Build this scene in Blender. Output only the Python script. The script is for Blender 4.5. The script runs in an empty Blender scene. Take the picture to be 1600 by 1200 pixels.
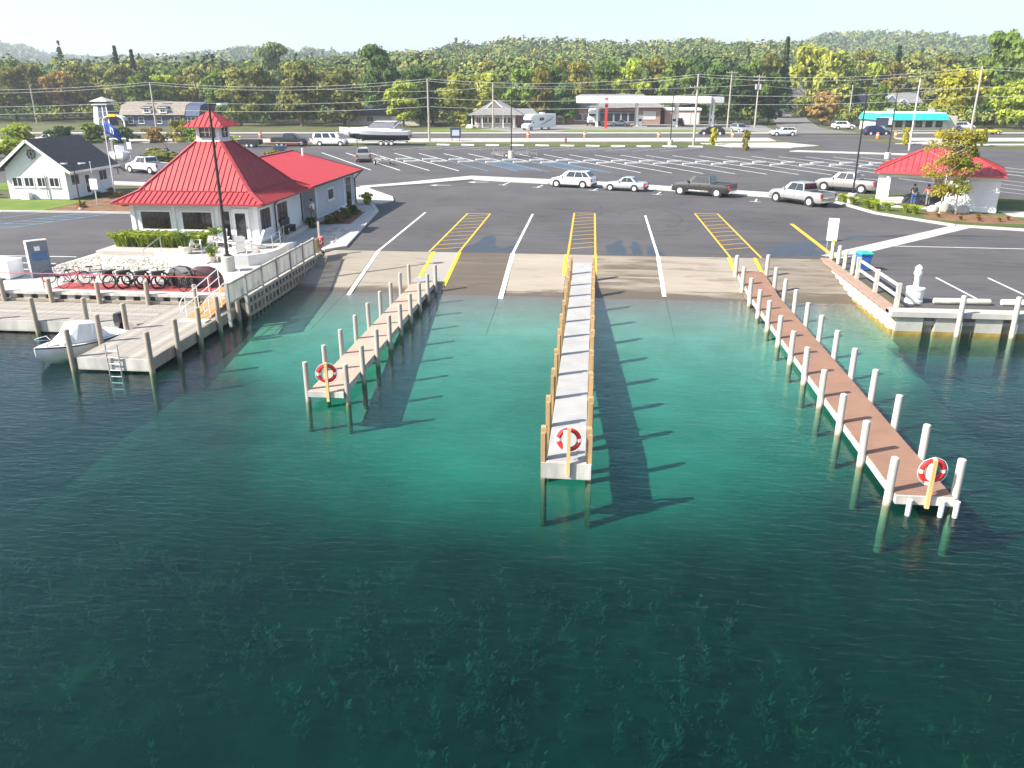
import bpy, math, random
import numpy as np
from mathutils import Vector, Matrix
random.seed(7)
R = math.radians
sc = bpy.context.scene
COL = sc.collection
# ------------------------------------------------------------------ camera, sky, sun, exposure
cam_d = bpy.data.cameras.new("camera"); cam = bpy.data.objects.new("camera", cam_d); COL.objects.link(cam)
cam.location = (0, 0, 10.75)
cam.rotation_euler = (R(90 - 20.14), 0, R(5.71))
cam_d.sensor_width = 36; cam_d.lens = 28.35; cam_d.clip_start = 0.5; cam_d.clip_end = 12000
sc.camera = cam
SUN_EL, SUN_AZ = 39.0, 26.0          # shadows fall towards +x, turned 26 degrees to +y
sx, sy = -math.cos(R(SUN_AZ)), -math.sin(R(SUN_AZ))
w = bpy.data.worlds.new("World"); sc.world = w; w.use_nodes = True
nt = w.node_tree; nt.nodes.clear()
sky = nt.nodes.new("ShaderNodeTexSky"); sky.sky_type = 'NISHITA'; sky.sun_disc = False
sky.sun_elevation = R(SUN_EL); sky.sun_rotation = math.atan2(sx, sy)
sky.altitude = 200; sky.air_density = 1.0; sky.dust_density = 1.6; sky.ozone_density = 1.0
bg = nt.nodes.new("ShaderNodeBackground"); bg.inputs[1].default_value = 0.105
wo = nt.nodes.new("ShaderNodeOutputWorld")
nt.links.new(sky.outputs[0], bg.inputs[0]); nt.links.new(bg.outputs[0], wo.inputs[0])
sun_d = bpy.data.lights.new("sun", 'SUN'); sun_d.energy = 5.0; sun_d.angle = R(0.53); sun_d.color = (1.0, 0.95, 0.86)
sun = bpy.data.objects.new("sun", sun_d); COL.objects.link(sun); sun.location = (-60, -30, 60)
sd = Vector((-sx * math.cos(R(SUN_EL)), -sy * math.cos(R(SUN_EL)), -math.sin(R(SUN_EL))))
sun.rotation_euler = sd.to_track_quat('-Z', 'Y').to_euler()
sc.view_settings.view_transform = 'Standard'; sc.view_settings.look = 'None'
sc.view_settings.exposure = 1.1; sc.view_settings.gamma = 1.0
sc.cycles.use_denoising = True
sc.cycles.max_bounces = 8; sc.cycles.diffuse_bounces = 3; sc.cycles.glossy_bounces = 3
sc.cycles.transmission_bounces = 4; sc.cycles.transparent_max_bounces = 12; sc.cycles.volume_bounces = 1
sc.cycles.caustics_reflective = False; sc.cycles.caustics_refractive = False
sc.cycles.sample_clamp_indirect = 6

# ------------------------------------------------------------------ helpers
MATS = {}
def nodes_of(name):
    m = bpy.data.materials.new(name); m.use_nodes = True
    n = m.node_tree; b = n.nodes["Principled BSDF"]
    return m, n, b
def M(name, col=(.5, .5, .5), rough=.6, metal=0.0, var=.12, scale=3.0, bump=0.0, bscale=None, spec=.5, coord='Object', stretch=(1, 1, 1), col2=None, coat=0.0):
    """plain procedural material: noise between two tones, optional bump"""
    if name in MATS: return MATS[name]
    m, n, b = nodes_of(name)
    tc = n.nodes.new("ShaderNodeTexCoord"); mp = n.nodes.new("ShaderNodeMapping")
    mp.inputs['Scale'].default_value = stretch
    if coord == 'World':
        g = n.nodes.new("ShaderNodeNewGeometry"); n.links.new(g.outputs['Position'], mp.inputs[0])
    else:
        n.links.new(tc.outputs[coord], mp.inputs[0])
    ns = n.nodes.new("ShaderNodeTexNoise"); ns.inputs['Scale'].default_value = scale; ns.inputs['Detail'].default_value = 5
    n.links.new(mp.outputs[0], ns.inputs['Vector'])
    rp = n.nodes.new("ShaderNodeValToRGB"); rp.color_ramp.elements[0].position = .3; rp.color_ramp.elements[1].position = .7
    c2 = col2 if col2 else tuple(min(1, c * (1 + var)) for c in col)
    c1 = col if col2 else tuple(c * (1 - var) for c in col)
    rp.color_ramp.elements[0].color = (*c1, 1); rp.color_ramp.elements[1].color = (*c2, 1)
    n.links.new(ns.outputs[0], rp.inputs[0]); n.links.new(rp.outputs[0], b.inputs['Base Color'])
    b.inputs['Roughness'].default_value = rough; b.inputs['Metallic'].default_value = metal
    b.inputs['Specular IOR Level'].default_value = spec; b.inputs['Coat Weight'].default_value = coat
    if bump:
        n2 = n.nodes.new("ShaderNodeTexNoise"); n2.inputs['Scale'].default_value = bscale or scale * 6; n2.inputs['Detail'].default_value = 4
        n.links.new(mp.outputs[0], n2.inputs['Vector'])
        bp = n.nodes.new("ShaderNodeBump"); bp.inputs['Strength'].default_value = bump; bp.inputs['Distance'].default_value = .02
        n.links.new(n2.outputs[0], bp.inputs['Height']); n.links.new(bp.outputs[0], b.inputs['Normal'])
    MATS[name] = m
    return m

class MB:
    def __init__(s): s.v = []; s.f = []
    def add(s, vs, fs):
        o = len(s.v); s.v += [tuple(a) for a in vs]; s.f += [tuple(i + o for i in f) for f in fs]; return s
    def box(s, x0, x1, y0, y1, z0, z1):
        return s.add([(x0, y0, z0), (x1, y0, z0), (x1, y1, z0), (x0, y1, z0), (x0, y0, z1), (x1, y0, z1), (x1, y1, z1), (x0, y1, z1)],
                     [(0, 3, 2, 1), (4, 5, 6, 7), (0, 1, 5, 4), (1, 2, 6, 5), (2, 3, 7, 6), (3, 0, 4, 7)])
    def obox(s, c, size, m):
        m = m.to_3x3(); c = Vector(c); a, b_, d = (q / 2 for q in size); vs = []
        for z in (-d, d):
            for x, y in ((-a, -b_), (a, -b_), (a, b_), (-a, b_)): vs.append(c + m @ Vector((x, y, z)))
        return s.add(vs, [(0, 3, 2, 1), (4, 5, 6, 7), (0, 1, 5, 4), (1, 2, 6, 5), (2, 3, 7, 6), (3, 0, 4, 7)])
    def bar(s, p0, p1, wd, hd):
        """rectangular bar from p0 to p1"""
        p0, p1 = Vector(p0), Vector(p1); d = (p1 - p0); L = d.length; d.normalize()
        up = Vector((0, 0, 1)) if abs(d.z) < .95 else Vector((0, 1, 0))
        sd_ = d.cross(up).normalized(); u = sd_.cross(d)
        m = Matrix((d, sd_, u)).transposed()
        return s.obox((p0 + p1) / 2, (L, wd, hd), m)
    def cyl(s, p0, p1, r0, r1=None, n=10, caps=True):
        r1 = r0 if r1 is None else r1
        p0, p1 = Vector(p0), Vector(p1); d = (p1 - p0).normalized()
        up = Vector((0, 0, 1)) if abs(d.z) < .95 else Vector((1, 0, 0))
        a = d.cross(up).normalized(); b = d.cross(a); vs = []
        for p, r in ((p0, r0), (p1, r1)):
            for i in range(n):
                t = 2 * math.pi * i / n; vs.append(p + a * (r * math.cos(t)) + b * (r * math.sin(t)))
        fs = [(i, (i + 1) % n, n + (i + 1) % n, n + i) for i in range(n)]
        if caps: fs += [tuple(range(n - 1, -1, -1)), tuple(range(n, 2 * n))]
        return s.add(vs, fs)
    def tube(s, pts, r, n=6):
        for a, b in zip(pts[:-1], pts[1:]): s.cyl(a, b, r, r, n)
        return s
    def loft(s, rings, caps=True, closed=True):
        n = len(rings[0]); vs = [p for r in rings for p in r]; fs = []
        for k in range(len(rings) - 1):
            for i in range(n if closed else n - 1):
                j = (i + 1) % n; fs.append((k * n + i, k * n + j, (k + 1) * n + j, (k + 1) * n + i))
        if caps and closed: fs += [tuple(range(n - 1, -1, -1)), tuple(range((len(rings) - 1) * n, len(rings) * n))]
        return s.add(vs, fs)
    def lathe(s, prof, c=(0, 0, 0), n=16, axis='z'):
        rings = []
        for r, z in prof:
            ring = []
            for i in range(n):
                t = 2 * math.pi * i / n; a, b = r * math.cos(t), r * math.sin(t)
                ring.append((c[0] + a, c[1] + b, c[2] + z) if axis == 'z' else ((c[0] + a, c[1] + z, c[2] + b) if axis == 'y' else (c[0] + z, c[1] + a, c[2] + b)))
            rings.append(ring)
        return s.loft(rings)
    def prism(s, pts, z0, z1):
        n = len(pts); zf0 = z0 if callable(z0) else (lambda x, y: z0); zf1 = z1 if callable(z1) else (lambda x, y: z1)
        vs = [(x, y, zf0(x, y)) for x, y in pts] + [(x, y, zf1(x, y)) for x, y in pts]
        return s.add(vs, [tuple(range(n - 1, -1, -1)), tuple(range(n, 2 * n))] + [(i, (i + 1) % n, n + (i + 1) % n, n + i) for i in range(n)])
    def quad(s, *p): return s.add(p, [tuple(range(len(p)))])
    def torus(s, c, rad, r, axis='y', n=18, k=6, a0=0, a1=2 * math.pi):
        rings = []; full = abs(a1 - a0 - 2 * math.pi) < 1e-6; nn = n if full else n + 1
        for i in range(nn):
            t = a0 + (a1 - a0) * i / n; ring = []
            for j in range(k):
                q = 2 * math.pi * j / k; rr = rad + r * math.cos(q); h = r * math.sin(q); a, b = rr * math.cos(t), rr * math.sin(t)
                ring.append((c[0] + a, c[1] + h, c[2] + b) if axis == 'y' else ((c[0] + h, c[1] + a, c[2] + b) if axis == 'x' else (c[0] + a, c[1] + b, c[2] + h)))
            rings.append(ring)
        if full: rings.append(rings[0])
        return s.loft(rings, caps=not full)
    def mesh(s, name, smooth=False, fix=True):
        me = bpy.data.meshes.new(name); me.from_pydata([tuple(p) for p in s.v], [], s.f); me.validate()
        if fix:
            import bmesh
            bm = bmesh.new(); bm.from_mesh(me); bmesh.ops.recalc_face_normals(bm, faces=bm.faces); bm.to_mesh(me); bm.free()
        if smooth:
            me.shade_smooth(); me.set_sharp_from_angle(angle=R(38))
        return me

def tag(o, label=None, cat=None, group=None, kind=None):
    if label: o['label'] = label
    if cat: o['category'] = cat
    if group: o['group'] = group
    if kind: o['kind'] = kind
    return o
def O(name, mb, mat, parent=None, smooth=False, loc=(0, 0, 0), rz=0, label=None, cat=None, group=None, kind=None, fix=True):
    me = mb.mesh(name, smooth, fix) if isinstance(mb, MB) else mb
    o = bpy.data.objects.new(name, me); COL.objects.link(o)
    if mat is not None and not me.materials: me.materials.append(mat)
    o.location = loc; o.rotation_euler = (0, 0, rz)
    if parent is not None: o.parent = parent
    return tag(o, label, cat, group, kind)
def T(name, label, cat, loc=(0, 0, 0), rz=0, group=None):
    o = bpy.data.objects.new(name, None); COL.objects.link(o); o.empty_display_size = .3
    o.location = loc; o.rotation_euler = (0, 0, rz)
    return tag(o, label, cat, group)
def copy_tree(o, parent=None):
    c = o.copy(); COL.objects.link(c); c.parent = parent
    for ch in list(o.children): copy_tree(ch, c)
    return c
def dup(root, loc, rz, label, group=None, scale=None):
    c = copy_tree(root); c.location = loc; c.rotation_euler = (0, 0, rz); c['label'] = label
    if group: c['group'] = group
    if scale: c.scale = scale
    return c
def lerp(a, b, t): return a + (b - a) * t
def sstep(a, b, x):
    t = min(1, max(0, (x - a) / (b - a))); return t * t * (3 - 2 * t)

# ------------------------------------------------------------------ ground heights
def gz(y): return 1.0 if y <= 88 else (1.0 + (y - 88) / 62 * 1.5 if y < 150 else 2.5)
def sheet(name, polys, off, mat, parent=None, label=None, kind=None, zf=None, thick=0):
    """flat sheet(s) draped over the ground, cut at the breaks of slope; thick > 0 gives a raised slab with sides"""
    import bmesh
    bm = bmesh.new()
    for pts in polys:
        vs = [bm.verts.new((x, y, 0)) for x, y in pts]; bm.faces.new(vs)
    bmesh.ops.recalc_face_normals(bm, faces=bm.faces)
    for f in bm.faces:
        if f.normal.z < 0: f.normal_flip()
    for by in (88, 150):
        bmesh.ops.bisect_plane(bm, geom=bm.verts[:] + bm.edges[:] + bm.faces[:], plane_co=(0, by, 0), plane_no=(0, 1, 0))
    z = zf or (lambda x, y: gz(y))
    if thick:
        r = bmesh.ops.extrude_face_region(bm, geom=bm.faces[:])
        top = [e for e in r['geom'] if isinstance(e, bmesh.types.BMVert)]
        tops = set(top)
        for v in bm.verts: v.co.z = z(v.co.x, v.co.y) + (off + thick if v in tops else off - .02)
        bmesh.ops.recalc_face_normals(bm, faces=bm.faces)
    else:
        for v in bm.verts: v.co.z = z(v.co.x, v.co.y) + off
    me = bpy.data.meshes.new(name); bm.to_mesh(me); bm.free()
    o = O(name, me, mat, parent); tag(o, label, None, None, kind)
    return o
def line_poly(a, b, wd):
    a, b = Vector(a), Vector(b); d = (b - a).normalized(); n = Vector((-d.y, d.x)) * wd / 2
    return [tuple(a + n), tuple(b + n), tuple(b - n), tuple(a - n)]
def pline(pts, wd):
    """polyline strip as one list of quads"""
    return [line_poly(a, b, wd) for a, b in zip(pts[:-1], pts[1:])]
def rect(x0, x1, y0, y1): return [(x0, y0), (x1, y0), (x1, y1), (x0, y1)]
# ------------------------------------------------------------------ ground materials
def ramp_node(n, fac, stops):
    r = n.nodes.new("ShaderNodeValToRGB"); e = r.color_ramp.elements
    while len(e) < len(stops): e.new(.5)
    for q, (p, c) in zip(e, stops): q.position = p; q.color = (*c, 1) if len(c) == 3 else c
    n.links.new(fac, r.inputs[0]); return r
def noise(n, scale, detail=5, rough=.55, stretch=(1, 1, 1), rot=0, dist=0):
    g = n.nodes.new("ShaderNodeNewGeometry"); mp = n.nodes.new("ShaderNodeMapping"); mp.inputs['Scale'].default_value = stretch
    mp.inputs['Rotation'].default_value = (0, 0, rot)
    n.links.new(g.outputs['Position'], mp.inputs[0]); t = n.nodes.new("ShaderNodeTexNoise")
    t.inputs['Scale'].default_value = scale; t.inputs['Detail'].default_value = detail; t.inputs['Roughness'].default_value = rough
    t.inputs['Distortion'].default_value = dist
    n.links.new(mp.outputs[0], t.inputs['Vector']); return t
def mixc(n, fac, a, b, mode='MIX'):
    m = n.nodes.new("ShaderNodeMix"); m.data_type = 'RGBA'; m.blend_type = mode
    for s, x in ((0, fac), (6, a), (7, b)):
        if isinstance(x, (int, float)): m.inputs[s].default_value = x
        elif isinstance(x, tuple): m.inputs[s].default_value = (*x, 1)
        else: n.links.new(x, m.inputs[s])
    return m.outputs[2]
def ground_mat(name, stops, scale, fine=30, fine_amt=.35, rough=.9, bump=.3, stretch=(1, 1, 1), rot=0, spec=.3, extra=None):
    m, n, b = nodes_of(name)
    a = noise(n, scale, 6, .6, stretch, rot); c = ramp_node(n, a.outputs[0], stops).outputs[0]
    f = noise(n, fine, 3, .6); fr = ramp_node(n, f.outputs[0], [(.25, (1 - fine_amt,) * 3), (.75, (1 + fine_amt * .6,) * 3)])
    c = mixc(n, 1.0, c, fr.outputs[0], 'MULTIPLY')
    if extra: c = extra(n, c, b)
    n.links.new(c, b.inputs['Base Color']); b.inputs['Roughness'].default_value = rough; b.inputs['Specular IOR Level'].default_value = spec
    if bump:
        bp = n.nodes.new("ShaderNodeBump"); bp.inputs['Strength'].default_value = bump; bp.inputs['Distance'].default_value = .03
        n.links.new(f.outputs[0], bp.inputs['Height']); n.links.new(bp.outputs[0], b.inputs['Normal'])
    MATS[name] = m; return m
def tyre_marks(n, c, b):
    w_ = noise(n, .5, 3, .5, (.18, 1, 1), .5, 1.5)
    k = ramp_node(n, w_.outputs[0], [(.46, (1, 1, 1)), (.5, (.72, .72, .74)), (.54, (1, 1, 1))])
    return mixc(n, .9, c, mixc(n, 1.0, c, k.outputs[0], 'MULTIPLY'))
ASPH = ground_mat("asphalt", [(.3, (.074, .069, .071)), (.55, (.098, .091, .091)), (.75, (.122, .112, .108))], .12, 45, .3, .8, .25, extra=tyre_marks, spec=.4)
ROADM = ground_mat("worn_asphalt", [(.3, (.075, .07, .068)), (.7, (.11, .102, .097))], .15, 40, .3, .85, .2, (.2, 1, 1))
GRASS = ground_mat("grass", [(.25, (.06, .085, .02)), (.5, (.095, .13, .028)), (.75, (.16, .165, .05))], .35, 14, .5, .95, .8)
FIELD = ground_mat("rough_grass", [(.3, (.07, .09, .028)), (.6, (.13, .125, .05)), (.8, (.19, .16, .08))], .2, 8, .5, .95, .8)
CONC = ground_mat("pale_concrete", [(.3, (.43, .41, .375)), (.7, (.57, .55, .51))], .4, 25, .18, .85, .15)
SIDEW = ground_mat("sidewalk_concrete", [(.3, (.42, .385, .34)), (.7, (.56, .52, .47))], .4, 25, .2, .85, .15)
MULCH = ground_mat("bark_mulch", [(.3, (.16, .085, .045)), (.7, (.28, .16, .09))], 1.2, 12, .5, .95, .9)
FORESTG = ground_mat("forest_floor", [(.3, (.03, .045, .012)), (.7, (.07, .075, .025))], .05, 1, .5, .95, 0)
# ------------------------------------------------------------------ lake bed and water
BED = [(60, .9), (50.2, .9), (43.2, -.07), (38.5, -.36), (36.9, -.452), (27.5, -1.12), (22, -1.42), (12, -1.95), (0, -2.9), (-40, -6), (-300, -7)]
def bedz(x, y):
    for (a, za), (b, zb) in zip(BED[:-1], BED[1:]):
        if y >= b: z = lerp(zb, za, (y - b) / (a - b)); break
    else: z = -7
    out = max(sstep(-16.6, -17.6, x) if x < -16.6 else 0, sstep(13.9, 15.0, x) if x > 13.9 else 0)
    z = lerp(z, min(z, -1.5 - .03 * abs(x)), out)
    if y < 27 or out > .5: z += .12 * math.sin(x * .7 + y * .4) * math.sin(y * .53 - x * .2)
    return z
xs = list(np.concatenate([np.arange(-300, -60, 30), np.arange(-60, -20, 2), np.arange(-20, 18, .6), np.arange(18, 60, 2), np.arange(60, 301, 30)]))
ys = list(np.concatenate([np.arange(-300, -20, 28), np.arange(-20, 20, 1.5), np.arange(20, 50.3, .8)]))
mb = MB(); mb.v = [(x, y, bedz(x, y)) for y in ys for x in xs]; nx = len(xs)
mb.f = [(j * nx + i, j * nx + i + 1, (j + 1) * nx + i + 1, (j + 1) * nx + i) for j in range(len(ys) - 1) for i in range(nx - 1)]
m, n, b = nodes_of("lake_bed")
g = n.nodes.new("ShaderNodeNewGeometry"); sp = n.nodes.new("ShaderNodeSeparateXYZ"); n.links.new(g.outputs['Position'], sp.inputs[0])
sand = ramp_node(n, noise(n, .35, 6, .6).outputs[0], [(.3, (.32, .29, .195)), (.7, (.47, .43, .315))]).outputs[0]
weed = ramp_node(n, noise(n, .7, 6, .75, (1, .45, 1)).outputs[0], [(.32, (.014, .028, .016)), (.6, (.035, .058, .026)), (.75, (.08, .105, .045))]).outputs[0]
silt = ramp_node(n, noise(n, .5, 6, .65).outputs[0], [(.3, (.065, .065, .042)), (.7, (.14, .13, .085))]).outputs[0]
def bmath(op, a, b_=None, c_=None, clamp=False):
    q = n.nodes.new("ShaderNodeMath"); q.operation = op; q.use_clamp = clamp
    for i_, x_ in enumerate((a, b_, c_)):
        if x_ is None: continue
        if isinstance(x_, (int, float)): q.inputs[i_].default_value = x_
        else: n.links.new(x_, q.inputs[i_])
    return q.outputs[0]
# sand scoured clean by launching boats between the docks, silt beside it, weed beds beyond the drop-off
ex = bmath('POWER', bmath('ABSOLUTE', bmath('DIVIDE', bmath('ADD', sp.outputs[0], 1.5), 13.5)), 2.0); ey = bmath('POWER', bmath('ABSOLUTE', bmath('DIVIDE', bmath('SUBTRACT', sp.outputs[1], 33.5), 14.5)), 2.0)
wn = noise(n, .14, 5, .6)
ny = n.nodes.new("ShaderNodeMapRange"); ny.interpolation_type = 'SMOOTHSTEP'; ny.inputs[1].default_value = 30; ny.inputs[2].default_value = 38; ny.inputs[3].default_value = .55; ny.inputs[4].default_value = 2.6; n.links.new(sp.outputs[1], ny.inputs[0])
dd = bmath('MULTIPLY_ADD', wn.outputs[0], 1.1, bmath('SUBTRACT', bmath('ADD', ex, ey), ny.outputs[0]))
mr1 = n.nodes.new("ShaderNodeMapRange"); mr1.interpolation_type = 'SMOOTHSTEP'; mr1.inputs[1].default_value = .35; mr1.inputs[2].default_value = 1.25; n.links.new(dd, mr1.inputs[0])
my = n.nodes.new("ShaderNodeMapRange"); my.interpolation_type = 'SMOOTHSTEP'; my.inputs[1].default_value = 25; my.inputs[2].default_value = 15; n.links.new(sp.outputs[1], my.inputs[0])
wf = bmath('MULTIPLY', my.outputs[0], bmath('MULTIPLY_ADD', noise(n, .22, 5, .6).outputs[0], 2.4, .3), clamp=True)
c = mixc(n, mr1.outputs[0], sand, silt); c = mixc(n, wf, c, weed)
n.links.new(c, b.inputs['Base Color']); b.inputs['Roughness'].default_value = 1; b.inputs['Specular IOR Level'].default_value = 0
O("lake_bed", mb, m, kind="structure", smooth=True, fix=False)

m = bpy.data.materials.new("lake_water"); m.use_nodes = True; n = m.node_tree; n.nodes.clear()
out = n.nodes.new("ShaderNodeOutputMaterial"); tr = n.nodes.new("ShaderNodeBsdfTransparent"); gl = n.nodes.new("ShaderNodeBsdfGlossy")
gl.inputs['Roughness'].default_value = .04
mx = n.nodes.new("ShaderNodeMixShader")
n1 = noise(n, 4.8, 3, .55, (.34, 1.0, 1), R(4), .6); n2 = noise(n, .55, 2, .5, (.5, 1, 1), R(-8)); n3 = noise(n, 7.0, 2, .5, (.5, 1, 1), R(9))
a1 = n.nodes.new("ShaderNodeMath"); a1.operation = 'MULTIPLY_ADD'; a1.inputs[1].default_value = 1.6; n.links.new(n2.outputs[0], a1.inputs[0]); n.links.new(n1.outputs[0], a1.inputs[2])
a2 = n.nodes.new("ShaderNodeMath"); a2.operation = 'MULTIPLY_ADD'; a2.inputs[1].default_value = .25; n.links.new(n3.outputs[0], a2.inputs[0]); n.links.new(a1.outputs[0], a2.inputs[2])
bp = n.nodes.new("ShaderNodeBump"); bp.inputs['Strength'].default_value = 1.0; bp.inputs['Distance'].default_value = .027
n.links.new(a2.outputs[0], bp.inputs['Height'])
n.links.new(bp.outputs[0], gl.inputs['Normal'])
# Schlick reflectance, the same from above and below, so that sunlight reaches the bed
gg = n.nodes.new("ShaderNodeNewGeometry"); dt = n.nodes.new("ShaderNodeVectorMath"); dt.operation = 'DOT_PRODUCT'
n.links.new(gg.outputs['Incoming'], dt.inputs[0]); n.links.new(bp.outputs[0], dt.inputs[1])
def mth(op, a, b=None, c=None):
    q = n.nodes.new("ShaderNodeMath"); q.operation = op
    for i, x in enumerate((a, b, c)):
        if x is None: continue
        if isinstance(x, (int, float)): q.inputs[i].default_value = x
        else: n.links.new(x, q.inputs[i])
    return q.outputs[0]
fres = mth('MULTIPLY_ADD', mth('POWER', mth('SUBTRACT', 1.0, mth('ABSOLUTE', dt.outputs['Value'])), 5.0), .98, .02)
n.links.new(fres, mx.inputs[0]); n.links.new(tr.outputs[0], mx.inputs[1]); n.links.new(gl.outputs[0], mx.inputs[2])
n.links.new(mx.outputs[0], out.inputs['Surface'])
va = n.nodes.new("ShaderNodeVolumeAbsorption"); va.inputs['Color'].default_value = (.03, .705, .68, 1); va.inputs['Density'].default_value = .86
vs_ = n.nodes.new("ShaderNodeVolumeScatter"); vs_.inputs['Color'].default_value = (.25, .75, .95, 1); vs_.inputs['Density'].default_value = .022; vs_.inputs['Anisotropy'].default_value = .2
av = n.nodes.new("ShaderNodeAddShader"); n.links.new(va.outputs[0], av.inputs[0]); n.links.new(vs_.outputs[0], av.inputs[1]); n.links.new(av.outputs[0], out.inputs['Volume'])
O("lake_water", MB().box(-300, 300, -300, 49, -9, 0), m, kind="structure")
# rooted water weeds on the deep bed
rng = np.random.default_rng(3); wv = []; 
for k in range(4200):
    x, y = rng.uniform(-30, 30), rng.uniform(2, 18)
    if math.sin(x * .45 + 1.3) + math.sin(y * .6 + x * .2) + rng.normal() * .9 < -.4: continue
    h = rng.uniform(.5, 1.5) * min(1, (24 - y) / 8) * .75; q = 26; t_ = rng.random(q); a = rng.uniform(0, 6.283, q); r_ = rng.uniform(.02, .16, q) * (1.1 - t_ * .7); ln = rng.normal(0, .15, 2)
    cen = np.stack([x + r_ * np.cos(a) + ln[0] * t_, y + r_ * np.sin(a) + ln[1] * t_, bedz(x, y) + h * t_], 1); u = np.stack([np.cos(a), np.sin(a), rng.uniform(.2, 1.2, q)], 1) * rng.uniform(.04, .1, q)[:, None]; v = np.stack([-np.sin(a), np.cos(a), np.zeros(q)], 1) * .022
    wv.append(np.stack([cen - v, cen + v, cen + u + v * .4, cen + u - v * .4], 1).reshape(-1, 3))
wv = np.concatenate(wv); me = bpy.data.meshes.new("water_weeds"); nq_ = len(wv)
me.vertices.add(nq_); me.vertices.foreach_set("co", wv.astype(np.float32).ravel()); me.loops.add(nq_); me.loops.foreach_set("vertex_index", np.arange(nq_, dtype=np.int32)); me.polygons.add(nq_ // 4); me.polygons.foreach_set("loop_start", np.arange(0, nq_, 4, dtype=np.int32)); me.update(calc_edges=True)
O("water_weeds", me, M("weed_green", (.034, .052, .022), .9, var=.4, scale=.6, coord='World'), kind="stuff", label="submerged feathery water weeds rooted on the deep lake bed")
# ------------------------------------------------------------------ land
sheet("ground", [[(-500, 37.6), (-17.0, 37.6), (-17.0, 50.2), (14.2, 50.2), (14.2, 38.0), (500, 38.0), (500, 205), (-500, 205)]], 0, FIELD, kind="structure")
def ramp_z(x, y): return 1.0 + (y - 50.2) * .143 if y > 43.2 else -.001 + (y - 43.2) * .07
RX = [-17.0, -13.7, -9.9, -8.3, -4.97, -1.5, .1, 4.05, 8.3, 9.8, 14.2]
def ramp_mat(name, dry, wet, amt):
    m, n, b = nodes_of(name)
    a = noise(n, .55, 6, .65, (.35, 1, 1), R(12)); d = ramp_node(n, a.outputs[0], [(.3, tuple(q * .82 for q in dry)), (.7, dry)]).outputs[0]
    s_ = noise(n, 1.1, 6, .7, (.16, 1.2, 1), R(14), .6)
    g = n.nodes.new("ShaderNodeNewGeometry"); sp = n.nodes.new("ShaderNodeSeparateXYZ"); n.links.new(g.outputs['Position'], sp.inputs[0])
    mr = n.nodes.new("ShaderNodeMapRange"); mr.inputs[1].default_value = 44.6; mr.inputs[2].default_value = 43.2; mr.inputs[3].default_value = 0; mr.inputs[4].default_value = .4
    n.links.new(sp.outputs[1], mr.inputs[0])
    ad = n.nodes.new("ShaderNodeMath"); ad.operation = 'ADD'; n.links.new(s_.outputs[0], ad.inputs[0]); n.links.new(mr.outputs[0], ad.inputs[1])
    f = ramp_node(n, ad.outputs[0], [(.62 - amt * .3, (0, 0, 0)), (.8 - amt * .3, (1, 1, 1))])
    c = mixc(n, f.outputs[0], d, wet)
    sed = ramp_node(n, noise(n, .35, 6, .6).outputs[0], [(.3, (.32, .29, .195)), (.7, (.47, .43, .315))]).outputs[0]      # silt settled below the waterline
    mz = n.nodes.new("ShaderNodeMapRange"); mz.inputs[1].default_value = 0; mz.inputs[2].default_value = -.42; mz.inputs[3].default_value = 0; mz.inputs[4].default_value = 1.0; n.links.new(sp.outputs[2], mz.inputs[0])
    c = mixc(n, mz.outputs[0], c, sed); n.links.new(c, b.inputs['Base Color'])
    rr = n.nodes.new("ShaderNodeMapRange"); rr.inputs[3].default_value = .85; rr.inputs[4].default_value = .45; n.links.new(f.outputs[0], rr.inputs[0]); n.links.new(rr.outputs[0], b.inputs['Roughness'])
    b.inputs['Specular IOR Level'].default_value = .2
    fb = noise(n, 30, 3); bp = n.nodes.new("ShaderNodeBump"); bp.inputs['Strength'].default_value = .25; bp.inputs['Distance'].default_value = .02
    n.links.new(fb.outputs[0], bp.inputs['Height']); n.links.new(bp.outputs[0], b.inputs['Normal'])
    return m
dry, wet = (.33, .285, .23), (.12, .096, .07)
lane_w = [(.15, dry), (.3, dry), (-.3, (.36, .33, .285)), (1.0, (.2, .165, .13)), (.05, (.37, .32, .26)), (.2, (.35, .31, .26)), (.8, (.33, .28, .22)), (.35, (.36, .31, .25)), (.15, dry), (.5, (.26, .22, .175))]
ramp = T("boat_ramp", "sloping concrete boat ramp running down into the lake between the docks", "boat ramp"); ramp['kind'] = "structure"
for i, (am, dc) in enumerate(lane_w):
    x0, x1 = RX[i] + .012, RX[i + 1] - .012; mb = MB()
    yy = [37.0, 39, 41, 43.2, 45, 47, 50.2]
    for a, c_ in zip(yy[:-1], yy[1:]):
        mb.add([(x0, a, ramp_z(0, a)), (x1, a, ramp_z(0, a)), (x1, c_ - .01, ramp_z(0, c_ - .01)), (x0, c_ - .01, ramp_z(0, c_ - .01)), (x0, a, ramp_z(0, a) - .3), (x1, a, ramp_z(0, a) - .3), (x1, c_ - .01, ramp_z(0, c_) - .3), (x0, c_ - .01, ramp_z(0, c_) - .3)],
               [(0, 1, 2, 3), (4, 7, 6, 5), (0, 4, 5, 1), (1, 5, 6, 2), (2, 6, 7, 3), (3, 7, 4, 0)])
    O("slab", mb, ramp_mat("ramp_concrete_%d" % i, dc, wet, am), ramp)
# asphalt
sheet("parking_lot", [[(-17.0, 50.25), (14.2, 50.25), (14.9, 38.9), (80, 38.9), (80, 133.2), (-100, 131.5), (-100, 84), (-25, 84), (-21.8, 75), (-18.5, 68), (-16.6, 52)],
                      [(-100, 39.5), (-31.6, 39.5), (-31.2, 43), (-30.8, 50), (-30.6, 64), (-100, 64)]], .004, ASPH, kind="structure")
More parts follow.
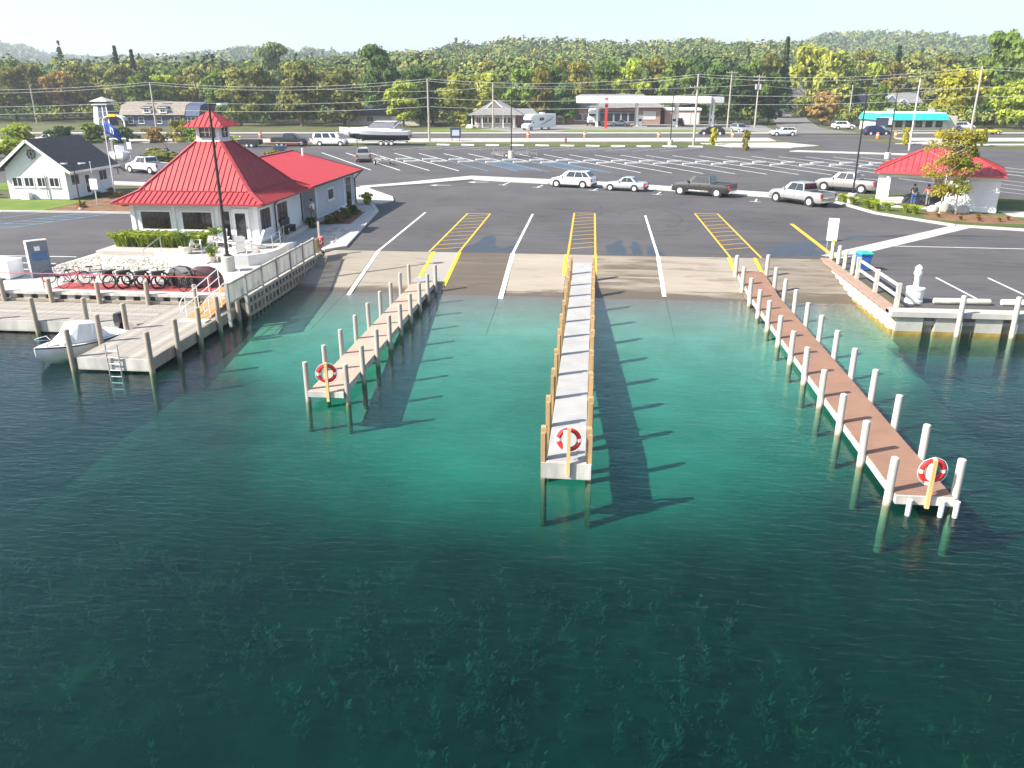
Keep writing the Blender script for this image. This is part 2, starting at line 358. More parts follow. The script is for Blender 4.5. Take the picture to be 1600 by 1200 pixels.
# paint
WP = M("white_road_paint", (.78, .78, .76), .7, var=.12, scale=2.0, coord='World'); YP = M("yellow_road_paint", (.75, .42, .03), .7, var=.15, scale=2.0, coord='World'); BP = M("blue_road_paint", (.12, .33, .52), .7, var=.2, scale=1.5, coord='World')
YP2 = M("fresh_yellow_paint", (.85, .62, .02), .6, var=.1, scale=2.0, coord='World')
def rz_all(x, y): return ramp_z(x, y) if y < 50.2 else gz(y)
white = []; yellow = []; blue = []
for x0, x1 in ((-14.0, -13.6), (-5.0, -4.97), (4.2, 4.05)):
    white += [line_poly((x0, 67.2), (x1, 50.2), .16)]
for xa, xb, ya in ((-10.4, -8.5, 67.0), (-1.6, .1, 68.1), (8.35, 10.2, 68.8)):
    for x in (xa, xb): yellow.append(line_poly((x, ya), (x + .1, 50.2), .13))
    yellow.append(line_poly((xa, ya), (xb, ya), .11))
    for k in range(10): y = ya - .9 - k * 1.62; yellow.append(line_poly((xa + .05, y - .55), (xb, y + .35), .09))
yellow.append(line_poly((15.1, 64.0), (14.85, 51.5), .3))
DIR = Vector((13.6, -21.6)).normalized(); PER = Vector((DIR.y * -1, DIR.x))
stops = []
for i in range(24):
    xf = -40.4 + 3.66 * i; a = Vector((xf, 120.6 - (.06 * max(0, i - 7)))); L = 24.2
    for k in range(6):
        e_ = a + DIR * L
        if e_.y > 99.8 - .15 * (e_.x + 27): break
        L -= .5
    bluel = 4 <= i <= 8
    p0 = a; pm = a + DIR * (L * .46); p1 = a + DIR * L
    white.append(line_poly(p0, pm if bluel else p1, .17))
    if bluel: blue.append(line_poly(pm, p1, .14))
    if 1 <= i < 23:
        c0 = (pm + a + DIR * (L * .46) + Vector((3.66, 0))) / 2
        stops += [(c0 + DIR * -1.6), (c0 + DIR * 1.6)]
for i in (5, 7):
    a = Vector((-40.4 + 3.66 * i, 120.6)) + DIR * 11.6
    for k in range(9): q = a + DIR * (1.3 * k + .6); blue.append(line_poly(q, q + Vector((3.0, .9)), .16))
    blue.append(line_poly(a + Vector((3.1, 0)), a + DIR * 12 + Vector((3.1, 0)), .12))
for i in range(11):
    x = -24.5 + 4.05 * i; white.append(line_poly((x, 132.4), (x - 6.5, 126.3), .1))
for (x, y) in ((-9.3, 90.1), (-5.5, 88.3), (.4, 86.2), (6.6, 83.4), (15.2, 78.9)):
    white += [line_poly((x, y), (x - .5, y - 2.0), .14), line_poly((x - 1.0, y - 1.85), (x - .05, y - 2.25), .14)]
for (x, y) in ((-16.9, 87.0), (-13.2, 89.9)):
    white += [[(x, y), (x + 1.6, y + .25), (x + 1.6, y + .45), (x, y + .2)], [(x - .7, y + .1), (x + .1, y - .35), (x + .1, y + .6)]]
white += [line_poly((18.8, 45.6), (18.95, 40.3), .12), line_poly((21.6, 45.8), (21.7, 40.3), .12), line_poly((24.6, 45.9), (24.8, 40.3), .12), line_poly((18.6, 55.2), (40, 54.6), .12)]
for x in (34, 37.5, 41, 44.5, 48, 51.5): white.append(line_poly((x, 97), (x + 9, 83.5), .12))
for x in (-53, -49.5): white.append(line_poly((x, 64), (x - 4.4, 55.0), .11))
for k, x in enumerate((-45.8, -42.6, -39.8)): blue.append(line_poly((x, 63.8), (x - 3.4, 56.2), .11))
for k in range(6): blue.append(line_poly((-42.9 - k * .52, 63 - k * 1.2), (-40.2 - k * .5, 63 - k * 1.2), .1))
blue.append(line_poly((-46.2, 56.2), (-43.2, 56.2), .1)); blue.append([(-47.4, 58.2), (-46.2, 58.2), (-46.0, 59.3), (-47.2, 59.3)])
for x, y in ((-38, 42.5), (-38.5, 44.2), (-39, 46.2)): white.append(line_poly((x, y), (-31.6, y + .2), .13))
white.append(line_poly((-38, 42.5), (-39, 46.2), .13))
sheet("white_lines", white, .009, WP, kind="structure"); sheet("yellow_lines", yellow, .009, YP, kind="structure"); sheet("blue_lines", blue, .0095, BP, kind="structure")
rw = [line_poly((-13.6, 50.2), (-13.4, 42.6), .22), line_poly((-4.97, 50.2), (-4.9, 42.6), .26), line_poly((4.05, 50.2), (4.0, 43.6), .22)]
sheet("ramp_white_lines", rw, .008, WP, kind="structure", zf=ramp_z)
sheet("ramp_yellow_lines", [line_poly((x, 50.2), (x, y), .2) for x, y in ((-10.0, 44.8), (-8.35, 44.4), (-1.6, 46.5), (.2, 46.5), (8.35, 47.3), (9.9, 47.3))], .008, YP2, kind="structure", zf=ramp_z)
# wet patches left by hauled-out boats
WET = M("wet_asphalt", (.03, .032, .042), .34, var=.25, scale=2.0, coord='World', spec=.35)
def blob(cx, cy, rx, ry, seed, n=26, jag=.35):
    r_ = random.Random(seed); ph = [r_.uniform(0, 6.3) for _ in range(4)]
    return [(cx + rx * math.cos(t) * k_, cy + ry * math.sin(t) * k_) for t, k_ in ((2 * math.pi * i / n, 1 + jag * sum(math.sin((j + 2) * 2 * math.pi * i / n + ph[j]) for j in range(4)) / 2.2 + r_.uniform(-.08, .08)) for i in range(n))]
wetp = [[(-8.2, 50.4), (-4.9, 50.4), (-5.0, 53.0), (-5.5, 52.4), (-6.0, 52.0), (-6.5, 53.2), (-6.6, 55.4), (-6.95, 56.4), (-7.6, 56.2), (-7.7, 53.6), (-8.3, 52.2), (-9.2, 51.6)],
        [(.9, 50.4), (2.1, 50.4), (2.2, 52), (1.9, 54), (2.1, 55.4), (1.7, 55.6), (1.3, 54), (.9, 53.6)], [(2.5, 50.4), (3.1, 50.4), (3.2, 52.2), (3.0, 54.8), (2.7, 55.2), (2.5, 53)], [(3.4, 50.4), (4.6, 50.4), (4.3, 52), (4.2, 53.6), (3.6, 53.4)],
        [(10.6, 50.5), (14.6, 51.5), (14.2, 53.6), (15.2, 55.6), (17.4, 57.2), (14.6, 56.6), (12.4, 55), (11.2, 53)], [(16.0, 56.4), (19, 58.2), (24, 59.4), (30, 59.6), (24, 60.2), (18.4, 59)],
        blob(-5.2, 57.6, .25, .5, 3)]
sheet("wet_patches", wetp, .0065, WET, kind="structure")
marks = []
for cx, cy, r0, a0, a1 in ((-2, 66, 9, -.6, .9), (6, 60, 7.5, .2, 1.5), (12, 66, 10, 1.9, 3.0), (-9, 72, 8, -1.2, .3), (2, 76, 12, 3.6, 4.9), (20, 58, 9, 1.2, 2.6), (-3, 78, 20, 4.2, 5.2)):
    for dr_ in (0, 1.6): marks += pline([(cx + (r0 + dr_) * math.cos(a), cy + (r0 + dr_) * math.sin(a)) for a in np.linspace(a0, a1, 16)], .16)
sheet("tyre_marks", marks, .0055, ground_mat("rubbered_asphalt", [(.35, (.055, .051, .053)), (.6, (.09, .084, .084))], .8, 20, .3, .8, 0), kind="structure")
# raised islands, kerbs, pavements
def kerb(name, pts, wd=.3, h=.13, mat=CONC):
    sheet(name, [[p for p in q] for q in pline(pts, wd)], 0, mat, kind="structure", thick=h)
sheet("concrete_median", [[(-24.6, 84.8), (-23.2, 83.8), (-13.6, 91.9), (-9, 90.3), (-5.4, 89.3), (.4, 87.5), (6.6, 84.9), (15.3, 80.7), (22.2, 77.7), (23, 80.6), (16, 84.1), (6.9, 88.3), (.4, 91.0), (-5.7, 92.6), (-14.2, 94.8)]], 0, CONC, kind="structure", thick=.11)
sheet("pavilion_lawn", [[(21.9, 77.4), (23.4, 70.2), (27.2, 64.2), (31.3, 62.6), (80, 60.5), (80, 79), (40, 80), (30, 83.4), (24.2, 82.2)]], 0, GRASS, kind="structure", thick=.12)
kerb("lawn_kerb", [(21.7, 77.6), (23.2, 70.0), (27.1, 63.9), (31.3, 62.3), (80, 60.2)], .35, .15)
sheet("mulch_bed", [[(26.3, 66.9), (29.4, 64.6), (33.2, 65.0), (33.0, 69), (30, 70.6), (26.4, 70.4)]], .125, MULCH, kind="structure")
sheet("gravel_strip", [[(33.2, 68.6), (36.6, 67.6), (37.4, 72), (33.6, 72)]], .126, M("grey_gravel", (.4, .39, .37), .95, var=.5, scale=9, bump=.8, bscale=10, coord='World'), kind="structure")
sheet("pavilion_slab", [[(24.3, 73.9), (32.7, 70.5), (35.7, 77.9), (27.2, 81.6)]], .02, CONC, kind="structure", thick=.13)
sheet("walkway", [line_poly((14.6, 50.9), (27.9, 64.3), 1.35)], .012, CONC, kind="structure")
sheet("entry_islands", [[(21, 133.6), (17, 139.5), (31, 141.5), (35, 136.0), (30, 132.6)], [(48, 141), (58, 147), (130, 154), (130, 146), (62, 139.2)], [(28.5, 127.2), (45, 122.8), (47, 123.6), (30, 128.4)]], 0, CONC, kind="structure", thick=.12)
sheet("island_grass", [[(60, 141.0), (128, 148), (128, 151.5), (60, 145.4)]], .125, FIELD, kind="structure")
sheet("verge_grass", [[(-100, 131.8), (20, 133.5), (18, 138.6), (-100, 126.8 + 5.2)]], .03, GRASS, kind="structure")
# far road with pavements, parallel to the far tree line
def ry(x, o): return o + .098 * x
def band(o0, o1, x0=-260, x1=260): return [(x0, ry(x0, o0)), (x1, ry(x1, o0)), (x1, ry(x1, o1)), (x0, ry(x0, o1))]
sheet("road", [band(148.2, 163.5)], .02, ROADM, kind="structure")
sheet("entry_drive", [[(33, 131), (60, 134), (58, 139), (47, 141.5), (44, 154), (30, 152.5), (33, 142), (36, 136)]], .012, ASPH, kind="structure")
sheet("near_pavement", [band(141.5, 148.2, -260, 30), band(141.5, 148.2, 52, 260)], .02, SIDEW, kind="structure", thick=.1)
sheet("far_pavement", [band(163.5, 166.2, -260, 38), band(163.5, 166.2, 58, 260)], .02, CONC, kind="structure", thick=.12)
sheet("road_lines", [band(155.6, 155.75), band(156.0, 156.15)], .03, YP, kind="structure")
sheet("station_forecourt", [[(-20, 166), (36, 170), (40, 215), (-12, 212), (-26, 176)]], .012, ground_mat("forecourt_concrete", [(.3, (.2, .19, .18)), (.7, (.3, .28, .26))], .2, 20, .2), kind="structure")
LAWN = ground_mat("bright_lawn", [(.3, (.1, .17, .02)), (.7, (.17, .24, .035))], .5, 10, .4, .95, .6)
sheet("station_lawn", [[(-8, 167.4), (33, 171), (31, 180), (-6, 177.5)], [(-34, 165.4), (-17, 167), (-20, 174), (-33, 181), (-36, 178)]], .05, LAWN, kind="structure")
sheet("museum_lot", [[(-150, 133), (-70, 139), (-52, 141), (-56, 131), (-100, 124), (-150, 120)]], .014, ROADM, kind="structure")
sheet("cottage_lawn", [[(-90, 64.2), (-46, 64.2), (-46, 71), (-90, 71)], [(-90, 78), (-56, 78), (-56, 84), (-90, 84)]], .02, LAWN, kind="structure", thick=.1)
sheet("mulch_border", [[(-46, 64.2), (-31, 64.2), (-31, 72), (-34, 83), (-46, 82)]], .02, MULCH, kind="structure", thick=.08)
kerb("lot_kerb", [(-90, 64.1), (-31, 64.1)], .3, .13)
sheet("back_walk", [line_poly((-60, 86.5), (-34, 82.2), 2.4), line_poly((-46, 79), (-33, 74), 1.4)], .025, SIDEW, kind="structure", thick=.1)
# ------------------------------------------------------------------ far terrain
CA = R(5.71)
def interp(t, x):
    if x <= t[0][0]: return t[0][1]
    for (a, va), (b_, vb) in zip(t[:-1], t[1:]):
        if x <= b_: return lerp(va, vb, sstep(a, b_, x))
    return t[-1][1]
RIDGES = [(720, 420, [(-300, 128), (0, 122), (250, 114), (420, 106), (560, 99), (640, 92), (720, 79), (800, 72), (900, 74), (1000, 77), (1100, 74), (1200, 78), (1320, 92), (1700, 100), (2000, 110)]),
          (1500, 600, [(-300, 104), (0, 106), (200, 104), (300, 91), (400, 82), (480, 84), (560, 91), (700, 97), (1150, 92), (1230, 75), (1290, 62), (1340, 57), (1420, 61), (1500, 66), (1640, 70), (2000, 90)]),
          (2500, 800, [(-300, 90), (-60, 78), (0, 74), (40, 77), (90, 90), (150, 94), (220, 91), (300, 98), (500, 108), (1600, 104), (2000, 104)])]
def terr(x, y):
    if y < 205: return gz(y)
    xc = x * math.cos(CA) + y * math.sin(CA); yc = -x * math.sin(CA) + y * math.cos(CA)
    r_ = math.hypot(xc, yc); u = 800 + 1260 * xc / max(yc, 1) * 1.065
    z = 2.5 + .006 * (min(y, 420) - 205) * sstep(205, 260, y)
    for rr, wd, tab in RIDGES:
        H_ = 10.75 + (138 - interp(tab, u)) / 1260 * rr * .882 * yc / r_ - 11
        k_ = sstep(250, rr, r_) ** 1.5 if r_ < rr else math.exp(-((r_ - rr) / wd) ** 2)
        z = max(z, 2.5 + (H_ - 2.5) * k_)
    return z
mb = MB(); az = np.linspace(-.95, .95, 110); rad = np.concatenate([np.linspace(0, 1, 70) ** 1.6 * 3100])
base = []
for j, q in enumerate(rad):
    for a in az:
        xc, yc = math.tan(a) * (205 + q) * .9, 205 + q
        x = xc * math.cos(CA) - yc * math.sin(CA) * 0; y = yc
        mb.v.append((x, y, terr(x, y) - (.03 if j == 0 else 0)))
nx = len(az)
mb.f = [(j * nx + i, j * nx + i + 1, (j + 1) * nx + i + 1, (j + 1) * nx + i) for j in range(len(rad) - 1) for i in range(nx - 1)]
O("hills", mb, FORESTG, kind="structure", smooth=True, fix=False)
SIDE = [(42, 166), (45, 195), (53, 240), (66, 300), (83, 370), (98, 430), (114, 500)]
mb = MB(); v_ = []
pts = []
for (a, b_), (c, d) in zip(SIDE[:-1], SIDE[1:]):
    for k in range(6): pts.append((lerp(a, c, k / 6), lerp(b_, d, k / 6)))
for x, y in pts:
    wd = 4.6 + 3.5 * sstep(190, 166, y); mb.v += [(x - wd, y, max(terr(x - wd, y), terr(x, y)) + .12), (x + wd, y, max(terr(x + wd, y), terr(x, y)) + .12)]
mb.f = [(2 * i, 2 * i + 1, 2 * i + 3, 2 * i + 2) for i in range(len(pts) - 1)]
O("side_road", mb, ground_mat("bleached_asphalt", [(.3, (.16, .15, .14)), (.7, (.22, .205, .19))], .15, 30, .25), kind="structure", fix=False)
# ------------------------------------------------------------------ docks
def wood(name, c, var=.2, wet=False):
    m = M(name, c, .85, var=var, scale=2.2, bump=.35, bscale=14, stretch=(1, 1, .25), spec=.25)
    if wet:                                                     # algae below the waterline, its tone also painting in the water's murk and reflection
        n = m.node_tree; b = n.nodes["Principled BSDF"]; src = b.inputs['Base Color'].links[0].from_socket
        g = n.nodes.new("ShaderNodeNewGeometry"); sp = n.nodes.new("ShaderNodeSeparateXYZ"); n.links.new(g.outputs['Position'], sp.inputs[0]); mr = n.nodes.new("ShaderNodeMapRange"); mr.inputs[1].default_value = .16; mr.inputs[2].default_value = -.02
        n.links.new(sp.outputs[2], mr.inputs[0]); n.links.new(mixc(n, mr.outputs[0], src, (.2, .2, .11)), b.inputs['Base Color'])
    return m
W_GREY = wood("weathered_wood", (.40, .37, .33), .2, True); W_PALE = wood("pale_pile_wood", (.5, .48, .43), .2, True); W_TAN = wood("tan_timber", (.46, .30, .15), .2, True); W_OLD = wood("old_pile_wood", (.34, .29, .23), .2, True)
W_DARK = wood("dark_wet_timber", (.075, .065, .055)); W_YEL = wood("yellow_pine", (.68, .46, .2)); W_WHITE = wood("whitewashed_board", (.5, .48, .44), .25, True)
D_BRN = M("brown_composite", (.27, .15, .098), .7, var=.1, scale=1.2, coord='World'); D_PINK = M("rosy_composite", (.46, .335, .255), .7, var=.1, scale=1.2, coord='World'); D_GREY = M("grey_composite", (.37, .365, .352), .7, var=.1, scale=1.2, coord='World')
GALV = M("galvanised_steel", (.55, .56, .57), .4, .7, var=.1, scale=6); WHITEP = M("white_painted_metal", (.8, .8, .8), .4, var=.05, scale=4); BLACKM = M("black_metal", (.02, .02, .022), .45, var=.2)
REDP = M("red_plastic", (.72, .03, .025), .45, var=.1); WHITEPL = M("white_plastic", (.82, .82, .8), .4, var=.04)
def pile_mesh(w_, h0, h1, rnd):
    mb = MB(); n = 12 if rnd else 4; a0 = 0 if rnd else math.pi / 4; k = 1 if rnd else math.sqrt(2)
    rings = []
    for z, s_ in ((h0, 1.0), (h1 - .06, .97), (h1 - .015, .9), (h1, .72)):
        rings.append([(w_ / 2 * k * s_ * math.cos(a0 + 2 * math.pi * i / n), w_ / 2 * k * s_ * math.sin(a0 + 2 * math.pi * i / n), z) for i in range(n)])
    return mb.loft(rings).mesh("pile", smooth=rnd)
def dock(label, x0, x1, y0, y1, zf, bmat, pmat, pw, rnd, pys, fmat, fh, side_off=0):
    t = T("dock", label, "dock", ((x0 + x1) / 2, y0, 0)); hw = (x1 - x0) / 2
    me = MB().box(-hw, hw, -.0685, .0685, -.035, 0).mesh("deck_board"); me.materials.append(bmat)
    n_ = int((y1 - y0) / .145)
    for i in range(n_):
        y = .07 + i * .145; z = zf(y0 + y); o = O("deck_board", me, None, t, loc=(random.uniform(-.006, .006), y, z))
        o.rotation_euler = (math.atan((zf(y0 + y + .1) - zf(y0 + y - .1)) / .2), 0, random.uniform(-.002, .002))
    for s_ in (-1, 1):                                         # edge beams under the boards
        mb = MB(); ys_ = [y0 + .0] + [q for q in (42.0, 44.5) if y0 < q < y1] + [y1]
        for a, c in zip(ys_[:-1], ys_[1:]):
            xa, xb = sorted((s_ * (hw - .07), s_ * (hw + .012)))
            mb.add([(x, y - y0, zf(y) + dz) for x in (xa, xb) for y in (a, c) for dz in (-.038 - fh, -.038)], [(0, 1, 3, 2), (4, 6, 7, 5), (0, 4, 5, 1), (2, 3, 7, 6), (1, 5, 7, 3), (0, 2, 6, 4)])
        O("edge_beam", mb, fmat, t)
    O("end_beam", MB().box(-hw - .03, hw + .03, -.07, -.005, zf(y0) - fh - .02, zf(y0) - .01), fmat, t)
    zb = -2.6
    me = pile_mesh(pw, zb, zf(y0) + 1.05, rnd); me.materials.append(pmat)
    for y in pys:
        for s_ in (-1, 1):
            o = O("pile", me, None, t, loc=(s_ * (hw + pw / 2 + .02 + side_off), y - y0, zf(y) - zf(y0) + random.uniform(-.05, .05)), rz=random.uniform(-.05, .05)); o.rotation_euler = (random.uniform(-.012, .012), random.uniform(-.012, .012), random.uniform(-.05, .05))
    for y in pys[1:]:
        O("cross_beam", MB().box(-hw + .08, hw - .08, y - y0 - .06, y - y0 + .06, zf(y) - .3, zf(y) - .04), W_DARK, t)
    return t
def life_ring(label, loc, rz, tilt=0.0):
    t = T("life_ring", label, "life ring", loc, rz, "life rings on the dock ends")
    t.rotation_euler = (tilt, 0, rz)
    for k in range(4):
        a = math.pi / 4 + k * math.pi / 2
        O("red_section", MB().torus((0, 0, 0), .29, .07, 'y', 10, 8, a - .62, a + .62), REDP, t, True)
        O("white_band", MB().torus((0, 0, 0), .29, .074, 'y', 4, 8, a + .62, a + .951), WHITEPL, t, True)
    O("grab_rope", MB().tube([(.40 * math.cos(q), -.02, .40 * math.sin(q) - .02 * math.sin(q * 4) ** 2) for q in np.linspace(0, 2 * math.pi, 25)], .009, 5), WHITEPL, t)
    return t
def ring_post(t, x, y, z0, z1, side=0):
    O("ring_post", MB().box(x - .05, x + .05, y - .045, y + .045, z0, z1), W_YEL, t)
    O("ring_bracket", MB().box(x - .16, x - .05, y + .01, y + .03, z1 - .75, z1 - .1), WHITEPL, t)
zL = lambda y: .5; zC = lambda y: .62 + .24 * sstep(43.8, 48.6, y); zR = lambda y: .44 + .3 * sstep(42, 47.5, y)
dl = dock("short left dock with rosy boards and grey timber piles", -10.0, -8.75, 26.4, 44.4, zL, D_PINK, W_GREY, .2, True, [26.55 + 2.12 * i for i in range(9)], W_WHITE, .2)
dc = dock("middle dock with light grey boards and square tan posts", -1.09, .01, 21.2, 48.6, zC, D_GREY, W_TAN, .17, False, [21.32 + 2.45 * i for i in range(11)], W_WHITE, .16)
dr = dock("long right dock with red brown boards and pale piles", 8.42, 9.88, 20.4, 47.6, zR, D_BRN, W_PALE, .23, True, [20.6 + 2.4 * i for i in range(12)], W_WHITE, .24)
O("lower_face_board", MB().box(-.72, .72, -.13, -.09, .1, .6), W_WHITE, dc)
for i in range(11):
    for s_ in (-1, 1): O("short_post", MB().box(s_ * .675 - .055, s_ * .675 + .055, .12 + 2.45 * i - .16, .12 + 2.45 * i - .02, -2.4, .62 + .85 + .24 * sstep(43.8, 48.6, 21.3 + 2.45 * i)), W_TAN, dc)
O("shore_plate", MB().box(-.7, .7, 17.6, 18.6, .505, .54), M("plate_grey", (.42, .42, .41), .5, .3), dl)
for s_ in (-.42, .42, .8): O("bumper_pipe", MB().cyl((s_, -.16, -.1), (s_, -.16, .38), .07), WHITEPL, dr, True)
ring_post(dl, .1, -.11, .15, 1.62); ring_post(dc, 0.06, -.18, .25, 1.75); ring_post(dr, .05, -.12, .12, 1.55)
life_ring("red and white life ring on the short left dock", (-9.28, 26.36, 1.2), .25)
life_ring("red and white life ring on the end of the middle dock", (-.48, 21.16, 1.32), -.03, -.1)
life_ring("red and white life ring on the end of the right dock", (9.2, 20.36, 1.2), .1)
# ------------------------------------------------------------------ left wharf
wh = T("wharf", "weathered timber wharf with a finger pier along the left seawall", "wharf", (-19.0, 29.0, 0))
def wp(name, mb, mat, smooth=False):
    mb.v = [(x + 19.0, y - 29.0, z) for x, y, z in mb.v]; return O(name, mb, mat, wh, smooth)
W_DECK = wood("sunbleached_deck", (.33, .3, .262), .35)
fb = MB().box(-1.52, 1.52, -.097, .097, -.05, 0).mesh("deck_board"); fb.materials.append(W_DECK)
for i in range(41): O("deck_board", fb, None, wh, loc=(0.03 + random.uniform(-.015, .015), .1 + i * .202, .6 + random.uniform(-.004, .004)))
rb = MB().box(-.097, .097, -1.62, 1.62, -.05, 0).mesh("deck_board"); rb.materials.append(W_DECK)
for i in range(130): O("deck_board", rb, None, wh, loc=(-1.62 - i * .202, 6.62, .6 + random.uniform(-.004, .004)), rz=0)
wp("front_fascia", MB().box(-20.5, -17.46, 28.93, 28.99, .08, .59), W_WHITE)
wp("side_fascia", MB().box(-17.46, -17.40, 29.0, 37.4, .1, .59), W_OLD); wp("rear_fascia", MB().box(-47, -20.55, 33.90, 33.96, .06, .58), W_WHITE)
wp("inner_fascia", MB().box(-20.58, -20.52, 29.0, 33.9, .1, .56), W_OLD)
wp("cross_frame", MB().box(-20.4, -17.6, 31, 31.2, .2, .5).box(-20.4, -17.6, 35, 35.2, .2, .5).box(-46, -20.6, 35.4, 35.6, .2, .5), W_DARK)
pm = pile_mesh(.23, -2.6, 1.75, True); pm.materials.append(W_OLD)
for x, y in [(-20.72, 28.95), (-17.36, 28.9), (-17.25, 30.9), (-17.25, 32.9), (-17.25, 34.9), (-17.2, 36.9), (-20.72, 31.0), (-20.72, 33.0), (-23.1, 33.8), (-25.6, 33.8), (-28.2, 33.8), (-30.6, 33.8), (-33.2, 33.8)] + [(-19.4 - 2.55 * i, 37.15) for i in range(7)]:
    o = O("pile", pm, None, wh, loc=(x + 19, y - 29, random.uniform(-.06, .06))); o.rotation_euler = (random.uniform(-.02, .02), random.uniform(-.02, .02), random.uniform(0, 3))
wp("step_pad", MB().box(-18.9, -17.6, 34.2, 34.75, .602, .66), CONC)
ld = MB()
for s_ in (0, .5): ld.cyl((-19.15 + s_, 28.86, -.9), (-19.15 + s_, 28.86, 1.2), .028)
for k in range(7): ld.cyl((-19.15, 28.86, -.7 + k * .27), (-18.65, 28.86, -.7 + k * .27), .02)
O("dock_ladder", ld, GALV, smooth=True, label="grey metal ladder hanging off the end of the wharf finger", cat="ladder")
# gangway up to the plaza
gw = T("gangway", "orange brown gangway with white railings from wharf to plaza", "gangway", (-18.3, 34.9, .6))
O("ramp_board", MB().add([(-.55, 0, .04), (.55, 0, .04), (.55, 3.9, .62), (-.55, 3.9, .62), (-.55, 0, -.05), (.55, 0, -.05), (.55, 3.9, .53), (-.55, 3.9, .53)], [(0, 1, 2, 3), (4, 7, 6, 5), (0, 4, 5, 1), (1, 5, 6, 2), (2, 6, 7, 3), (3, 7, 4, 0)]), M("orange_ramp_board", (.5, .25, .1), .7), gw)
for s_ in (-.58, .58):
    mb = MB(); z = lambda y: .04 + y * .149
    for h in (.5, .95): mb.tube([(s_, -.35, h - .12), (s_, -.1, h + .02), (s_, 3.9, z(3.9) + h)], .024)
    mb.cyl((s_, -.35, .38), (s_, -.35, .83), .024)
    for y in (.15, 1.4, 2.65, 3.8): mb.cyl((s_, y, z(y) - .05), (s_, y, z(y) + .95), .022)
    O("railing", mb, WHITEP, gw, True)
# ------------------------------------------------------------------ seawalls
sw = T("seawall", "timber seawall below the plaza behind the rear wharf", "seawall", (-30, 37.4, 0))
O("cap", MB().box(-30, 12.8, -.12, .35, .98, 1.12), W_WHITE, sw); O("lower_rail", MB().box(-30, 12.6, -.1, -.02, .6, .74), W_OLD, sw)
O("backing", MB().box(-30, 12.9, .1, .4, -2, .98), W_DARK, sw)
pp = MB().box(-.2, .2, -.02, .1, -1.5, .98).mesh("panel"); pp.materials.append(M("seawall_concrete", (.42, .4, .37), .9, var=.2, scale=2))
for i in range(40): O("panel", pp, None, sw, loc=(-18 + i * .78, 0, 0))
fs = T("seawall", "dark timber seawall under the picket fence beside the ramp", "seawall", (-17, 35, 0))
O("backing", MB().box(-.25, .0, 2.4, 15.2, -1.5, .95), W_DARK, fs); O("cap", MB().box(-.3, .12, 2.5, 13.6, .96, 1.1), W_GREY, fs)
for z in (.05, .55): O("waler", MB().box(.02, .14, 2.4, 12.5, z, z + .16), W_OLD, fs)
pb = MB().box(0.0, .09, -.12, .12, -1.4, .95).mesh("plank"); pb.materials.append(W_OLD)
for i in range(24): O("plank", pb, None, fs, loc=(0, 2.6 + i * .5, 0))
fn = T("picket_fence", "pale picket fence on the seawall left of the boat ramp", "fence", (-16.95, 35.2, 1.1))
FY = [0.2 + 2.05 * i for i in range(7)]
for y in FY: O("post", MB().box(-.07, .07, y - .07, y + .07, -1.0, 1.12), W_GREY, fn)
O("top_rail", MB().box(-.06, .06, FY[0], FY[-1], 1.0, 1.07), W_GREY, fn); O("bottom_rail", MB().box(-.03, .03, FY[0], FY[-1], .08, .16), W_GREY, fn)
mb = MB(); y = FY[0] + .1
while y < FY[-1] - .05: mb.box(-.012, .012, y, y + .055, .1, 1.0); y += .085
O("pickets", mb, W_WHITE, fn, kind="stuff")
O("end_panel", MB().box(-.02, .02, FY[-1] + .05, FY[-1] + 1.1, .1, .95), W_YEL, fn); O("end_post", MB().box(-.06, .06, FY[-1] + 1.1, FY[-1] + 1.22, -.1, 1.9), W_GREY, fn)
life_ring("orange red life ring at the ramp end of the picket fence", (-16.8, 48.75, 1.75), math.pi / 2)
# right seawall: scalloped sheet piling and front wall
WALLC = M("sheet_pile_concrete", (.44, .42, .375), .85, var=.2, scale=1.5, bump=.3); ALG = M("waterline_algae", (.30, .21, .05), .9, var=.35, scale=3)
rs = T("seawall", "scalloped pale sheet pile seawall right of the boat ramp", "seawall", (14.2, 38, 0))
hc = []
for i in range(9): a = math.pi * i / 8; hc.append((-.26 * math.sin(a), .42 * math.cos(a)))
sp_ = MB().loft([[(x, y, z) for x, y in hc] for z in (-2.4, .02, .9)], caps=True).mesh("sheet_pile", True); sp_.materials.append(WALLC)
sa = MB().loft([[(x * 1.04 - .005, y * 1.02, z) for x, y in hc] for z in (-1.2, .13)], caps=True).mesh("algae_band", True); sa.materials.append(ALG)
for i in range(14):
    y = .45 + i * .87
    if y > 12.2: continue
    o = O("sheet_pile", sp_, None, rs, loc=(0, y, 0)); O("algae_band", sa, None, o)
O("backing", MB().box(-.02, .25, 0, 12.2, -2, .9), WALLC, rs); O("cap", MB().box(-.36, .16, 0, 12.4, .9, 1.06), M("brown_cap", (.34, .22, .17), .75), rs)
rf = T("seawall", "front seawall of the right parking lot with white cap", "seawall", (14.2, 37.9, 0))
O("cap", MB().box(-.36, 26, -.3, .5, .84, 1.08), M("white_cap", (.44, .42, .385), .8, var=.08, scale=2), rf); O("backing", MB().box(0, 26, .1, .4, -2.5, .84), W_OLD, rf)
O("waler", MB().box(.1, 26, -.06, .09, .42, .62), W_GREY, rf)
for i in range(15):
    pn = MB().box(-.6, .6, -.16, .08, -2, .83).mesh("panel"); pn.materials.append(WALLC)
    o = O("panel", pn, None, rf, loc=(.55 + i * 1.75, 0, 0)); O("algae_band", MB().box(-.61, .61, -.165, .0, -1, .14), ALG, o)
pm2 = pile_mesh(.24, -2.6, 1.95, True); pm2.materials.append(W_PALE)
for i, x in enumerate((2.6, 5.0, 7.6, 10.2, 12.8)):
    o = O("pile", pm2, None, rf, loc=(x, -.45, 0)); o.rotation_euler = (.0, random.uniform(-.02, .02), 0)
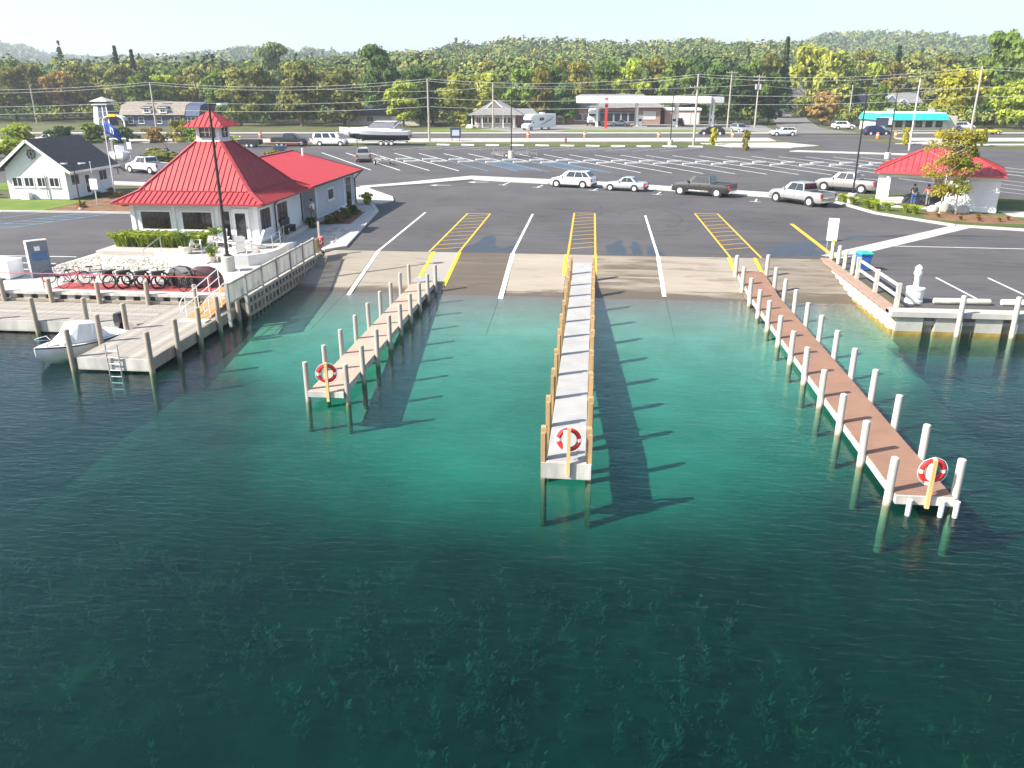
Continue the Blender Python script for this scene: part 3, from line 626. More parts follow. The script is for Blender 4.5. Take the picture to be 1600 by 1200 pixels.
# parking barrier rail, rail fence and bollards on the right wall
for k, (xa, xb) in enumerate(((16.4, 19.0), (19.5, 23.5), (24, 28))):
    O("barrier_log", MB().lathe([(.001, 0), (.13, .01), (.15, .05), (.15, xb - xa - .05), (.13, xb - xa), (.001, xb - xa)], (xa, 39.6, 1.16), 12, 'x'), WHITEPL if k else W_PALE, smooth=True,
      label=("grey log barrier at the edge of the right parking lot", "white log barrier right of the grey one", "white log barrier farthest right on the lot edge")[k], cat="barrier", group="log barriers along the right lot")
rl = T("rail_fence", "two rail grey wooden fence on the right seawall", "fence", (14.35, 38.6, 1.05))
for y in (0, 3.1, 6.2): O("post", MB().box(-.09, .09, y - .09, y + .09, -.1, 1.15), W_PALE, rl)
for z in (.45, .95): O("rail", MB().box(.09, .15, -.05, 6.3, z - .07, z + .07), W_PALE, rl)
CRM = M("cream_bollard", (.72, .66, .42), .6, var=.08)
for k, y in enumerate((45.9, 47.4, 48.7, 50.1)):
    b_ = T("bollard", "cream yellow bollard on the right seawall, %s from the sign" % ("fourth", "third", "second", "nearest")[k], "bollard", (14.42, y, 1.05), 0, "cream bollards")
    O("post", MB().lathe([(.11, 0), (.11, .98), (.09, 1.05), (.03, 1.08)], n=12), CRM, b_, True)
    if k == 3: O("cap", MB().lathe([(.12, 1.02), (.12, 1.12), (.05, 1.16)], n=12), YP2, b_, True)
ch = MB()
for a, c in ((45.9, 47.4), (47.4, 48.7), (48.7, 50.1)): ch.tube([(14.42, lerp(a, c, q / 8), 1.95 - .35 * math.sin(math.pi * q / 8)) for q in range(9)], .014, 5)
O("bollard_chain", ch, BLACKM, label="dark chain hanging between the cream bollards", cat="chain")
sg = T("sign", "blank white back of a sign on two thin posts by the ramp", "sign", (14.5, 50.9, 1.02), R(-22))
O("panel", MB().box(-.3, .3, -.02, .02, 1.0, 2.35), WHITEP, sg)
for x in (-.22, .22): O("post", MB().box(x - .02, x + .02, .02, .06, 0, 2.3), GALV, sg)
O("trim", MB().box(-.02, .02, -.03, -.021, 1.2, 2.2), M("pale_green", (.45, .6, .5), .6), sg)
tb = T("recycling_bin", "blue wheeled bin with green lid beside the bollards", "bin", (15.35, 47.2, 1.0), R(10))
bl = M("blue_plastic", (.04, .16, .5), .5); tl = M("teal_lid", (.03, .36, .33), .5)
O("body", MB().loft([[(s1 * (.26 + .07 * z), s2 * (.28 + .08 * z), z) for s1, s2 in ((-1, -1), (1, -1), (1, 1), (-1, 1))] for z in (.06, .95)]), bl, tb)
O("lid", MB().loft([[(s1 * a, s2 * b2, z) for s1, s2 in ((-1, -1), (1, -1), (1, 1), (-1, 1))] for a, b2, z in ((.36, .4, .955), (.36, .4, 1.0), (.28, .3, 1.08))]), tl, tb)
for s_ in (-1, 1): O("wheel", MB().lathe([(.001, -.04), (.11, -.04), (.11, .04), (.001, .04)], (s_ * .3, .3, .12), 12, 'x'), BLACKM, tb, True)
O("handle", MB().cyl((-.28, .4, .95), (.28, .4, .95), .025), bl, tb, True)
wl = T("water_fountain", "white pedestal on a round drum base by the right seawall", "pedestal", (15.6, 39.9, 1.0)); wl.scale = (.8, .8, .86)
O("drum", MB().lathe([(.52, 0), (.52, .14), (.47, .16), (.47, .3), (.5, .32), (.5, .62), (.45, .64), (.45, .72), (.53, .74), (.53, .84), (.1, .86)], n=24), WHITEPL, wl, True)
O("column", MB().lathe([(.16, .85), (.15, 1.3), (.17, 1.5), (.24, 1.6), (.24, 1.72), (.2, 1.8), (.22, 1.95), (.14, 2.06), (.05, 2.12)], n=16), WHITEPL, wl, True)
# ------------------------------------------------------------------ plaza at the left
sheet("plaza", [[(-31.4, 37.6), (-17.2, 37.6), (-17.2, 49.5), (-16.2, 51.0), (-18.2, 67.0), (-19.5, 70.5), (-21.4, 70.5), (-21.4, 51), (-30.6, 51), (-31.0, 43)]], .0, CONC, kind="structure", thick=.1)
sheet("terrace", [[(-30.4, 46.6), (-26.6, 46.6), (-22.2, 45.6), (-20.4, 45.0), (-19.4, 46.2), (-19.4, 49.5), (-20.6, 53), (-21.2, 70), (-30.4, 70)]], .1, SIDEW, kind="structure", thick=.26)
for k in range(3): sheet("terrace_step", [[(-26.4 + .1 * k, 46.5 - .42 * (2 - k)), (-22.4, 45.5 - .42 * (2 - k)), (-22.4, 46.4), (-26.4 + .1 * k, 47)]], .1, WHITEPL, kind="structure", thick=.08 * (k + 1))
sheet("river_stone_bed", [[(-30.6, 41.6), (-23.4, 43.2), (-26.6, 46.3), (-30.5, 46.4)]], .1, M("stone_bed", (.42, .38, .32), .95, var=.45, scale=7, bump=.9, bscale=9, coord='World'), kind="structure", thick=.03)
st = MB(); r_ = random.Random(5)
for k in range(1700):
    a, c = r_.random(), r_.random(); x = lerp(lerp(-30.5, -23.6, a), lerp(-30.4, -26.7, a), c); y = lerp(lerp(41.7, 43.3, a), 46.3, c); q = r_.uniform(.05, .11); zz = 1.13
    st.loft([[(x + q * s1 * math.cos(t + k), y + q * s1 * math.sin(t + k) * .8, zz + q * h) for t in (0, 1.05, 2.1, 3.14, 4.2, 5.2)] for s1, h in ((.8, -.2), (1, .2), (.6, .55))])
for k in range(500):
    x, y = r_.uniform(-19.3, -17.2), r_.uniform(52, 58); q = r_.uniform(.06, .15)
    if x > -16.4 - (y - 51) * .125 - .6: continue
    st.loft([[(x + q * s1 * math.cos(t + k), y + q * s1 * math.sin(t + k) * .8, 1.1 + q * h) for t in (0, 1.05, 2.1, 3.14, 4.2, 5.2)] for s1, h in ((.8, -.2), (1, .2), (.6, .55))])
O("river_stones", st, M("river_stone", (.5, .46, .4), .9, var=.35, scale=1.3, coord='World'), kind="stuff", label="loose pale river stones in the beds around the red roofed building", fix=False)
kerb("building_kerb", [(-17.1, 49.8), (-16.1, 51.0), (-18.1, 67.0), (-19.4, 70.6), (-21.6, 74.2)], .35, .14)
sheet("far_island", [[(-21.4, 71), (-18.9, 71.6), (-18.2, 73.5), (-19.0, 76.4), (-23.5, 83.5), (-30, 83.5), (-30, 71)]], 0, CONC, kind="structure", thick=.13)
sheet("shrub_bed", [[(-20.8, 59.5), (-18.3, 60), (-18.9, 66.4), (-20.8, 66.8)]], .102, MULCH, kind="structure")
cw = T("planter_wall", "curved white concrete planter wall beside the terrace", "planter wall", (-19.6, 46, 1.1))
arc = [(-20.6, 44.3), (-19.8, 44.5), (-19.1, 45.2), (-18.8, 46.4), (-18.9, 48.2), (-19.3, 50.2), (-19.8, 52.2)]
mb = MB()
rings = []
for i, (x, y) in enumerate(arc):
    a = arc[max(0, i - 1)]; c = arc[min(len(arc) - 1, i + 1)]; d = Vector((c[0] - a[0], c[1] - a[1])).normalized(); nn = Vector((-d.y, d.x)) * .15; h = .62 if i < 5 else .62 - .28 * (i - 4)
    x -= -19.6; y -= 46
    rings.append([(x - nn.x, y - nn.y, 0), (x + nn.x, y + nn.y, 0), (x + nn.x, y + nn.y, h), (x - nn.x, y - nn.y, h)])
O("wall", mb.loft(rings), M("smooth_white_concrete", (.68, .67, .65), .8, var=.08, scale=1.5), cw)
rl = T("terrace_railing", "thin grey steel railing along the terrace edge", "railing", (0, 0, 0))
pts = [(-22.2, 45.4), (-20.6, 44.9), (-19.7, 45.8), (-19.5, 47.6), (-19.7, 49.4), (-20.2, 51.4)]
for x, y in pts: O("post", MB().cyl((x, y, 1.3), (x, y, 2.32), .022), GALV, rl, True)
for z in (1.85, 2.3): O("rail", MB().tube([(x, y, z) for x, y in pts], .018), GALV, rl, True)
for k, (x, lab) in enumerate(((-22.35, "stair handrail at the right of the terrace steps"), (-25.9, "stair handrail at the left of the terrace steps"))):
    O("handrail", MB().tube([(x, 44.2, 1.1), (x, 44.2, 1.95), (x, 46.2, 2.35), (x, 46.2, 1.4)], .022), GALV, smooth=True, label="thin grey metal " + lab, cat="handrail", group="stair handrails")
# bikes' rail, kiosk and boxes
rr = T("bike_rail", "red rail and red mat along the front of the plaza", "bike rail", (-19.5, 37.85, 1.1))
RED2 = M("red_paint", (.5, .035, .05), .5)
O("mat", MB().box(-8.0, .4, .12, 1.5, .003, .02), M("red_mat", (.36, .06, .06), .9, var=.4, scale=5), rr)
for z in (.78,): O("rail", MB().cyl((-12.0, .1, z), (.6, .1, z), .022), RED2, rr, True)
for x in (-11.9, -8.4, -5.6, -2.8, .5): O("post", MB().cyl((x, .1, 0), (x, .1, .78), .022), RED2, rr, True)
kk = T("information_kiosk", "tall grey blue slab kiosk with a blue panel", "kiosk", (-29.9, 40.7, 1.1), R(48)); kk.scale = (.9, .9, .95)
O("slab", MB().box(-.55, .55, -.22, .22, 0, 2.0), M("kiosk_grey", (.17, .19, .225), .6), kk); O("end_panel", MB().box(-.585, -.552, -.24, .24, 0, 2.02), WHITEP, kk); O("top_cap", MB().box(-.6, .58, -.26, .26, 2.021, 2.08), W_PALE, kk)
O("blue_panel", MB().box(-.38, .42, -.245, -.222, .95, 1.4), M("kiosk_blue", (.07, .14, .3), .5), kk); O("notice", MB().box(-.2, .1, -.24, -.222, 1.5, 1.75), WHITEPL, kk)
for k, (x, y, s1, s2, h) in enumerate(((-31.6, 40.2, .7, .5, .95), (-32.9, 39.6, .55, .5, .8))):
    u_ = T("utility_box", ("white utility cabinet left of the kiosk", "white utility cabinet at the far left of the plaza")[k], "cabinet", (x, y, 1.1), R(-8), "white utility cabinets")
    O("body", MB().box(-s1, s1, -s2, s2, .08, h), WHITEPL, u_); O("lid", MB().box(-s1 - .03, s1 + .03, -s2 - .03, s2 + .03, h + .002, h + .07), WHITEPL, u_); O("plinth", MB().box(-s1 + .06, s1 - .06, -s2 + .06, s2 - .06, 0, .08), CONC, u_)
# ------------------------------------------------------------------ buildings
GLASS = M("window_glass", (.025, .03, .035), .06, var=.3, scale=1.0, spec=.8); DGLASS = M("brown_window_glass", (.035, .022, .018), .07, var=.5, scale=1.5, spec=.8)
TRIM = M("white_trim", (.8, .8, .79), .5, var=.04); REDMET = M("red_metal_roof", (.48, .072, .074), .38, .1, var=.16, scale=.9, spec=.5, stretch=(1, 1, .3)); REDSHIN = M("red_shingle", (.5, .034, .036), .6, var=.12, scale=4, bump=.2, bscale=20)
REDDK = M("dark_red_trim", (.3, .03, .035), .45); FRAME_DK = M("dark_window_frame", (.045, .02, .018), .5)
def siding(name, c, step=.16, var=.05):
    m, n, b = nodes_of(name); tc = n.nodes.new("ShaderNodeTexCoord"); sp = n.nodes.new("ShaderNodeSeparateXYZ"); n.links.new(tc.outputs['Object'], sp.inputs[0])
    md = n.nodes.new("ShaderNodeMath"); md.operation = 'MODULO'; md.inputs[1].default_value = step; n.links.new(sp.outputs[2], md.inputs[0])
    dv = n.nodes.new("ShaderNodeMath"); dv.operation = 'DIVIDE'; dv.inputs[1].default_value = step; n.links.new(md.outputs[0], dv.inputs[0])
    bp = n.nodes.new("ShaderNodeBump"); bp.inputs['Strength'].default_value = .6; bp.inputs['Distance'].default_value = .03; bp.invert = True
    n.links.new(dv.outputs[0], bp.inputs['Height']); n.links.new(bp.outputs[0], b.inputs['Normal'])
    ns = noise(n, 1.2, 4); r = ramp_node(n, ns.outputs[0], [(.3, tuple(q * (1 - var) for q in c)), (.7, tuple(min(1, q * (1 + var)) for q in c))])
    n.links.new(r.outputs[0], b.inputs['Base Color']); b.inputs['Roughness'].default_value = .65; MATS[name] = m; return m
S_WHITE = siding("white_siding", (.72, .73, .74)); S_GREY = siding("light_grey_siding", (.55, .57, .6)); S_BLUE = siding("navy_siding", (.045, .065, .13)); S_SLATE = siding("slate_blue_siding", (.22, .26, .33))
def shingle(name, c): return M(name, c, .85, var=.22, scale=2.5, bump=.4, bscale=9)
SH_DARK = shingle("charcoal_shingle", (.045, .047, .052)); SH_GREY = shingle("grey_shingle", (.21, .205, .2)); SH_TAN = shingle("tan_shingle", (.25, .215, .18))
BRICK = M("pinkish_brick", (.42, .26, .2), .9, var=.2, scale=6, bump=.3, bscale=20); STUC = M("cream_stucco", (.6, .56, .48), .9, var=.08)
def fr3(ud): ud = Vector(ud).normalized(); return ud, Vector((0, 0, 1)), ud.cross(Vector((0, 0, 1)))
def wbox(mb, o, ud, u0, u1, z0, z1, d0, d1):
    u, up, nn = fr3(ud); o = Vector(o); vs = [o + u * a + up * c + nn * d for d in (d0, d1) for c in (z0, z1) for a in (u0, u1)]
    return mb.add(vs, [(0, 1, 3, 2), (4, 6, 7, 5), (0, 4, 5, 1), (2, 3, 7, 6), (0, 2, 6, 4), (1, 5, 7, 3)])
def win(t, o, ud, w_, h, nx=2, nz=1, tw=.1, fm=None, gm=None, name="window", mull=None, sill=True):
    """window on a wall: frame is the part, panes, mullions and sill its pieces. o = lower left corner on the wall"""
    fm = fm or TRIM; gm = gm or GLASS; mb = MB()
    wbox(mb, o, ud, -tw, 0, -tw, h + tw, 0, .05); wbox(mb, o, ud, w_, w_ + tw, -tw, h + tw, 0, .05); wbox(mb, o, ud, 0, w_, h, h + tw, 0, .05); wbox(mb, o, ud, 0, w_, -tw, 0, 0, .05)
    f_ = O(name, mb, fm, t)
    for i in range(nx):
        for j in range(nz):
            mp = MB(); wbox(mp, o, ud, w_ * i / nx + .012, w_ * (i + 1) / nx - .012, h * j / nz + .012, h * (j + 1) / nz - .012, 0.002, .014); O("pane", mp, gm, f_)
    if nx * nz > 1:
        mb = MB()
        for i in range(1, nx): wbox(mb, o, ud, w_ * i / nx - .025, w_ * i / nx + .025, 0, h, .001, .032)
        for j in range(1, nz): wbox(mb, o, ud, 0, w_, h * j / nz - .02, h * j / nz + .02, .0015, .03)
        O("mullion", mb, mull or fm, f_)
    if sill: O("sill", wbox(MB(), o, ud, -tw - .04, w_ + tw + .04, -tw - .05, -tw - .002, 0, .1), fm, f_)
    return f_
def door(t, o, ud, w_, h, mat, glass=True, gm=None):
    d = O("door", wbox(MB(), o, ud, 0, w_, 0, h, 0, .045), mat, t)
    O("door_frame", wbox(wbox(wbox(MB(), o, ud, -.1, -.004, 0, h + .1, 0, .06), o, ud, w_ + .004, w_ + .1, 0, h + .1, 0, .06), o, ud, -.004, w_ + .004, h + .004, h + .1, 0, .06), TRIM, d)
    if glass: O("pane", wbox(MB(), o, ud, .14, w_ - .14, .25, h - .2, .047, .055), gm or GLASS, d)
    O("handle", wbox(MB(), o, ud, w_ - .11, w_ - .07, .95, 1.1, .047, .1), GALV, d)
    return d
def slab_roof(mb, quads, th=.12):
    for q in quads:
        q = [Vector(p) for p in q]; n_ = (q[1] - q[0]).cross(q[2] - q[0]).normalized()
        if n_.z < 0: n_ = -n_
        k = len(q); mb.add([p for p in q] + [p - n_ * th for p in q], [tuple(range(k)), tuple(range(2 * k - 1, k - 1, -1))] + [(i, k + i, k + (i + 1) % k, (i + 1) % k) for i in range(k)])
    return mb
def frustum_seams(roof, a, z0, b_, z1, step, mat, sides=(0, 1, 2, 3), w_=.035, h=.05):
    for sd_ in sides:
        s_ = -a + step
        while s_ < a - .05:
            t_ = 1.0 if abs(s_) <= b_ else (a - abs(s_)) / (a - b_)
            if t_ > .06:
                rot = Matrix.Rotation(sd_ * math.pi / 2, 4, 'Z'); y = lerp(-a, -b_, t_); z = lerp(z0, z1, t_)
                O("seam", MB().bar(rot @ Vector((s_, -a - .01, z0 + .02)), rot @ Vector((s_, y, z + .02)), w_, h), mat, roof)
            s_ += step
# --- main building with red roof
ZB = 1.36; CX, CY = -25.45, 54.0
mbd = T("harbor_building", "white harbor building with pyramid red metal roof, cupola and red wing", "building", (CX, CY, ZB))
hw = 4.1
O("wall", MB().box(-hw, hw, -hw, hw, 0, 2.5), S_WHITE, mbd); O("base_board", MB().box(-hw - .03, hw + .03, -hw - .03, hw + .03, 0, .22), TRIM, mbd)
for sx_ in (-1, 1): O("corner_board", MB().box(sx_ * hw - .14, sx_ * hw + .14, -hw - .06, -hw + .22, 0, 2.5), TRIM, mbd)
for x in (-1.35, 1.55): O("pilaster", MB().box(x - .1, x + .1, -hw - .05, -hw - .001, .2, 2.5), TRIM, mbd)
O("soffit", MB().box(-4.75, 4.75, -4.75, 4.75, 2.5, 2.58), TRIM, mbd)
E0, ZE = 4.92, 2.60; K, ZK = 3.72, 3.2; U, ZU = .86, 6.1
rf_ = MB()
for a, za, b_, zb in ((E0, ZE, K, ZK), (K, ZK, U, ZU)):
    for q in range(4):
        rot = Matrix.Rotation(q * math.pi / 2, 4, 'Z'); rf_.add([rot @ Vector(p) for p in ((-a, -a, za), (a, -a, za), (b_, -b_, zb), (-b_, -b_, zb))], [(0, 1, 2, 3)])
rf_.box(-E0, E0, -E0, E0, ZE - .1, ZE - .001)
roof = O("roof", rf_, REDMET, mbd, fix=False)
frustum_seams(roof, E0, ZE, K, ZK, .36, REDDK); frustum_seams(roof, K, ZK, U, ZU, .36, REDDK)
for q in range(4):
    rot = Matrix.Rotation(q * math.pi / 2, 4, 'Z')
    O("hip_cap", MB().bar(rot @ Vector((-E0, -E0, ZE + .03)), rot @ Vector((-K, -K, ZK + .03)), .22, .06).bar(rot @ Vector((-K, -K, ZK + .03)), rot @ Vector((-U, -U, ZU + .03)), .22, .06), REDMET, roof)
    O("kick_flashing", MB().bar(rot @ Vector((-K, -K - .02, ZK + .02)), rot @ Vector((K, -K - .02, ZK + .02)), .08, .05), REDDK, roof)
    O("gutter", MB().bar(rot @ Vector((-E0, -E0 - .05, ZE - .06)), rot @ Vector((E0 + .05, -E0 - .05, ZE - .06)), .1, .1), REDDK, roof)
cup = O("cupola", MB().box(-.8, .8, -.8, .8, ZU - .4, ZU + .92), S_WHITE, mbd)
O("cupola_trim", MB().box(-.9, .9, -.9, .9, ZU - .02, ZU + .1), TRIM, cup)
win(mbd, (-.46, -.81, ZU + .3), (1, 0, 0), .92, .55, 3, 2, .06, FRAME_DK, GLASS, mull=TRIM, sill=False); win(mbd, (.81, -.3, ZU + .3), (0, 1, 0), .6, .55, 2, 2, .06, FRAME_DK, GLASS, mull=TRIM, sill=False)
cr = MB()
for q in range(4):
    rot = Matrix.Rotation(q * math.pi / 2, 4, 'Z'); cr.add([rot @ Vector(p) for p in ((-1.35, -1.35, ZU + .95), (1.35, -1.35, ZU + .95), (0, 0, ZU + 1.95))], [(0, 1, 2)])
cr.box(-1.35, 1.35, -1.35, 1.35, ZU + .9, ZU + .949)
croof = O("cupola_roof", cr, REDMET, mbd, fix=False); frustum_seams(croof, 1.35, ZU + .95, .02, ZU + 1.93, .36, REDDK, w_=.03, h=.04)
O("finial", MB().lathe([(.05, ZU + 1.9), (.06, ZU + 2.05), (.01, ZU + 2.2)], n=8), REDDK, croof, True)
y_ = -hw - .001
win(mbd, (-3.55, y_, .85), (1, 0, 0), 1.95, 1.1, 4, 1, .13, TRIM, DGLASS, mull=FRAME_DK); win(mbd, (-.78, y_, .85), (1, 0, 0), 1.95, 1.1, 4, 1, .13, TRIM, DGLASS, mull=FRAME_DK)
win(mbd, (1.95, y_, .2), (1, 0, 0), .42, 1.85, 1, 1, .08, TRIM, GLASS, name="sidelight", sill=False); door(mbd, (2.6, y_ - .0, .02), (1, 0, 0), .95, 2.1, TRIM)
x_ = hw + .001
win(mbd, (x_, -3.5, .75), (0, 1, 0), 1.7, 1.3, 3, 2, .13, TRIM, DGLASS, mull=FRAME_DK); win(mbd, (x_, -.6, .75), (0, 1, 0), 1.9, 1.3, 3, 2, .13, TRIM, DGLASS, mull=FRAME_DK)
O("downspout", MB().tube([(hw + .5, -1.05, ZE - .1), (hw + .1, -1.1, ZE - .5), (hw + .1, -1.1, .1)], .05), FRAME_DK, mbd, True)
# wing
WX0, WX1, WY0, WY1 = -6.9, 4.35, 6.6, 17.0
O("wing_wall", MB().box(WX0, WX1, WY0, WY1, -.3, 2.62), S_GREY, mbd); O("link_wall", MB().box(-3, 3.4, 4.1, 6.6, -.2, 2.5), S_GREY, mbd)
for y in (WY0 + .1, WY1 - 3.1, WY1 - .1): O("wing_trim", MB().box(WX1 + .001, WX1 + .06, y - .13, y + .13, -.3, 2.6), TRIM, mbd)
O("wing_base", MB().box(WX1 + .0005, WX1 + .04, WY0, WY1, -.3, .1), TRIM, mbd)
O("gable_wall", MB().add([(WX0, WY1, 2.6), (WX1, WY1, 2.6), (-1.25, WY1, 4.05), (WX0, WY1 - .2, 2.6), (WX1, WY1 - .2, 2.6), (-1.25, WY1 - .2, 4.05)], [(0, 1, 2), (5, 4, 3), (0, 3, 4, 1), (1, 4, 5, 2), (2, 5, 3, 0)]), S_GREY, mbd)
wr = MB(); xr, zr_ = -1.25, 4.25; ex0, ex1, ze = -7.6, 5.05, 2.68
slab_roof(wr, [[(xr, 4.0, zr_), (ex1, 4.0, ze), (ex1, WY1 + .5, ze), (xr, WY1 + .5, zr_)], [(xr, 4.0, zr_), (xr, WY1 + .5, zr_), (ex0, WY1 + .5, ze), (ex0, 4.0, ze)]], .14)
wroof = O("wing_roof", wr, REDSHIN, mbd)
O("roof_edge", MB().bar((ex1 + .03, 4.9, ze - .05), (ex1 + .03, WY1 + .5, ze - .05), .1, .14), FRAME_DK, wroof); O("rake_edge", MB().bar((xr, WY1 + .53, zr_ - .03), (ex1, WY1 + .53, ze - .03), .06, .16), FRAME_DK, wroof); O("ridge_cap", MB().bar((xr, 6, zr_ + .02), (xr, WY1 + .5, zr_ + .02), .25, .05), REDDK, wroof)
for x, y in ((-2.2, 11), (.2, 16.3)): O("vent_pipe", MB().cyl((x, y, 3.4), (x, y, 4.55), .09), WHITEP, wroof, True)
O("downspout", MB().tube([(ex1, WY1 + .2, ze - .1), (WX1 + .12, WY1 - .05, ze - .7), (WX1 + .12, WY1 - .05, -.2)], .05), FRAME_DK, mbd, True)
win(mbd, (WX1 + .001, 9.6, 1.05), (0, 1, 0), 1.4, .75, 3, 2, .12, TRIM, GLASS, mull=FRAME_DK); door(mbd, (WX1 + .001, 14.4, -.25), (0, 1, 0), 1.5, 2.5, FRAME_DK)
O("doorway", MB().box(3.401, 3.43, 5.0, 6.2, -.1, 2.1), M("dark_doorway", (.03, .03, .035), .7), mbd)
# furniture and planting on the terrace
def chair(label, x, y, rz):
    t = T("adirondack_chair", label, "chair", (x, y, ZB), rz, "white chairs on the terrace")
    O("seat", MB().add([(-.28, -.3, .38), (.28, -.3, .38), (.28, .25, .25), (-.28, .25, .25), (-.28, -.3, .34), (.28, -.3, .34), (.28, .25, .21), (-.28, .25, .21)], [(0, 1, 2, 3), (7, 6, 5, 4), (0, 4, 5, 1), (1, 5, 6, 2), (2, 6, 7, 3), (3, 7, 4, 0)]), WHITEPL, t)
    O("backrest", MB().add([(-.27, .2, .25), (.27, .2, .25), (.33, .52, 1.02), (.15, .55, 1.1), (-.15, .55, 1.1), (-.33, .52, 1.02), (-.27, .24, .25), (.27, .24, .25), (.33, .56, 1.02), (.15, .59, 1.1), (-.15, .59, 1.1), (-.33, .56, 1.02)], [(0, 1, 2, 3, 4, 5), (11, 10, 9, 8, 7, 6)] + [(i, 6 + i, 6 + (i + 1) % 6, (i + 1) % 6) for i in range(6)]), WHITEPL, t)
    for s_ in (-1, 1):
        O("armrest", MB().box(s_ * .37 - .07, s_ * .37 + .07, -.4, .38, .56, .59), WHITEPL, t); O("leg", MB().box(s_ * .34 - .03, s_ * .34 + .03, -.36, -.26, 0, .56), WHITEPL, t); O("leg", MB().bar((s_ * .32, -.3, .33), (s_ * .32, .55, .02), .04, .1), WHITEPL, t)
chair("white lounge chair nearest the ornamental grasses", -24.6, 47.6, R(55)); chair("white lounge chair between the big windows and the lamp", -23.2, 48.7, R(20)); chair("white lounge chair right of the glass door", -20.9, 48.4, R(-60)); chair("white lounge chair at the front of the terrace by the lamp", -21.3, 46.9, R(-150))
bn = T("bench", "dark bench under the side windows of the red roofed building", "bench", (-20.95, 54.3, 1.36), R(90))
O("seat", MB().box(-.8, .8, -.25, .2, .42, .46), FRAME_DK, bn); O("backrest", MB().box(-.8, .8, .2, .25, .5, .95), FRAME_DK, bn)
for s_ in (-.7, .7): O("leg", MB().box(s_ - .04, s_ + .04, -.22, .22, 0, .42), FRAME_DK, bn)
# --- cottage
ct = T("cottage", "small white gabled cottage with charcoal roof and ship wheel emblem", "building", (-51.05, 71.3, 1.12))
cw_, cd, ch_ = 2.9, 7.2, 2.75
O("wall", MB().box(-cw_, cw_, 0, cd, 0, ch_), S_WHITE, ct)
for y0, nm in ((0.0, "front_gable"), (cd - .15, "rear_gable")): O(nm, MB().add([(-cw_, y0, ch_), (cw_, y0, ch_), (0, y0, 5.15), (-cw_, y0 + .15, ch_), (cw_, y0 + .15, ch_), (0, y0 + .15, 5.15)], [(0, 1, 2), (5, 4, 3), (0, 3, 4, 1), (1, 4, 5, 2), (2, 5, 3, 0)]), S_WHITE, ct)
cr_ = O("roof", slab_roof(MB(), [[(0, -.5, 5.32), (3.75, -.5, 2.5), (3.75, cd + .4, 2.5), (0, cd + .4, 5.32)], [(0, -.5, 5.32), (0, cd + .4, 5.32), (-3.75, cd + .4, 2.5), (-3.75, -.5, 2.5)]], .13), SH_DARK, ct)
for s_ in (-1, 1): O("barge_board", MB().bar((0, -.53, 5.2), (s_ * 3.75, -.53, 2.38), .06, .24), TRIM, cr_)
O("fascia", MB().bar((3.77, -.5, 2.42), (3.77, cd + .4, 2.42), .05, .2), TRIM, cr_)
for x in (-2.3, -1.15, 0.1, 1.3): win(ct, (x, -.001, 1.15), (1, 0, 0), .85, .75, 2, 1, .07, TRIM, GLASS)
for k, y in enumerate((.7, 5.2)): win(ct, (cw_ + .001, y, 1.2), (0, 1, 0), 1.2, .9, 2, 1, .08, TRIM, GLASS)
door(ct, (cw_ + .001, 2.7, .05), (0, 1, 0), .9, 2.05, TRIM)
whl = O("ship_wheel", MB().torus((0, -.06, 4.0), .36, .045, 'y', 16, 6).lathe([(.001, -.1), (.1, -.1), (.1, -.02), (.001, -.02)], (0, 0, 4.0), 10, 'y'), M("dark_bronze", (.06, .045, .04), .5), ct, True)
for k in range(8): a = k * math.pi / 4; O("spoke", MB().bar((.08 * math.cos(a), -.06, 4 + .08 * math.sin(a)), (.5 * math.cos(a), -.06, 4 + .5 * math.sin(a)), .035, .035), MATS["dark_bronze"], whl)
O("air_conditioner", MB().box(-1.4, -.6, -.65, -.1, 0, .65), WHITEP, ct); O("vent_stack", MB().cyl((.9, -.1, .1), (.9, -.1, 2.2), .05), GALV, ct, True)
# --- pavilion
pv = T("pavilion", "open white picnic pavilion with red metal hip roof behind the birch", "pavilion", (30.0, 75.9, 1.15), R(-22))
ax, ay = 4.95, 4.2; zE, zR_, rl_ = 2.95, 4.7, 1.3
pr_ = MB().add([(-ax, -ay, zE), (ax, -ay, zE), (ax, ay, zE), (-ax, ay, zE), (-rl_, 0, zR_), (rl_, 0, zR_)], [(0, 1, 5, 4), (1, 2, 5), (2, 3, 4, 5), (3, 0, 4)]); pr_.box(-ax, ax, -ay, ay, zE - .16, zE - .001)
pro = O("roof", pr_, REDMET, pv, fix=False)
for i in range(1, 22):
    x = -ax + i * .47
    if x > ax - .2: break
    t_ = min(1, (ax - abs(x)) / (ax - rl_)); O("seam", MB().bar((x, -ay, zE + .02), (x, lerp(-ay, 0, t_), lerp(zE, zR_, t_) + .02), .03, .045), REDDK, pro)
for i in range(1, 17):
    y = -ay + i * .49; t_ = 1 - abs(y) / ay
    for s_ in (-1, 1): O("seam", MB().bar((s_ * ax, y, zE + .02), (s_ * lerp(ax, rl_, t_), y, lerp(zE, zR_, t_) + .02), .03, .045), REDDK, pro)
for s_ in (-1, 1):
    for q in (-1, 1): O("hip_cap", MB().bar((s_ * ax, q * ay, zE + .03), (s_ * rl_, 0, zR_ + .03), .18, .05), REDMET, pro)
for x, y in ((-4.3, -3.5), (-4.3, 3.4), (4.3, 3.4), (0, 3.4)): O("post", MB().box(x - .3, x + .3, y - .3, y + .3, .02, 2.78), TRIM, pv)
O("beam", MB().box(-4.6, 4.6, -3.75, -3.3, 2.5, 2.785), TRIM, pv); O("rear_beam", MB().box(-4.6, 4.6, 3.2, 3.6, 2.5, 2.785), TRIM, pv)
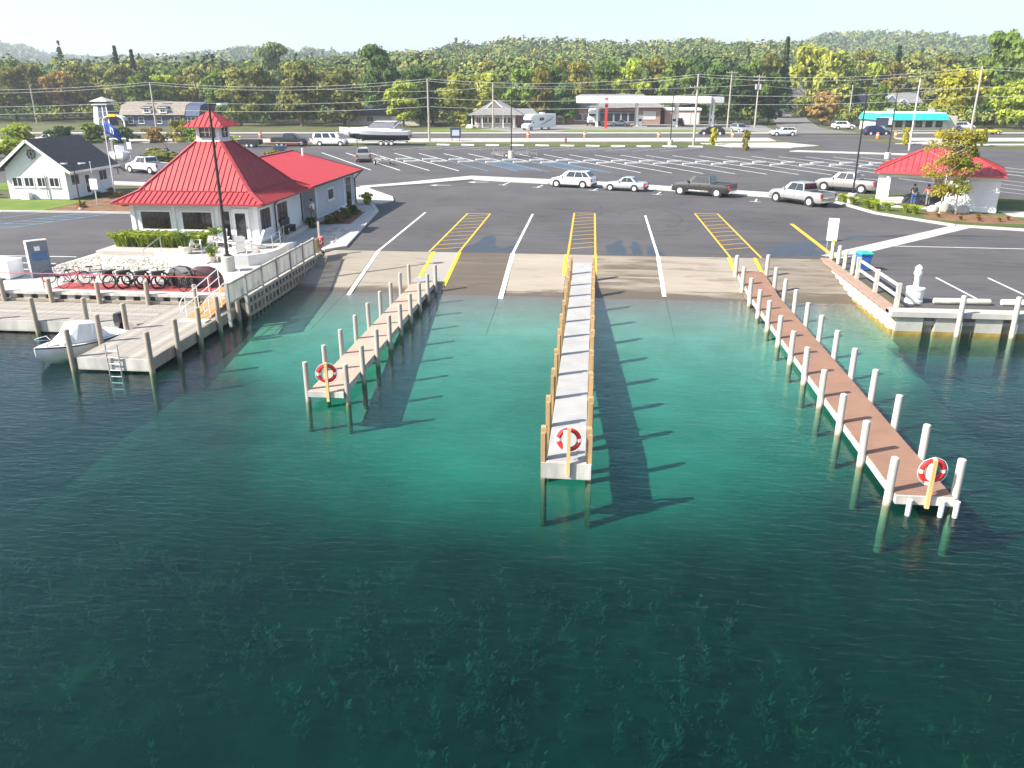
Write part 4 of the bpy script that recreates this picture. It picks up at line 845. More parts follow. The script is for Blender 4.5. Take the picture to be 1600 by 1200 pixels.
O("screen_wall", MB().box(.7, 4.6, -3.8, -3.5, .0, 2.495), S_WHITE, pv); O("side_wall", MB().box(4.3, 4.6, -3.49, 3.1, 0, 2.495), S_WHITE, pv); O("wall_base", MB().box(.66, 4.64, -3.84, -3.801, 0, .35), TRIM, pv)
# --- gas station
gs = T("gas_station", "brick gas station shop with grey hip roof behind the fuel canopy", "building", (3.5, 208, 2.5), R(3))
O("wall", MB().box(-11.6, 11.8, 0, 11, 0, 3.9), BRICK, gs); O("shop_front", MB().box(-3.2, 6.4, -.06, -.001, .4, 3.0), M("shop_front_dark", (.05, .05, .055), .3), gs)
O("roof", MB().add([(-12.6, -1, 3.9), (12.8, -1, 3.9), (12.8, 12, 3.9), (-12.6, 12, 3.9), (-7.5, 5.5, 6.9), (8, 5.5, 6.9)], [(0, 1, 5, 4), (1, 2, 5), (2, 3, 4, 5), (3, 0, 4), (0, 3, 2, 1)]), SH_GREY, gs)
for x in (-8.8, -6.6): win(gs, (x, -.001, .9), (1, 0, 0), 1.6, 1.5, 1, 1, .1, TRIM, GLASS)
for k in range(5): win(gs, (-2.8 + k * 1.75, -.062, .6), (1, 0, 0), 1.45, 2.0, 1, 1, .08, TRIM, GLASS, sill=False)
win(gs, (7.8, -.001, 1.3), (1, 0, 0), 2.8, 1.6, 1, 1, .12, TRIM, M("poster_white", (.7, .68, .66), .6))
cs = T("car_wash", "low brick car wash shed with white band right of the gas station", "building", (20.5, 210, 2.5), R(3))
O("wall", MB().box(-4, 4.5, 0, 8, 0, 3.2), BRICK, cs); O("roof_band", MB().box(-4.2, 4.7, -.2, 8.2, 3.2, 3.75), TRIM, cs); O("garage_door", MB().box(-.6, 2.2, -.05, -.001, 0, 2.6), WHITEP, cs); O("garage_door", MB().box(2.4, 4.2, -.05, -.001, 0, 2.6), WHITEP, cs)
cn = T("fuel_canopy", "long flat white fuel canopy on slim columns", "canopy", (10.5, 196, 2.5), R(3))
O("roof_band", MB().box(-15.2, 14.4, -4, 4, 5.15, 6.6), M("canopy_white", (.78, .77, .74), .5, var=.05), cn); O("end_band", MB().box(14.41, 17.3, -3.6, 3.8, 5.25, 6.45), M("canopy_grey", (.5, .5, .52), .5), cn)
for x in (-10.5, -1.5, 7.5, 15.5):
    for y in (-1.5, 2): O("column", MB().box(x - .2, x + .2, y - .2, y + .2, 0, 5.15), WHITEP, cn)
for k, x in enumerate((.6, 8.3, 16.8)):
    pu = T("fuel_pump", "white fuel pump under the canopy, %s from the left" % ("first", "second", "third")[k], "fuel pump", (9.2 + x, 196 - 1.2 + .1 * x, 2.5), R(3), "fuel pumps")
    O("island", MB().box(-1.6, 1.6, -.6, .6, 0, .16), CONC, pu); O("cabinet", MB().box(-.5, .5, -.3, .3, .161, 2.1), WHITEP, pu); O("screen", MB().box(-.36, .36, -.32, -.301, 1.2, 1.75), GLASS, pu); O("topper", MB().box(-.56, .56, -.2, .2, 2.101, 2.5), WHITEPL, pu); O("hose", MB().tube([(.52, -.1, 1.7), (.75, -.1, 1.1), (.6, -.1, .6), (.52, -.1, 1.0)], .03), BLACKM, pu)
rp_ = T("price_sign", "tall narrow red sign post in front of the fuel canopy", "sign", (2.0, 186, 2.5))
O("post", MB().box(-.25, .25, -.15, .15, 0, 4.2), REDP, rp_); O("sign_head", MB().box(-.34, .34, -.25, .25, 4.201, 6.3), M("sign_red", (.6, .03, .07), .4), rp_); O("logo", MB().lathe([(.001, -.3), (.3, -.3), (.3, -.251), (.001, -.251)], (0, 0, 5.5), 14, 'y'), WHITEP, rp_); O("price_panel", MB().box(-.32, .32, -.28, -.251, 4.4, 4.95), M("price_dark", (.1, .02, .03), .4), rp_)
# --- restaurant left of the RV
rs_ = T("restaurant", "small cream restaurant with grey hip roof and porch windows", "building", (-22.6, 189, 2.5), R(4))
O("wall", MB().box(-4.6, 4.6, -2, 8, 0, 2.7), M("peach_siding", (.55, .4, .28), .8), rs_); O("porch_trim", MB().box(-5.2, 4.8, -2.4, -2.001, 0, .5), STUC, rs_)
for x in (-5.1, -2.8, -.5, 1.8, 4.2): O("porch_post", MB().box(x - .1, x + .1, -3.2, -3.0, 0, 2.7), TRIM, rs_)
O("roof", MB().add([(-6, -3.6, 2.7), (6.6, -3.6, 2.7), (6.6, 9, 2.7), (-6, 9, 2.7), (-.6, 2, 5.6), (.8, 4, 5.6)], [(0, 1, 5, 4), (1, 2, 5), (2, 3, 4, 5), (3, 0, 4), (0, 3, 2, 1)]), SH_GREY, rs_)
O("dormer", MB().add([(-1.9, -.8, 4.2), (1.5, -.8, 4.2), (-.2, -.8, 5.7), (-1.9, 3, 4.2), (1.5, 3, 4.2), (-.2, 3, 5.7)], [(0, 1, 2), (5, 4, 3), (0, 3, 4, 1), (1, 4, 5, 2), (2, 5, 3, 0)]), SH_GREY, rs_); O("dormer_trim", MB().bar((-1.95, -.85, 4.2), (-.2, -.85, 5.75), .08, .22).bar((1.55, -.85, 4.2), (-.2, -.85, 5.75), .08, .22), TRIM, rs_)
for k in range(6): win(rs_, (-4.2 + k * 1.4, -2.001, 1.0), (1, 0, 0), 1.0, 1.2, 2, 1, .1, TRIM, GLASS)
O("annex", MB().box(4.7, 9.6, 2, 8, 0, 2.5), BRICK, rs_); O("annex_roof", MB().add([(4.5, 1.6, 2.5), (10, 1.6, 2.5), (10, 8.4, 2.5), (4.5, 8.4, 2.5), (4.5, 5, 3.9), (8.2, 5, 3.9)], [(0, 1, 5, 4), (1, 2, 5), (2, 3, 4, 5), (3, 0, 4), (0, 3, 2, 1)]), SH_GREY, rs_); O("steps", MB().box(-6.4, -4.9, -4.6, -2.6, 0, .35).box(-6.2, -4.9, -4.1, -2.6, .35, .7), TRIM, rs_)
# --- museum and tower at the far left
ms = T("museum_building", "navy sided building with tan gambrel roof and dormers", "building", (-101, 186, 2.5), R(2))
O("wall", MB().box(-8, 10.5, 0, 9, 0, 2.6), S_BLUE, ms)
O("roof", MB().loft([[(x, -.6, 2.5), (x, .9, 4.6), (x, 4.5, 5.3), (x, 8.1, 4.6), (x, 9.6, 2.5)] for x in (-8.2, 7.2)]), SH_TAN, ms)
O("end_gable", MB().loft([[(x, -.55, 2.3), (x, .9, 4.5), (x, 4.5, 5.25), (x, 8.1, 4.5), (x, 9.5, 2.3)] for x in (7.21, 10.6)]), S_BLUE, ms)
for x in (-1.6, 2.2):
    O("dormer", MB().box(x - .9, x + .9, -.5, 2.5, 2.9, 4.2), TRIM, ms); O("dormer_roof", MB().add([(x - 1.2, -.8, 4.0), (x + 1.2, -.8, 4.0), (x + 1.2, 2.6, 5.0), (x - 1.2, 2.6, 5.0), (x - 1.2, -.8, 3.9), (x + 1.2, -.8, 3.9), (x + 1.2, 2.6, 4.9), (x - 1.2, 2.6, 4.9)], [(0, 1, 2, 3), (7, 6, 5, 4), (0, 4, 5, 1), (1, 5, 6, 2), (2, 6, 7, 3), (3, 7, 4, 0)]), SH_DARK, ms); win(ms, (x - .5, -.501, 3.1), (1, 0, 0), 1.0, .8, 2, 1, .08, TRIM, GLASS)
for x in (-6.5, -4, .2, 4.6, 7.6, 8.6, 9.4): win(ms, (x, -.001, .7), (1, 0, 0), .75 if x > 7 else 1.2, 1.3, 1, 2, .08, TRIM, GLASS)
arch = MB(); rings = []
for i in range(11):
    a = math.pi * i / 10; rings.append([(2.6 * math.cos(a) - 8.8, -2.6, 1.3 + 1.25 * math.sin(a)), (2.6 * math.cos(a) - 8.8, -.3, 1.3 + 1.25 * math.sin(a)), (2.3 * math.cos(a) - 8.8, -.3, 1.3 + 1.05 * math.sin(a)), (2.3 * math.cos(a) - 8.8, -2.6, 1.3 + 1.05 * math.sin(a))])
O("entrance_arch", arch.loft(rings), TRIM, ms); O("arch_sign", MB().box(-9.6, -8.0, -2.75, -2.61, 2.2, 2.75), M("yellow_sign", (.85, .6, .03), .5), ms)
for x in (-11.3, -6.3): O("arch_post", MB().box(x - .15, x + .15, -2.5, -2.2, 0, 1.3), TRIM, ms)
tw_ = T("lighthouse_tower", "white and navy tapered lighthouse tower beside the navy building", "tower", (-115.6, 190, 2.5), R(2))
O("shaft", MB().loft([[(s1 * a, s2 * a, z) for s1, s2 in ((-1, -1), (1, -1), (1, 1), (-1, 1))] for a, z in ((2.0, 0), (1.55, 4.6))]), S_BLUE, tw_)
for x0, x1 in ((-1.9, -.6), (.55, .75), (1.7, 1.92)): O("white_panel", MB().add([(x0 * 1.0, -2.03, .2), (x1 * 1.05, -2.03, .2), (x1 * .82, -1.6, 4.4), (x0 * .8, -1.6, 4.4), (x0, -1.9, .2), (x1, -1.9, .2), (x1 * .8, -1.5, 4.4), (x0 * .8, -1.5, 4.4)], [(0, 1, 2, 3), (7, 6, 5, 4), (0, 4, 5, 1), (1, 5, 6, 2), (2, 6, 7, 3), (3, 7, 4, 0)]), TRIM, tw_)
O("gallery", MB().box(-1.9, 1.9, -1.9, 1.9, 4.6, 4.75), TRIM, tw_); O("lantern_room", MB().box(-1.3, 1.3, -1.3, 1.3, 4.751, 5.35), GLASS, tw_); O("tower_roof", MB().add([(-2.2, -2.2, 5.35), (2.2, -2.2, 5.35), (2.2, 2.2, 5.35), (-2.2, 2.2, 5.35), (0, 0, 6.4)], [(0, 1, 4), (1, 2, 4), (2, 3, 4), (3, 0, 4), (0, 3, 2, 1)]), M("tower_roof_tan", (.52, .47, .4), .7), tw_); win(tw_, (-.2, -1.98, .8), (1, 0, 0), .6, .9, 1, 1, .08, TRIM, GLASS, sill=False)
# --- teal fronted shop and houses at the right, house among trees at left
te = T("teal_shop", "low tan shop with bright teal mansard band at the right", "building", (64.5, 181, 2.5), R(5))
O("wall", MB().box(-6.8, 7.2, 0, 10, 0, 2.2), STUC, te); TEAL = M("teal_metal", (.03, .42, .42), .5)
O("teal_band", MB().loft([[(-7.4, -.9, 2.15), (7.0, -.9, 2.15), (7.0, 10, 2.15), (-7.4, 10, 2.15)], [(-6.8, -.2, 3.4), (6.6, -.2, 3.4), (6.6, 9.5, 3.4), (-6.8, 9.5, 3.4)]]), TEAL, te); O("flat_roof", MB().box(-6.7, 6.5, -.1, 9.4, 3.401, 3.6), WHITEP, te)
for k in range(6): win(te, (-5.6 + k * 2.05, -.001, .7), (1, 0, 0), 1.45, 1.3, 1, 1, .08, STUC, GLASS, sill=False)
O("side_annex", MB().box(7.25, 9.2, .5, 9, 0, 2.9), STUC, te)
for x in (-3.5, 5): O("roof_unit", MB().box(x - .5, x + .5, 3, 4, 3.601, 4.3), GALV, te)
hs = T("house", "slate blue house with grey gables behind the teal shop", "house", (87, 262, terr(87, 262)), R(6))
O("wall", MB().box(-9, 8, 0, 10, 0, 4.0), S_SLATE, hs); O("roof", slab_roof(MB(), [[(-9.6, -.8, 3.8), (8.6, -.8, 3.8), (8.6, 5, 6.6), (-9.6, 5, 6.6)], [(-9.6, 10.8, 3.8), (-9.6, 5, 6.6), (8.6, 5, 6.6), (8.6, 10.8, 3.8)]], .2), SH_GREY, hs)
for x, w_ in ((-1.2, 3.0), (2.4, 1.9)):
    O("gable", MB().add([(x - w_, -1.2, 3.2), (x + w_, -1.2, 3.2), (x, -1.2, 3.2 + w_ * .95), (x - w_, 4, 3.2), (x + w_, 4, 3.2), (x, 4, 3.2 + w_ * .95)], [(0, 1, 2), (5, 4, 3), (0, 3, 4, 1), (1, 4, 5, 2), (2, 5, 3, 0)]), S_SLATE, hs); O("gable_trim", MB().bar((x - w_ - .2, -1.25, 3.1), (x, -1.25, 3.3 + w_ * .95), .1, .25).bar((x + w_ + .2, -1.25, 3.1), (x, -1.25, 3.3 + w_ * .95), .1, .25), TRIM, hs)
O("front_bay", MB().box(-4.2, 1.8, -1.19, 0, 0, 3.2), S_SLATE, hs); win(hs, (-2.2, -1.2, 1.2), (1, 0, 0), 2.0, 1.5, 2, 2, .12, TRIM, GLASS); win(hs, (4.5, -.001, 1.2), (1, 0, 0), 1.6, 1.3, 2, 1, .1, TRIM, GLASS); win(hs, (-8, -.001, 1.0), (1, 0, 0), 2.0, 1.2, 2, 1, .1, TRIM, GLASS)
h2 = T("house", "low beige house half hidden by trees left of the cruiser boat", "house", (-50, 196, 2.5), R(4))
O("wall", MB().box(-9, 9, 0, 8, 0, 2.5), STUC, h2); O("roof", slab_roof(MB(), [[(-9.6, -.7, 2.4), (9.6, -.7, 2.4), (9.6, 4, 4.4), (-9.6, 4, 4.4)], [(-9.6, 8.7, 2.4), (-9.6, 4, 4.4), (9.6, 4, 4.4), (9.6, 8.7, 2.4)]], .15), SH_DARK, h2); win(h2, (-4, -.001, .9), (1, 0, 0), 1.5, 1.1, 2, 1, .1, TRIM, GLASS); door(h2, (2, -.001, 0), (1, 0, 0), 1.0, 2.1, TRIM, False)
# ------------------------------------------------------------------ vehicles
TYRE = M("tyre_rubber", (.015, .015, .016), .8); RIM = M("alloy_rim", (.72, .72, .73), .4, .15); CARGLASS = M("car_glass", (.02, .028, .035), .05, spec=.9, var=.2); TRIMB = M("black_trim", (.02, .02, .02), .6)
HEADL = M("headlight_glass", (.75, .77, .8), .15, spec=.8); TAILL = M("tail_light_red", (.45, .01, .012), .25); CHROME = M("chrome", (.7, .7, .72), .2, .9)
def paint(name, c, metal=.3): return M(name, c, .32, metal, var=.03, scale=.8, coat=.6)
PT = dict(white=paint("white_paint", (.8, .8, .8), 0), silver=paint("silver_paint", (.5, .51, .52), .5), grey=paint("dark_grey_paint", (.05, .048, .046), .4), beige=paint("champagne_paint", (.42, .39, .36), .5), black=paint("black_paint", (.015, .015, .017)), blue=paint("navy_paint", (.02, .035, .12)), pale=paint("pale_silver_blue", (.55, .58, .62), .4), yellow=paint("yellow_paint", (.75, .68, .03), 0), red=paint("dark_red_paint", (.25, .03, .02)))
WHEELS = {}
def wheel_meshes(r, w_):
    k = (r, w_)
    if k not in WHEELS:
        ty = MB().lathe([(r * .6, .01), (r * .64, -w_ * .47), (r * .92, -w_ / 2), (r, -w_ * .35), (r, w_ * .35), (r * .92, w_ / 2), (r * .64, w_ * .47), (r * .6, .02)], (0, 0, 0), 20, 'y').mesh("tyre", True); ty.materials.append(TYRE)
        mb = MB().lathe([(.02, -w_ * .46), (r * .2, -w_ * .47), (r * .24, -w_ * .4)], (0, 0, 0), 16, 'y').lathe([(r * .56, -w_ * .49), (r * .64, -w_ * .5), (r * .64, w_ * .5), (r * .56, w_ * .49)], (0, 0, 0), 20, 'y')
        for i in range(5): a = i * 2 * math.pi / 5; mb.bar((.08 * math.cos(a), -w_ * .43, .08 * math.sin(a)), (r * .6 * math.cos(a), -w_ * .43, r * .6 * math.sin(a)), .03, .085)
        mb.lathe([(.01, -w_ * .2), (r * .6, -w_ * .2), (r * .6, -w_ * .1), (.01, -w_ * .1)], (0, 0, 0), 16, 'y')
        ri = mb.mesh("rim", True); ri.materials.append(RIM); WHEELS[k] = (ty, ri)
    return WHEELS[k]
def wheel(t, x, y, r, w_):
    ty, ri = wheel_meshes(r, w_); o = O("wheel", ty, None, t, loc=(x, y, r), rz=0 if y < 0 else math.pi); O("rim", ri, None, o); return o
STY = dict(
    suv=dict(L=4.75, W=1.9, belt=1.06, hood=.98, roof=1.68, cab=(1.2, 1.95, -.75, -.12), r=.36, wb=(.9, -.95), nose=.72),
    sedan=dict(L=4.4, W=1.68, belt=.88, hood=.82, roof=1.37, cab=(1.45, 2.1, -1.45, -.85), r=.31, wb=(.85, -1.05), nose=.68),
    pickup=dict(L=5.95, W=2.03, belt=1.22, hood=1.16, roof=1.92, cab=(1.55, 2.3, -2.15, -1.95), r=.41, wb=(1.0, -1.2), nose=.9),
    van=dict(L=5.4, W=1.98, belt=1.2, hood=1.05, roof=2.05, cab=(.75, 1.45, -.15, -.04), r=.35, wb=(.85, -1.2), nose=.85),
    conv=dict(L=4.2, W=1.8, belt=.86, hood=.82, roof=1.2, cab=(1.5, 1.95, -1.9, -1.7), r=.33, wb=(.85, -.95), nose=.66))
def car(label, style, pt, loc, rz, cat="car", name="parked_car", group=None, low=False, **kw):
    S = dict(STY[style]); S.update(kw); L, W = S['L'], S['W']; h = L / 2; hw = W / 2; P_ = PT[pt]
    t = T(name, label, cat, loc, rz, group); bl, hd, rf = S['belt'], S['hood'], S['roof']; gc = .22 if style != 'pickup' else .36
    c0, c1, c2, c3 = h - S['cab'][0], h - S['cab'][1], -h - S['cab'][2], -h - S['cab'][3]
    tl = bl - .02
    def ring(x, zb, zt, w_):
        return [(x, -w_ * .9, zb), (x, -w_, zb + .18), (x, -w_, lerp(zb, zt, .72)), (x, -w_ * .94, zt - .03), (x, -w_ * .82, zt), (x, w_ * .82, zt), (x, w_ * .94, zt - .03), (x, w_, lerp(zb, zt, .72)), (x, w_, zb + .18), (x, w_ * .9, zb)]
    rings = [ring(h, gc + .1, S['nose'] - .08, hw * .78), ring(h - .1, gc, S['nose'], hw * .92), ring(h - .35, gc, lerp(S['nose'], hd, .75), hw * .98), ring(h - .75, gc, hd, hw), ring(c0 + .05, gc, bl - .02, hw), ring(c1, gc, bl, hw), ring(-h + .5, gc, bl if style != 'sedan' else bl - .01, hw), ring(-h + .12, gc, tl, hw * .97), ring(-h, gc + .14, tl - .1, hw * .9)]
    O("body", MB().loft(rings), P_, t, True)
    wb_, wt = hw * .93, hw * .74
    if style == 'conv':
        O("windshield", MB().quad((c0, -wb_, bl), (c0, wb_, bl), (c1, wt, rf), (c1, -wt, rf)), CARGLASS, t); O("cockpit", MB().box(c2, c1 + .1, -hw * .78, hw * .78, bl - .05, bl + .012), TRIMB, t)
        for y in (-.4, .4): O("seat", MB().box(c2 + .25, c2 + .5, y - .25, y + .25, bl, bl + .3), TRIMB, t)
    else:
        O("cabin", MB().loft([[(c0, -wb_, bl - .03), (c0, wb_, bl - .03), (c3, wb_, bl - .03), (c3, -wb_, bl - .03)], [(lerp(c0, c1, .93), -wt * 1.02, lerp(bl, rf, .93)), (lerp(c0, c1, .93), wt * 1.02, lerp(bl, rf, .93)), (lerp(c3, c2, .93), wt * 1.02, lerp(bl, rf, .93)), (lerp(c3, c2, .93), -wt * 1.02, lerp(bl, rf, .93))], [(c1 - .12, -wt * .9, rf), (c1 - .12, wt * .9, rf), (c2 + .1, wt * .9, rf), (c2 + .1, -wt * .9, rf)]]), P_, t)
        def sp(s_, tt, sd_, off=.012):
            return (lerp(lerp(c0, c3, s_), lerp(c1, c2, s_), tt), sd_ * (lerp(wb_, wt * 1.0, tt) + off), lerp(bl, rf, tt))
        segs = {'suv': ((.15, .465), (.485, .75), (.765, .965)), 'sedan': ((.16, .5), (.525, .86)), 'pickup': ((.17, .575), (.6, .955)), 'van': ((.12, .3), (.36, .62), (.66, .94))}[style]
        for sd_ in (-1, 1):
            for a, b_ in segs: O("side_window", MB().quad(sp(a + (.03 if a < .25 else 0), .06, sd_), sp(b_, .06, sd_), sp(b_ - (.04 if b_ > .9 else 0), .88, sd_), sp(a, .88, sd_)), CARGLASS, t)
            O("mirror", MB().box(c0 - .32, c0 - .18, sd_ * (hw + .02) - .1, sd_ * (hw + .02) + .1, bl + .02, bl + .18), P_ if style != 'van' else TRIMB, t)
        def fq(xa, xb, z0, z1, k0, k1, off): return [(lerp(xa, xb, z0) + off, -lerp(wb_, wt, z0) * k0, lerp(bl, rf, z0) + .008), (lerp(xa, xb, z0) + off, lerp(wb_, wt, z0) * k0, lerp(bl, rf, z0) + .008), (lerp(xa, xb, z1) + off, lerp(wb_, wt, z1) * k1, lerp(bl, rf, z1) + .008), (lerp(xa, xb, z1) + off, -lerp(wb_, wt, z1) * k1, lerp(bl, rf, z1) + .008)]
        O("windshield", MB().quad(*fq(c0, c1, .08, .88, .92, .92, .012)), CARGLASS, t); O("rear_window", MB().quad(*fq(c3, c2, .2, .86, .88, .88, -.012)), CARGLASS, t)
        if style == 'suv' or style == 'van': O("roof_rail", MB().bar((c1 - .3, -wt * .82, rf + .03), (c2 + .2, -wt * .82, rf + .03), .04, .05).bar((c1 - .3, wt * .82, rf + .03), (c2 + .2, wt * .82, rf + .03), .04, .05), TRIMB, t)
    if style == 'pickup':
        O("bed_floor", MB().box(-h + .12, c3 - .06, -hw * .8, hw * .8, bl - .1, bl + .012), S.get('bed', TRIMB), t)
        O("bed_rail", MB().box(-h + .08, c3 - .03, -hw * .96, -hw * .8, bl - .05, bl + .04).box(-h + .08, c3 - .03, hw * .8, hw * .96, bl - .05, bl + .04).box(-h + .04, -h + .12, -hw * .9, hw * .9, bl - .3, bl + .04), P_, t)
        O("step_bar", MB().box(-.9, 1.1, -hw - .06, -hw + .1, .42, .5).box(-.9, 1.1, hw - .1, hw + .06, .42, .5), CHROME if pt == 'grey' else TRIMB, t)
    if style != 'conv':
        for sd_ in (-1, 1):
            for s_ in {'suv': (.16, .485, .775), 'sedan': (.14, .515, .82), 'pickup': (.12, .59, .97), 'van': (.1, .33)}[style]: O("door_seam", MB().box(lerp(c0, c3, s_) - .008, lerp(c0, c3, s_) + .008, sd_ * (hw + .001) - .004, sd_ * (hw + .001) + .004, gc + .2, bl - .1), TRIMB, t)
            for s_ in {'suv': (.44, .74), 'sedan': (.46, .78), 'pickup': (.53, .9), 'van': (.28,)}[style]: O("door_handle", MB().box(lerp(c0, c3, s_) - .08, lerp(c0, c3, s_) + .05, sd_ * hw - .02, sd_ * hw + .02, bl - .2, bl - .16), P_, t)
    for sd_ in (-1, 1):
        for x in (h - S['wb'][0], -h - S['wb'][1]):
            O("wheel_arch", MB().lathe([(.01, -.02), (S['r'] * 1.2, -.02), (S['r'] * 1.2, .02), (.01, .02)], (x, sd_ * (hw + .002), S['r'] + .02), 20, 'y'), TRIMB, t); wheel(t, x, sd_ * (hw - .07), S['r'], .24)
        O("headlight", MB().box(h - .32, h - .04, sd_ * hw * .72 - .14, sd_ * hw * .72 + .14, S['nose'] - .2, S['nose'] - .02), HEADL, t)
        O("tail_light", MB().box(-h - .015, -h + .14, sd_ * hw * .86 - .1, sd_ * hw * .86 + .1, bl - .42, bl - .08), TAILL, t)
    O("grille", MB().box(h - .06, h + .012, -hw * .5, hw * .5, gc + .2, S['nose'] - .14), CHROME if style == 'pickup' else TRIMB, t)
    O("front_bumper", MB().box(h - .12, h + .03, -hw * .86, hw * .86, gc + .0, gc + .18), TRIMB if style != 'pickup' else CHROME, t); O("rear_bumper", MB().box(-h - .05, -h + .1, -hw * .88, hw * .88, gc + .06, gc + .24), TRIMB if style != 'pickup' else CHROME, t)
    O("sill_trim", MB().box(-h + 1.2, h - 1.2, -hw - .012, hw + .012, gc, gc + .12), TRIMB, t)
    return t
def gp(x, y): return (x, y, gz(y) + .006)
car("white crossover parked first in the kerb row", 'suv', 'white', gp(-2.3, 87.1), R(162), group="cars parked along the median")
car("old silver sedan parked behind the white crossover", 'sedan', 'pale', gp(3.1, 84.5), R(163), group="cars parked along the median")
car("dark grey crew cab pickup parked in the kerb row", 'pickup', 'grey', gp(10.5, 81.3), R(150), "truck", "parked_pickup", "cars parked along the median")
t2 = car("silver pickup with its tailgate down in the kerb row", 'pickup', 'silver', gp(18.5, 76.0), R(126), "truck", "parked_pickup", "cars parked along the median")
O("tailgate", MB().box(-3.55, -3.02, -.82, .82, .84, .9), PT['silver'], t2)
car("champagne pickup parked beside the pavilion", 'pickup', 'beige', gp(25.3, 86.0), R(143), "truck", "parked_pickup")
lt = car("white pickup with black tonneau in the left rear lot", 'pickup', 'white', gp(-53.6, 95.2), R(155), "truck", "parked_pickup")
O("light_bar", MB().box(.3, .5, -.6, .6, 1.93, 2.02), TRIMB, lt)
car("blue grey pickup nose on behind the white pickup", 'pickup', 'pale', gp(-47.5, 104), R(-80), "truck", "parked_pickup")
car("silver van at the near side of the far lot with a boat trailer behind", 'suv', 'beige', gp(-31.2, 110.3), R(105), name="parked_van", L=4.9, roof=1.75)
car("dark blue sedan half hidden by the red wing roof", 'suv', 'blue', gp(-43.5, 112), R(-75))
car("white passenger van at the back of the far lot", 'van', 'white', gp(-42.6, 131.9), R(2), "van", "parked_van")
car("black pickup hitched to a flat trailer at the back of the lot", 'pickup', 'black', gp(-49, 131.3), R(3), "truck", "parked_pickup")
car("black hatchback turning at the junction by the station lawn", 'suv', 'black', gp(21.5, 160.8), R(175), name="car", roof=1.5)
car("silver crossover waiting in the side road by the gas station", 'suv', 'silver', gp(28.2, 171), R(-70), name="car")
car("white station wagon driving on the road past the junction", 'suv', 'white', gp(34.2, 159.4), R(186), name="car", roof=1.55)
car("dark blue suv on the road in front of the teal shop", 'suv', 'blue', gp(52, 163.6), R(8), name="car")
car("yellow convertible on the road at the far right", 'conv', 'yellow', gp(74.6, 169.4), R(6), name="car")
car("white suv parked right of the teal shop", 'suv', 'white', gp(76.5, 186), R(8)); car("white suv parked left of the teal shop", 'suv', 'white', gp(52.5, 187), R(4))
car("silver car fuelling at the left pumps", 'sedan', 'silver', (5.4, 197.6, 2.52), R(180)); car("black car by the right pumps", 'suv', 'black', (19.5, 203, 2.52), R(80))
car("white car on the far left road", 'sedan', 'white', gp(-92, 134), R(10), name="car")
# trailers
def axle(t, x, hw, r=.3, n=1, sp=.75):
    for k in range(n):
        for sd_ in (-1, 1): wheel(t, x - k * sp, sd_ * hw, r, .2)
def flat_trailer(label, loc, rz, L=3.6, W=1.7, mat=None, sides=0, n=1):
    t = T("trailer", label, "trailer", loc, rz); mat = mat or GALV
    O("frame", MB().box(-L / 2, L / 2, -W / 2, -W / 2 + .08, .42, .54).box(-L / 2, L / 2, W / 2 - .08, W / 2, .42, .54).box(-L / 2, -L / 2 + .08, -W / 2, W / 2, .42, .54).box(L / 2 - .08, L / 2, -W / 2, W / 2, .42, .54).box(-.04, .04, -W / 2, W / 2, .42, .53), mat, t)
    O("drawbar", MB().bar((L / 2, -W / 3, .48), (L / 2 + 1.4, 0, .48), .07, .08).bar((L / 2, W / 3, .48), (L / 2 + 1.4, 0, .48), .07, .08).cyl((L / 2 + 1.2, 0, 0), (L / 2 + 1.2, 0, .7), .03), mat, t)
    if sides: O("side_boards", MB().box(-L / 2, L / 2, -W / 2, -W / 2 + .05, .55, .55 + sides).box(-L / 2, L / 2, W / 2 - .05, W / 2, .55, .55 + sides).box(-L / 2, -L / 2 + .05, -W / 2, W / 2, .55, .55 + sides).box(L / 2 - .05, L / 2, -W / 2, W / 2, .55, .55 + sides), mat, t); O("floor", MB().box(-L / 2, L / 2, -W / 2, W / 2, .5, .55), TRIMB, t)
    else: O("bunks", MB().box(-L / 2 + .2, L / 2 + .3, -.5, -.36, .6, .7).box(-L / 2 + .2, L / 2 + .3, .36, .5, .6, .7), W_OLD, t)
    axle(t, -.1 + .35 * (n - 1), W / 2 + .12, .3, n); return t
tr_ = flat_trailer("empty boat trailer behind the silver van", gp(-27.6, 106.2), R(118)); O("winch_post", MB().box(1.7, 1.8, -.05, .05, .5, 1.4), GALV, tr_)
tr_ = flat_trailer("long empty boat trailer under the central lamp", gp(-12.0, 116.6), R(8), 5.2, 1.9, None, 0, 2)
for x in (-2.4, 2.2): O("guide_post", MB().bar((x, -.9, .5), (x + .3, -.9, 1.5), .06, .06), GALV, tr_)
flat_trailer("black dump trailer at the far left of the lot", gp(-54.6, 128.6), R(184), 3.4, 1.9, TRIMB, .6, 2); flat_trailer("low red car trailer behind the black pickup", gp(-49.6, 129.2), R(2), 5.0, 1.9, PT['red'], 0, 2)
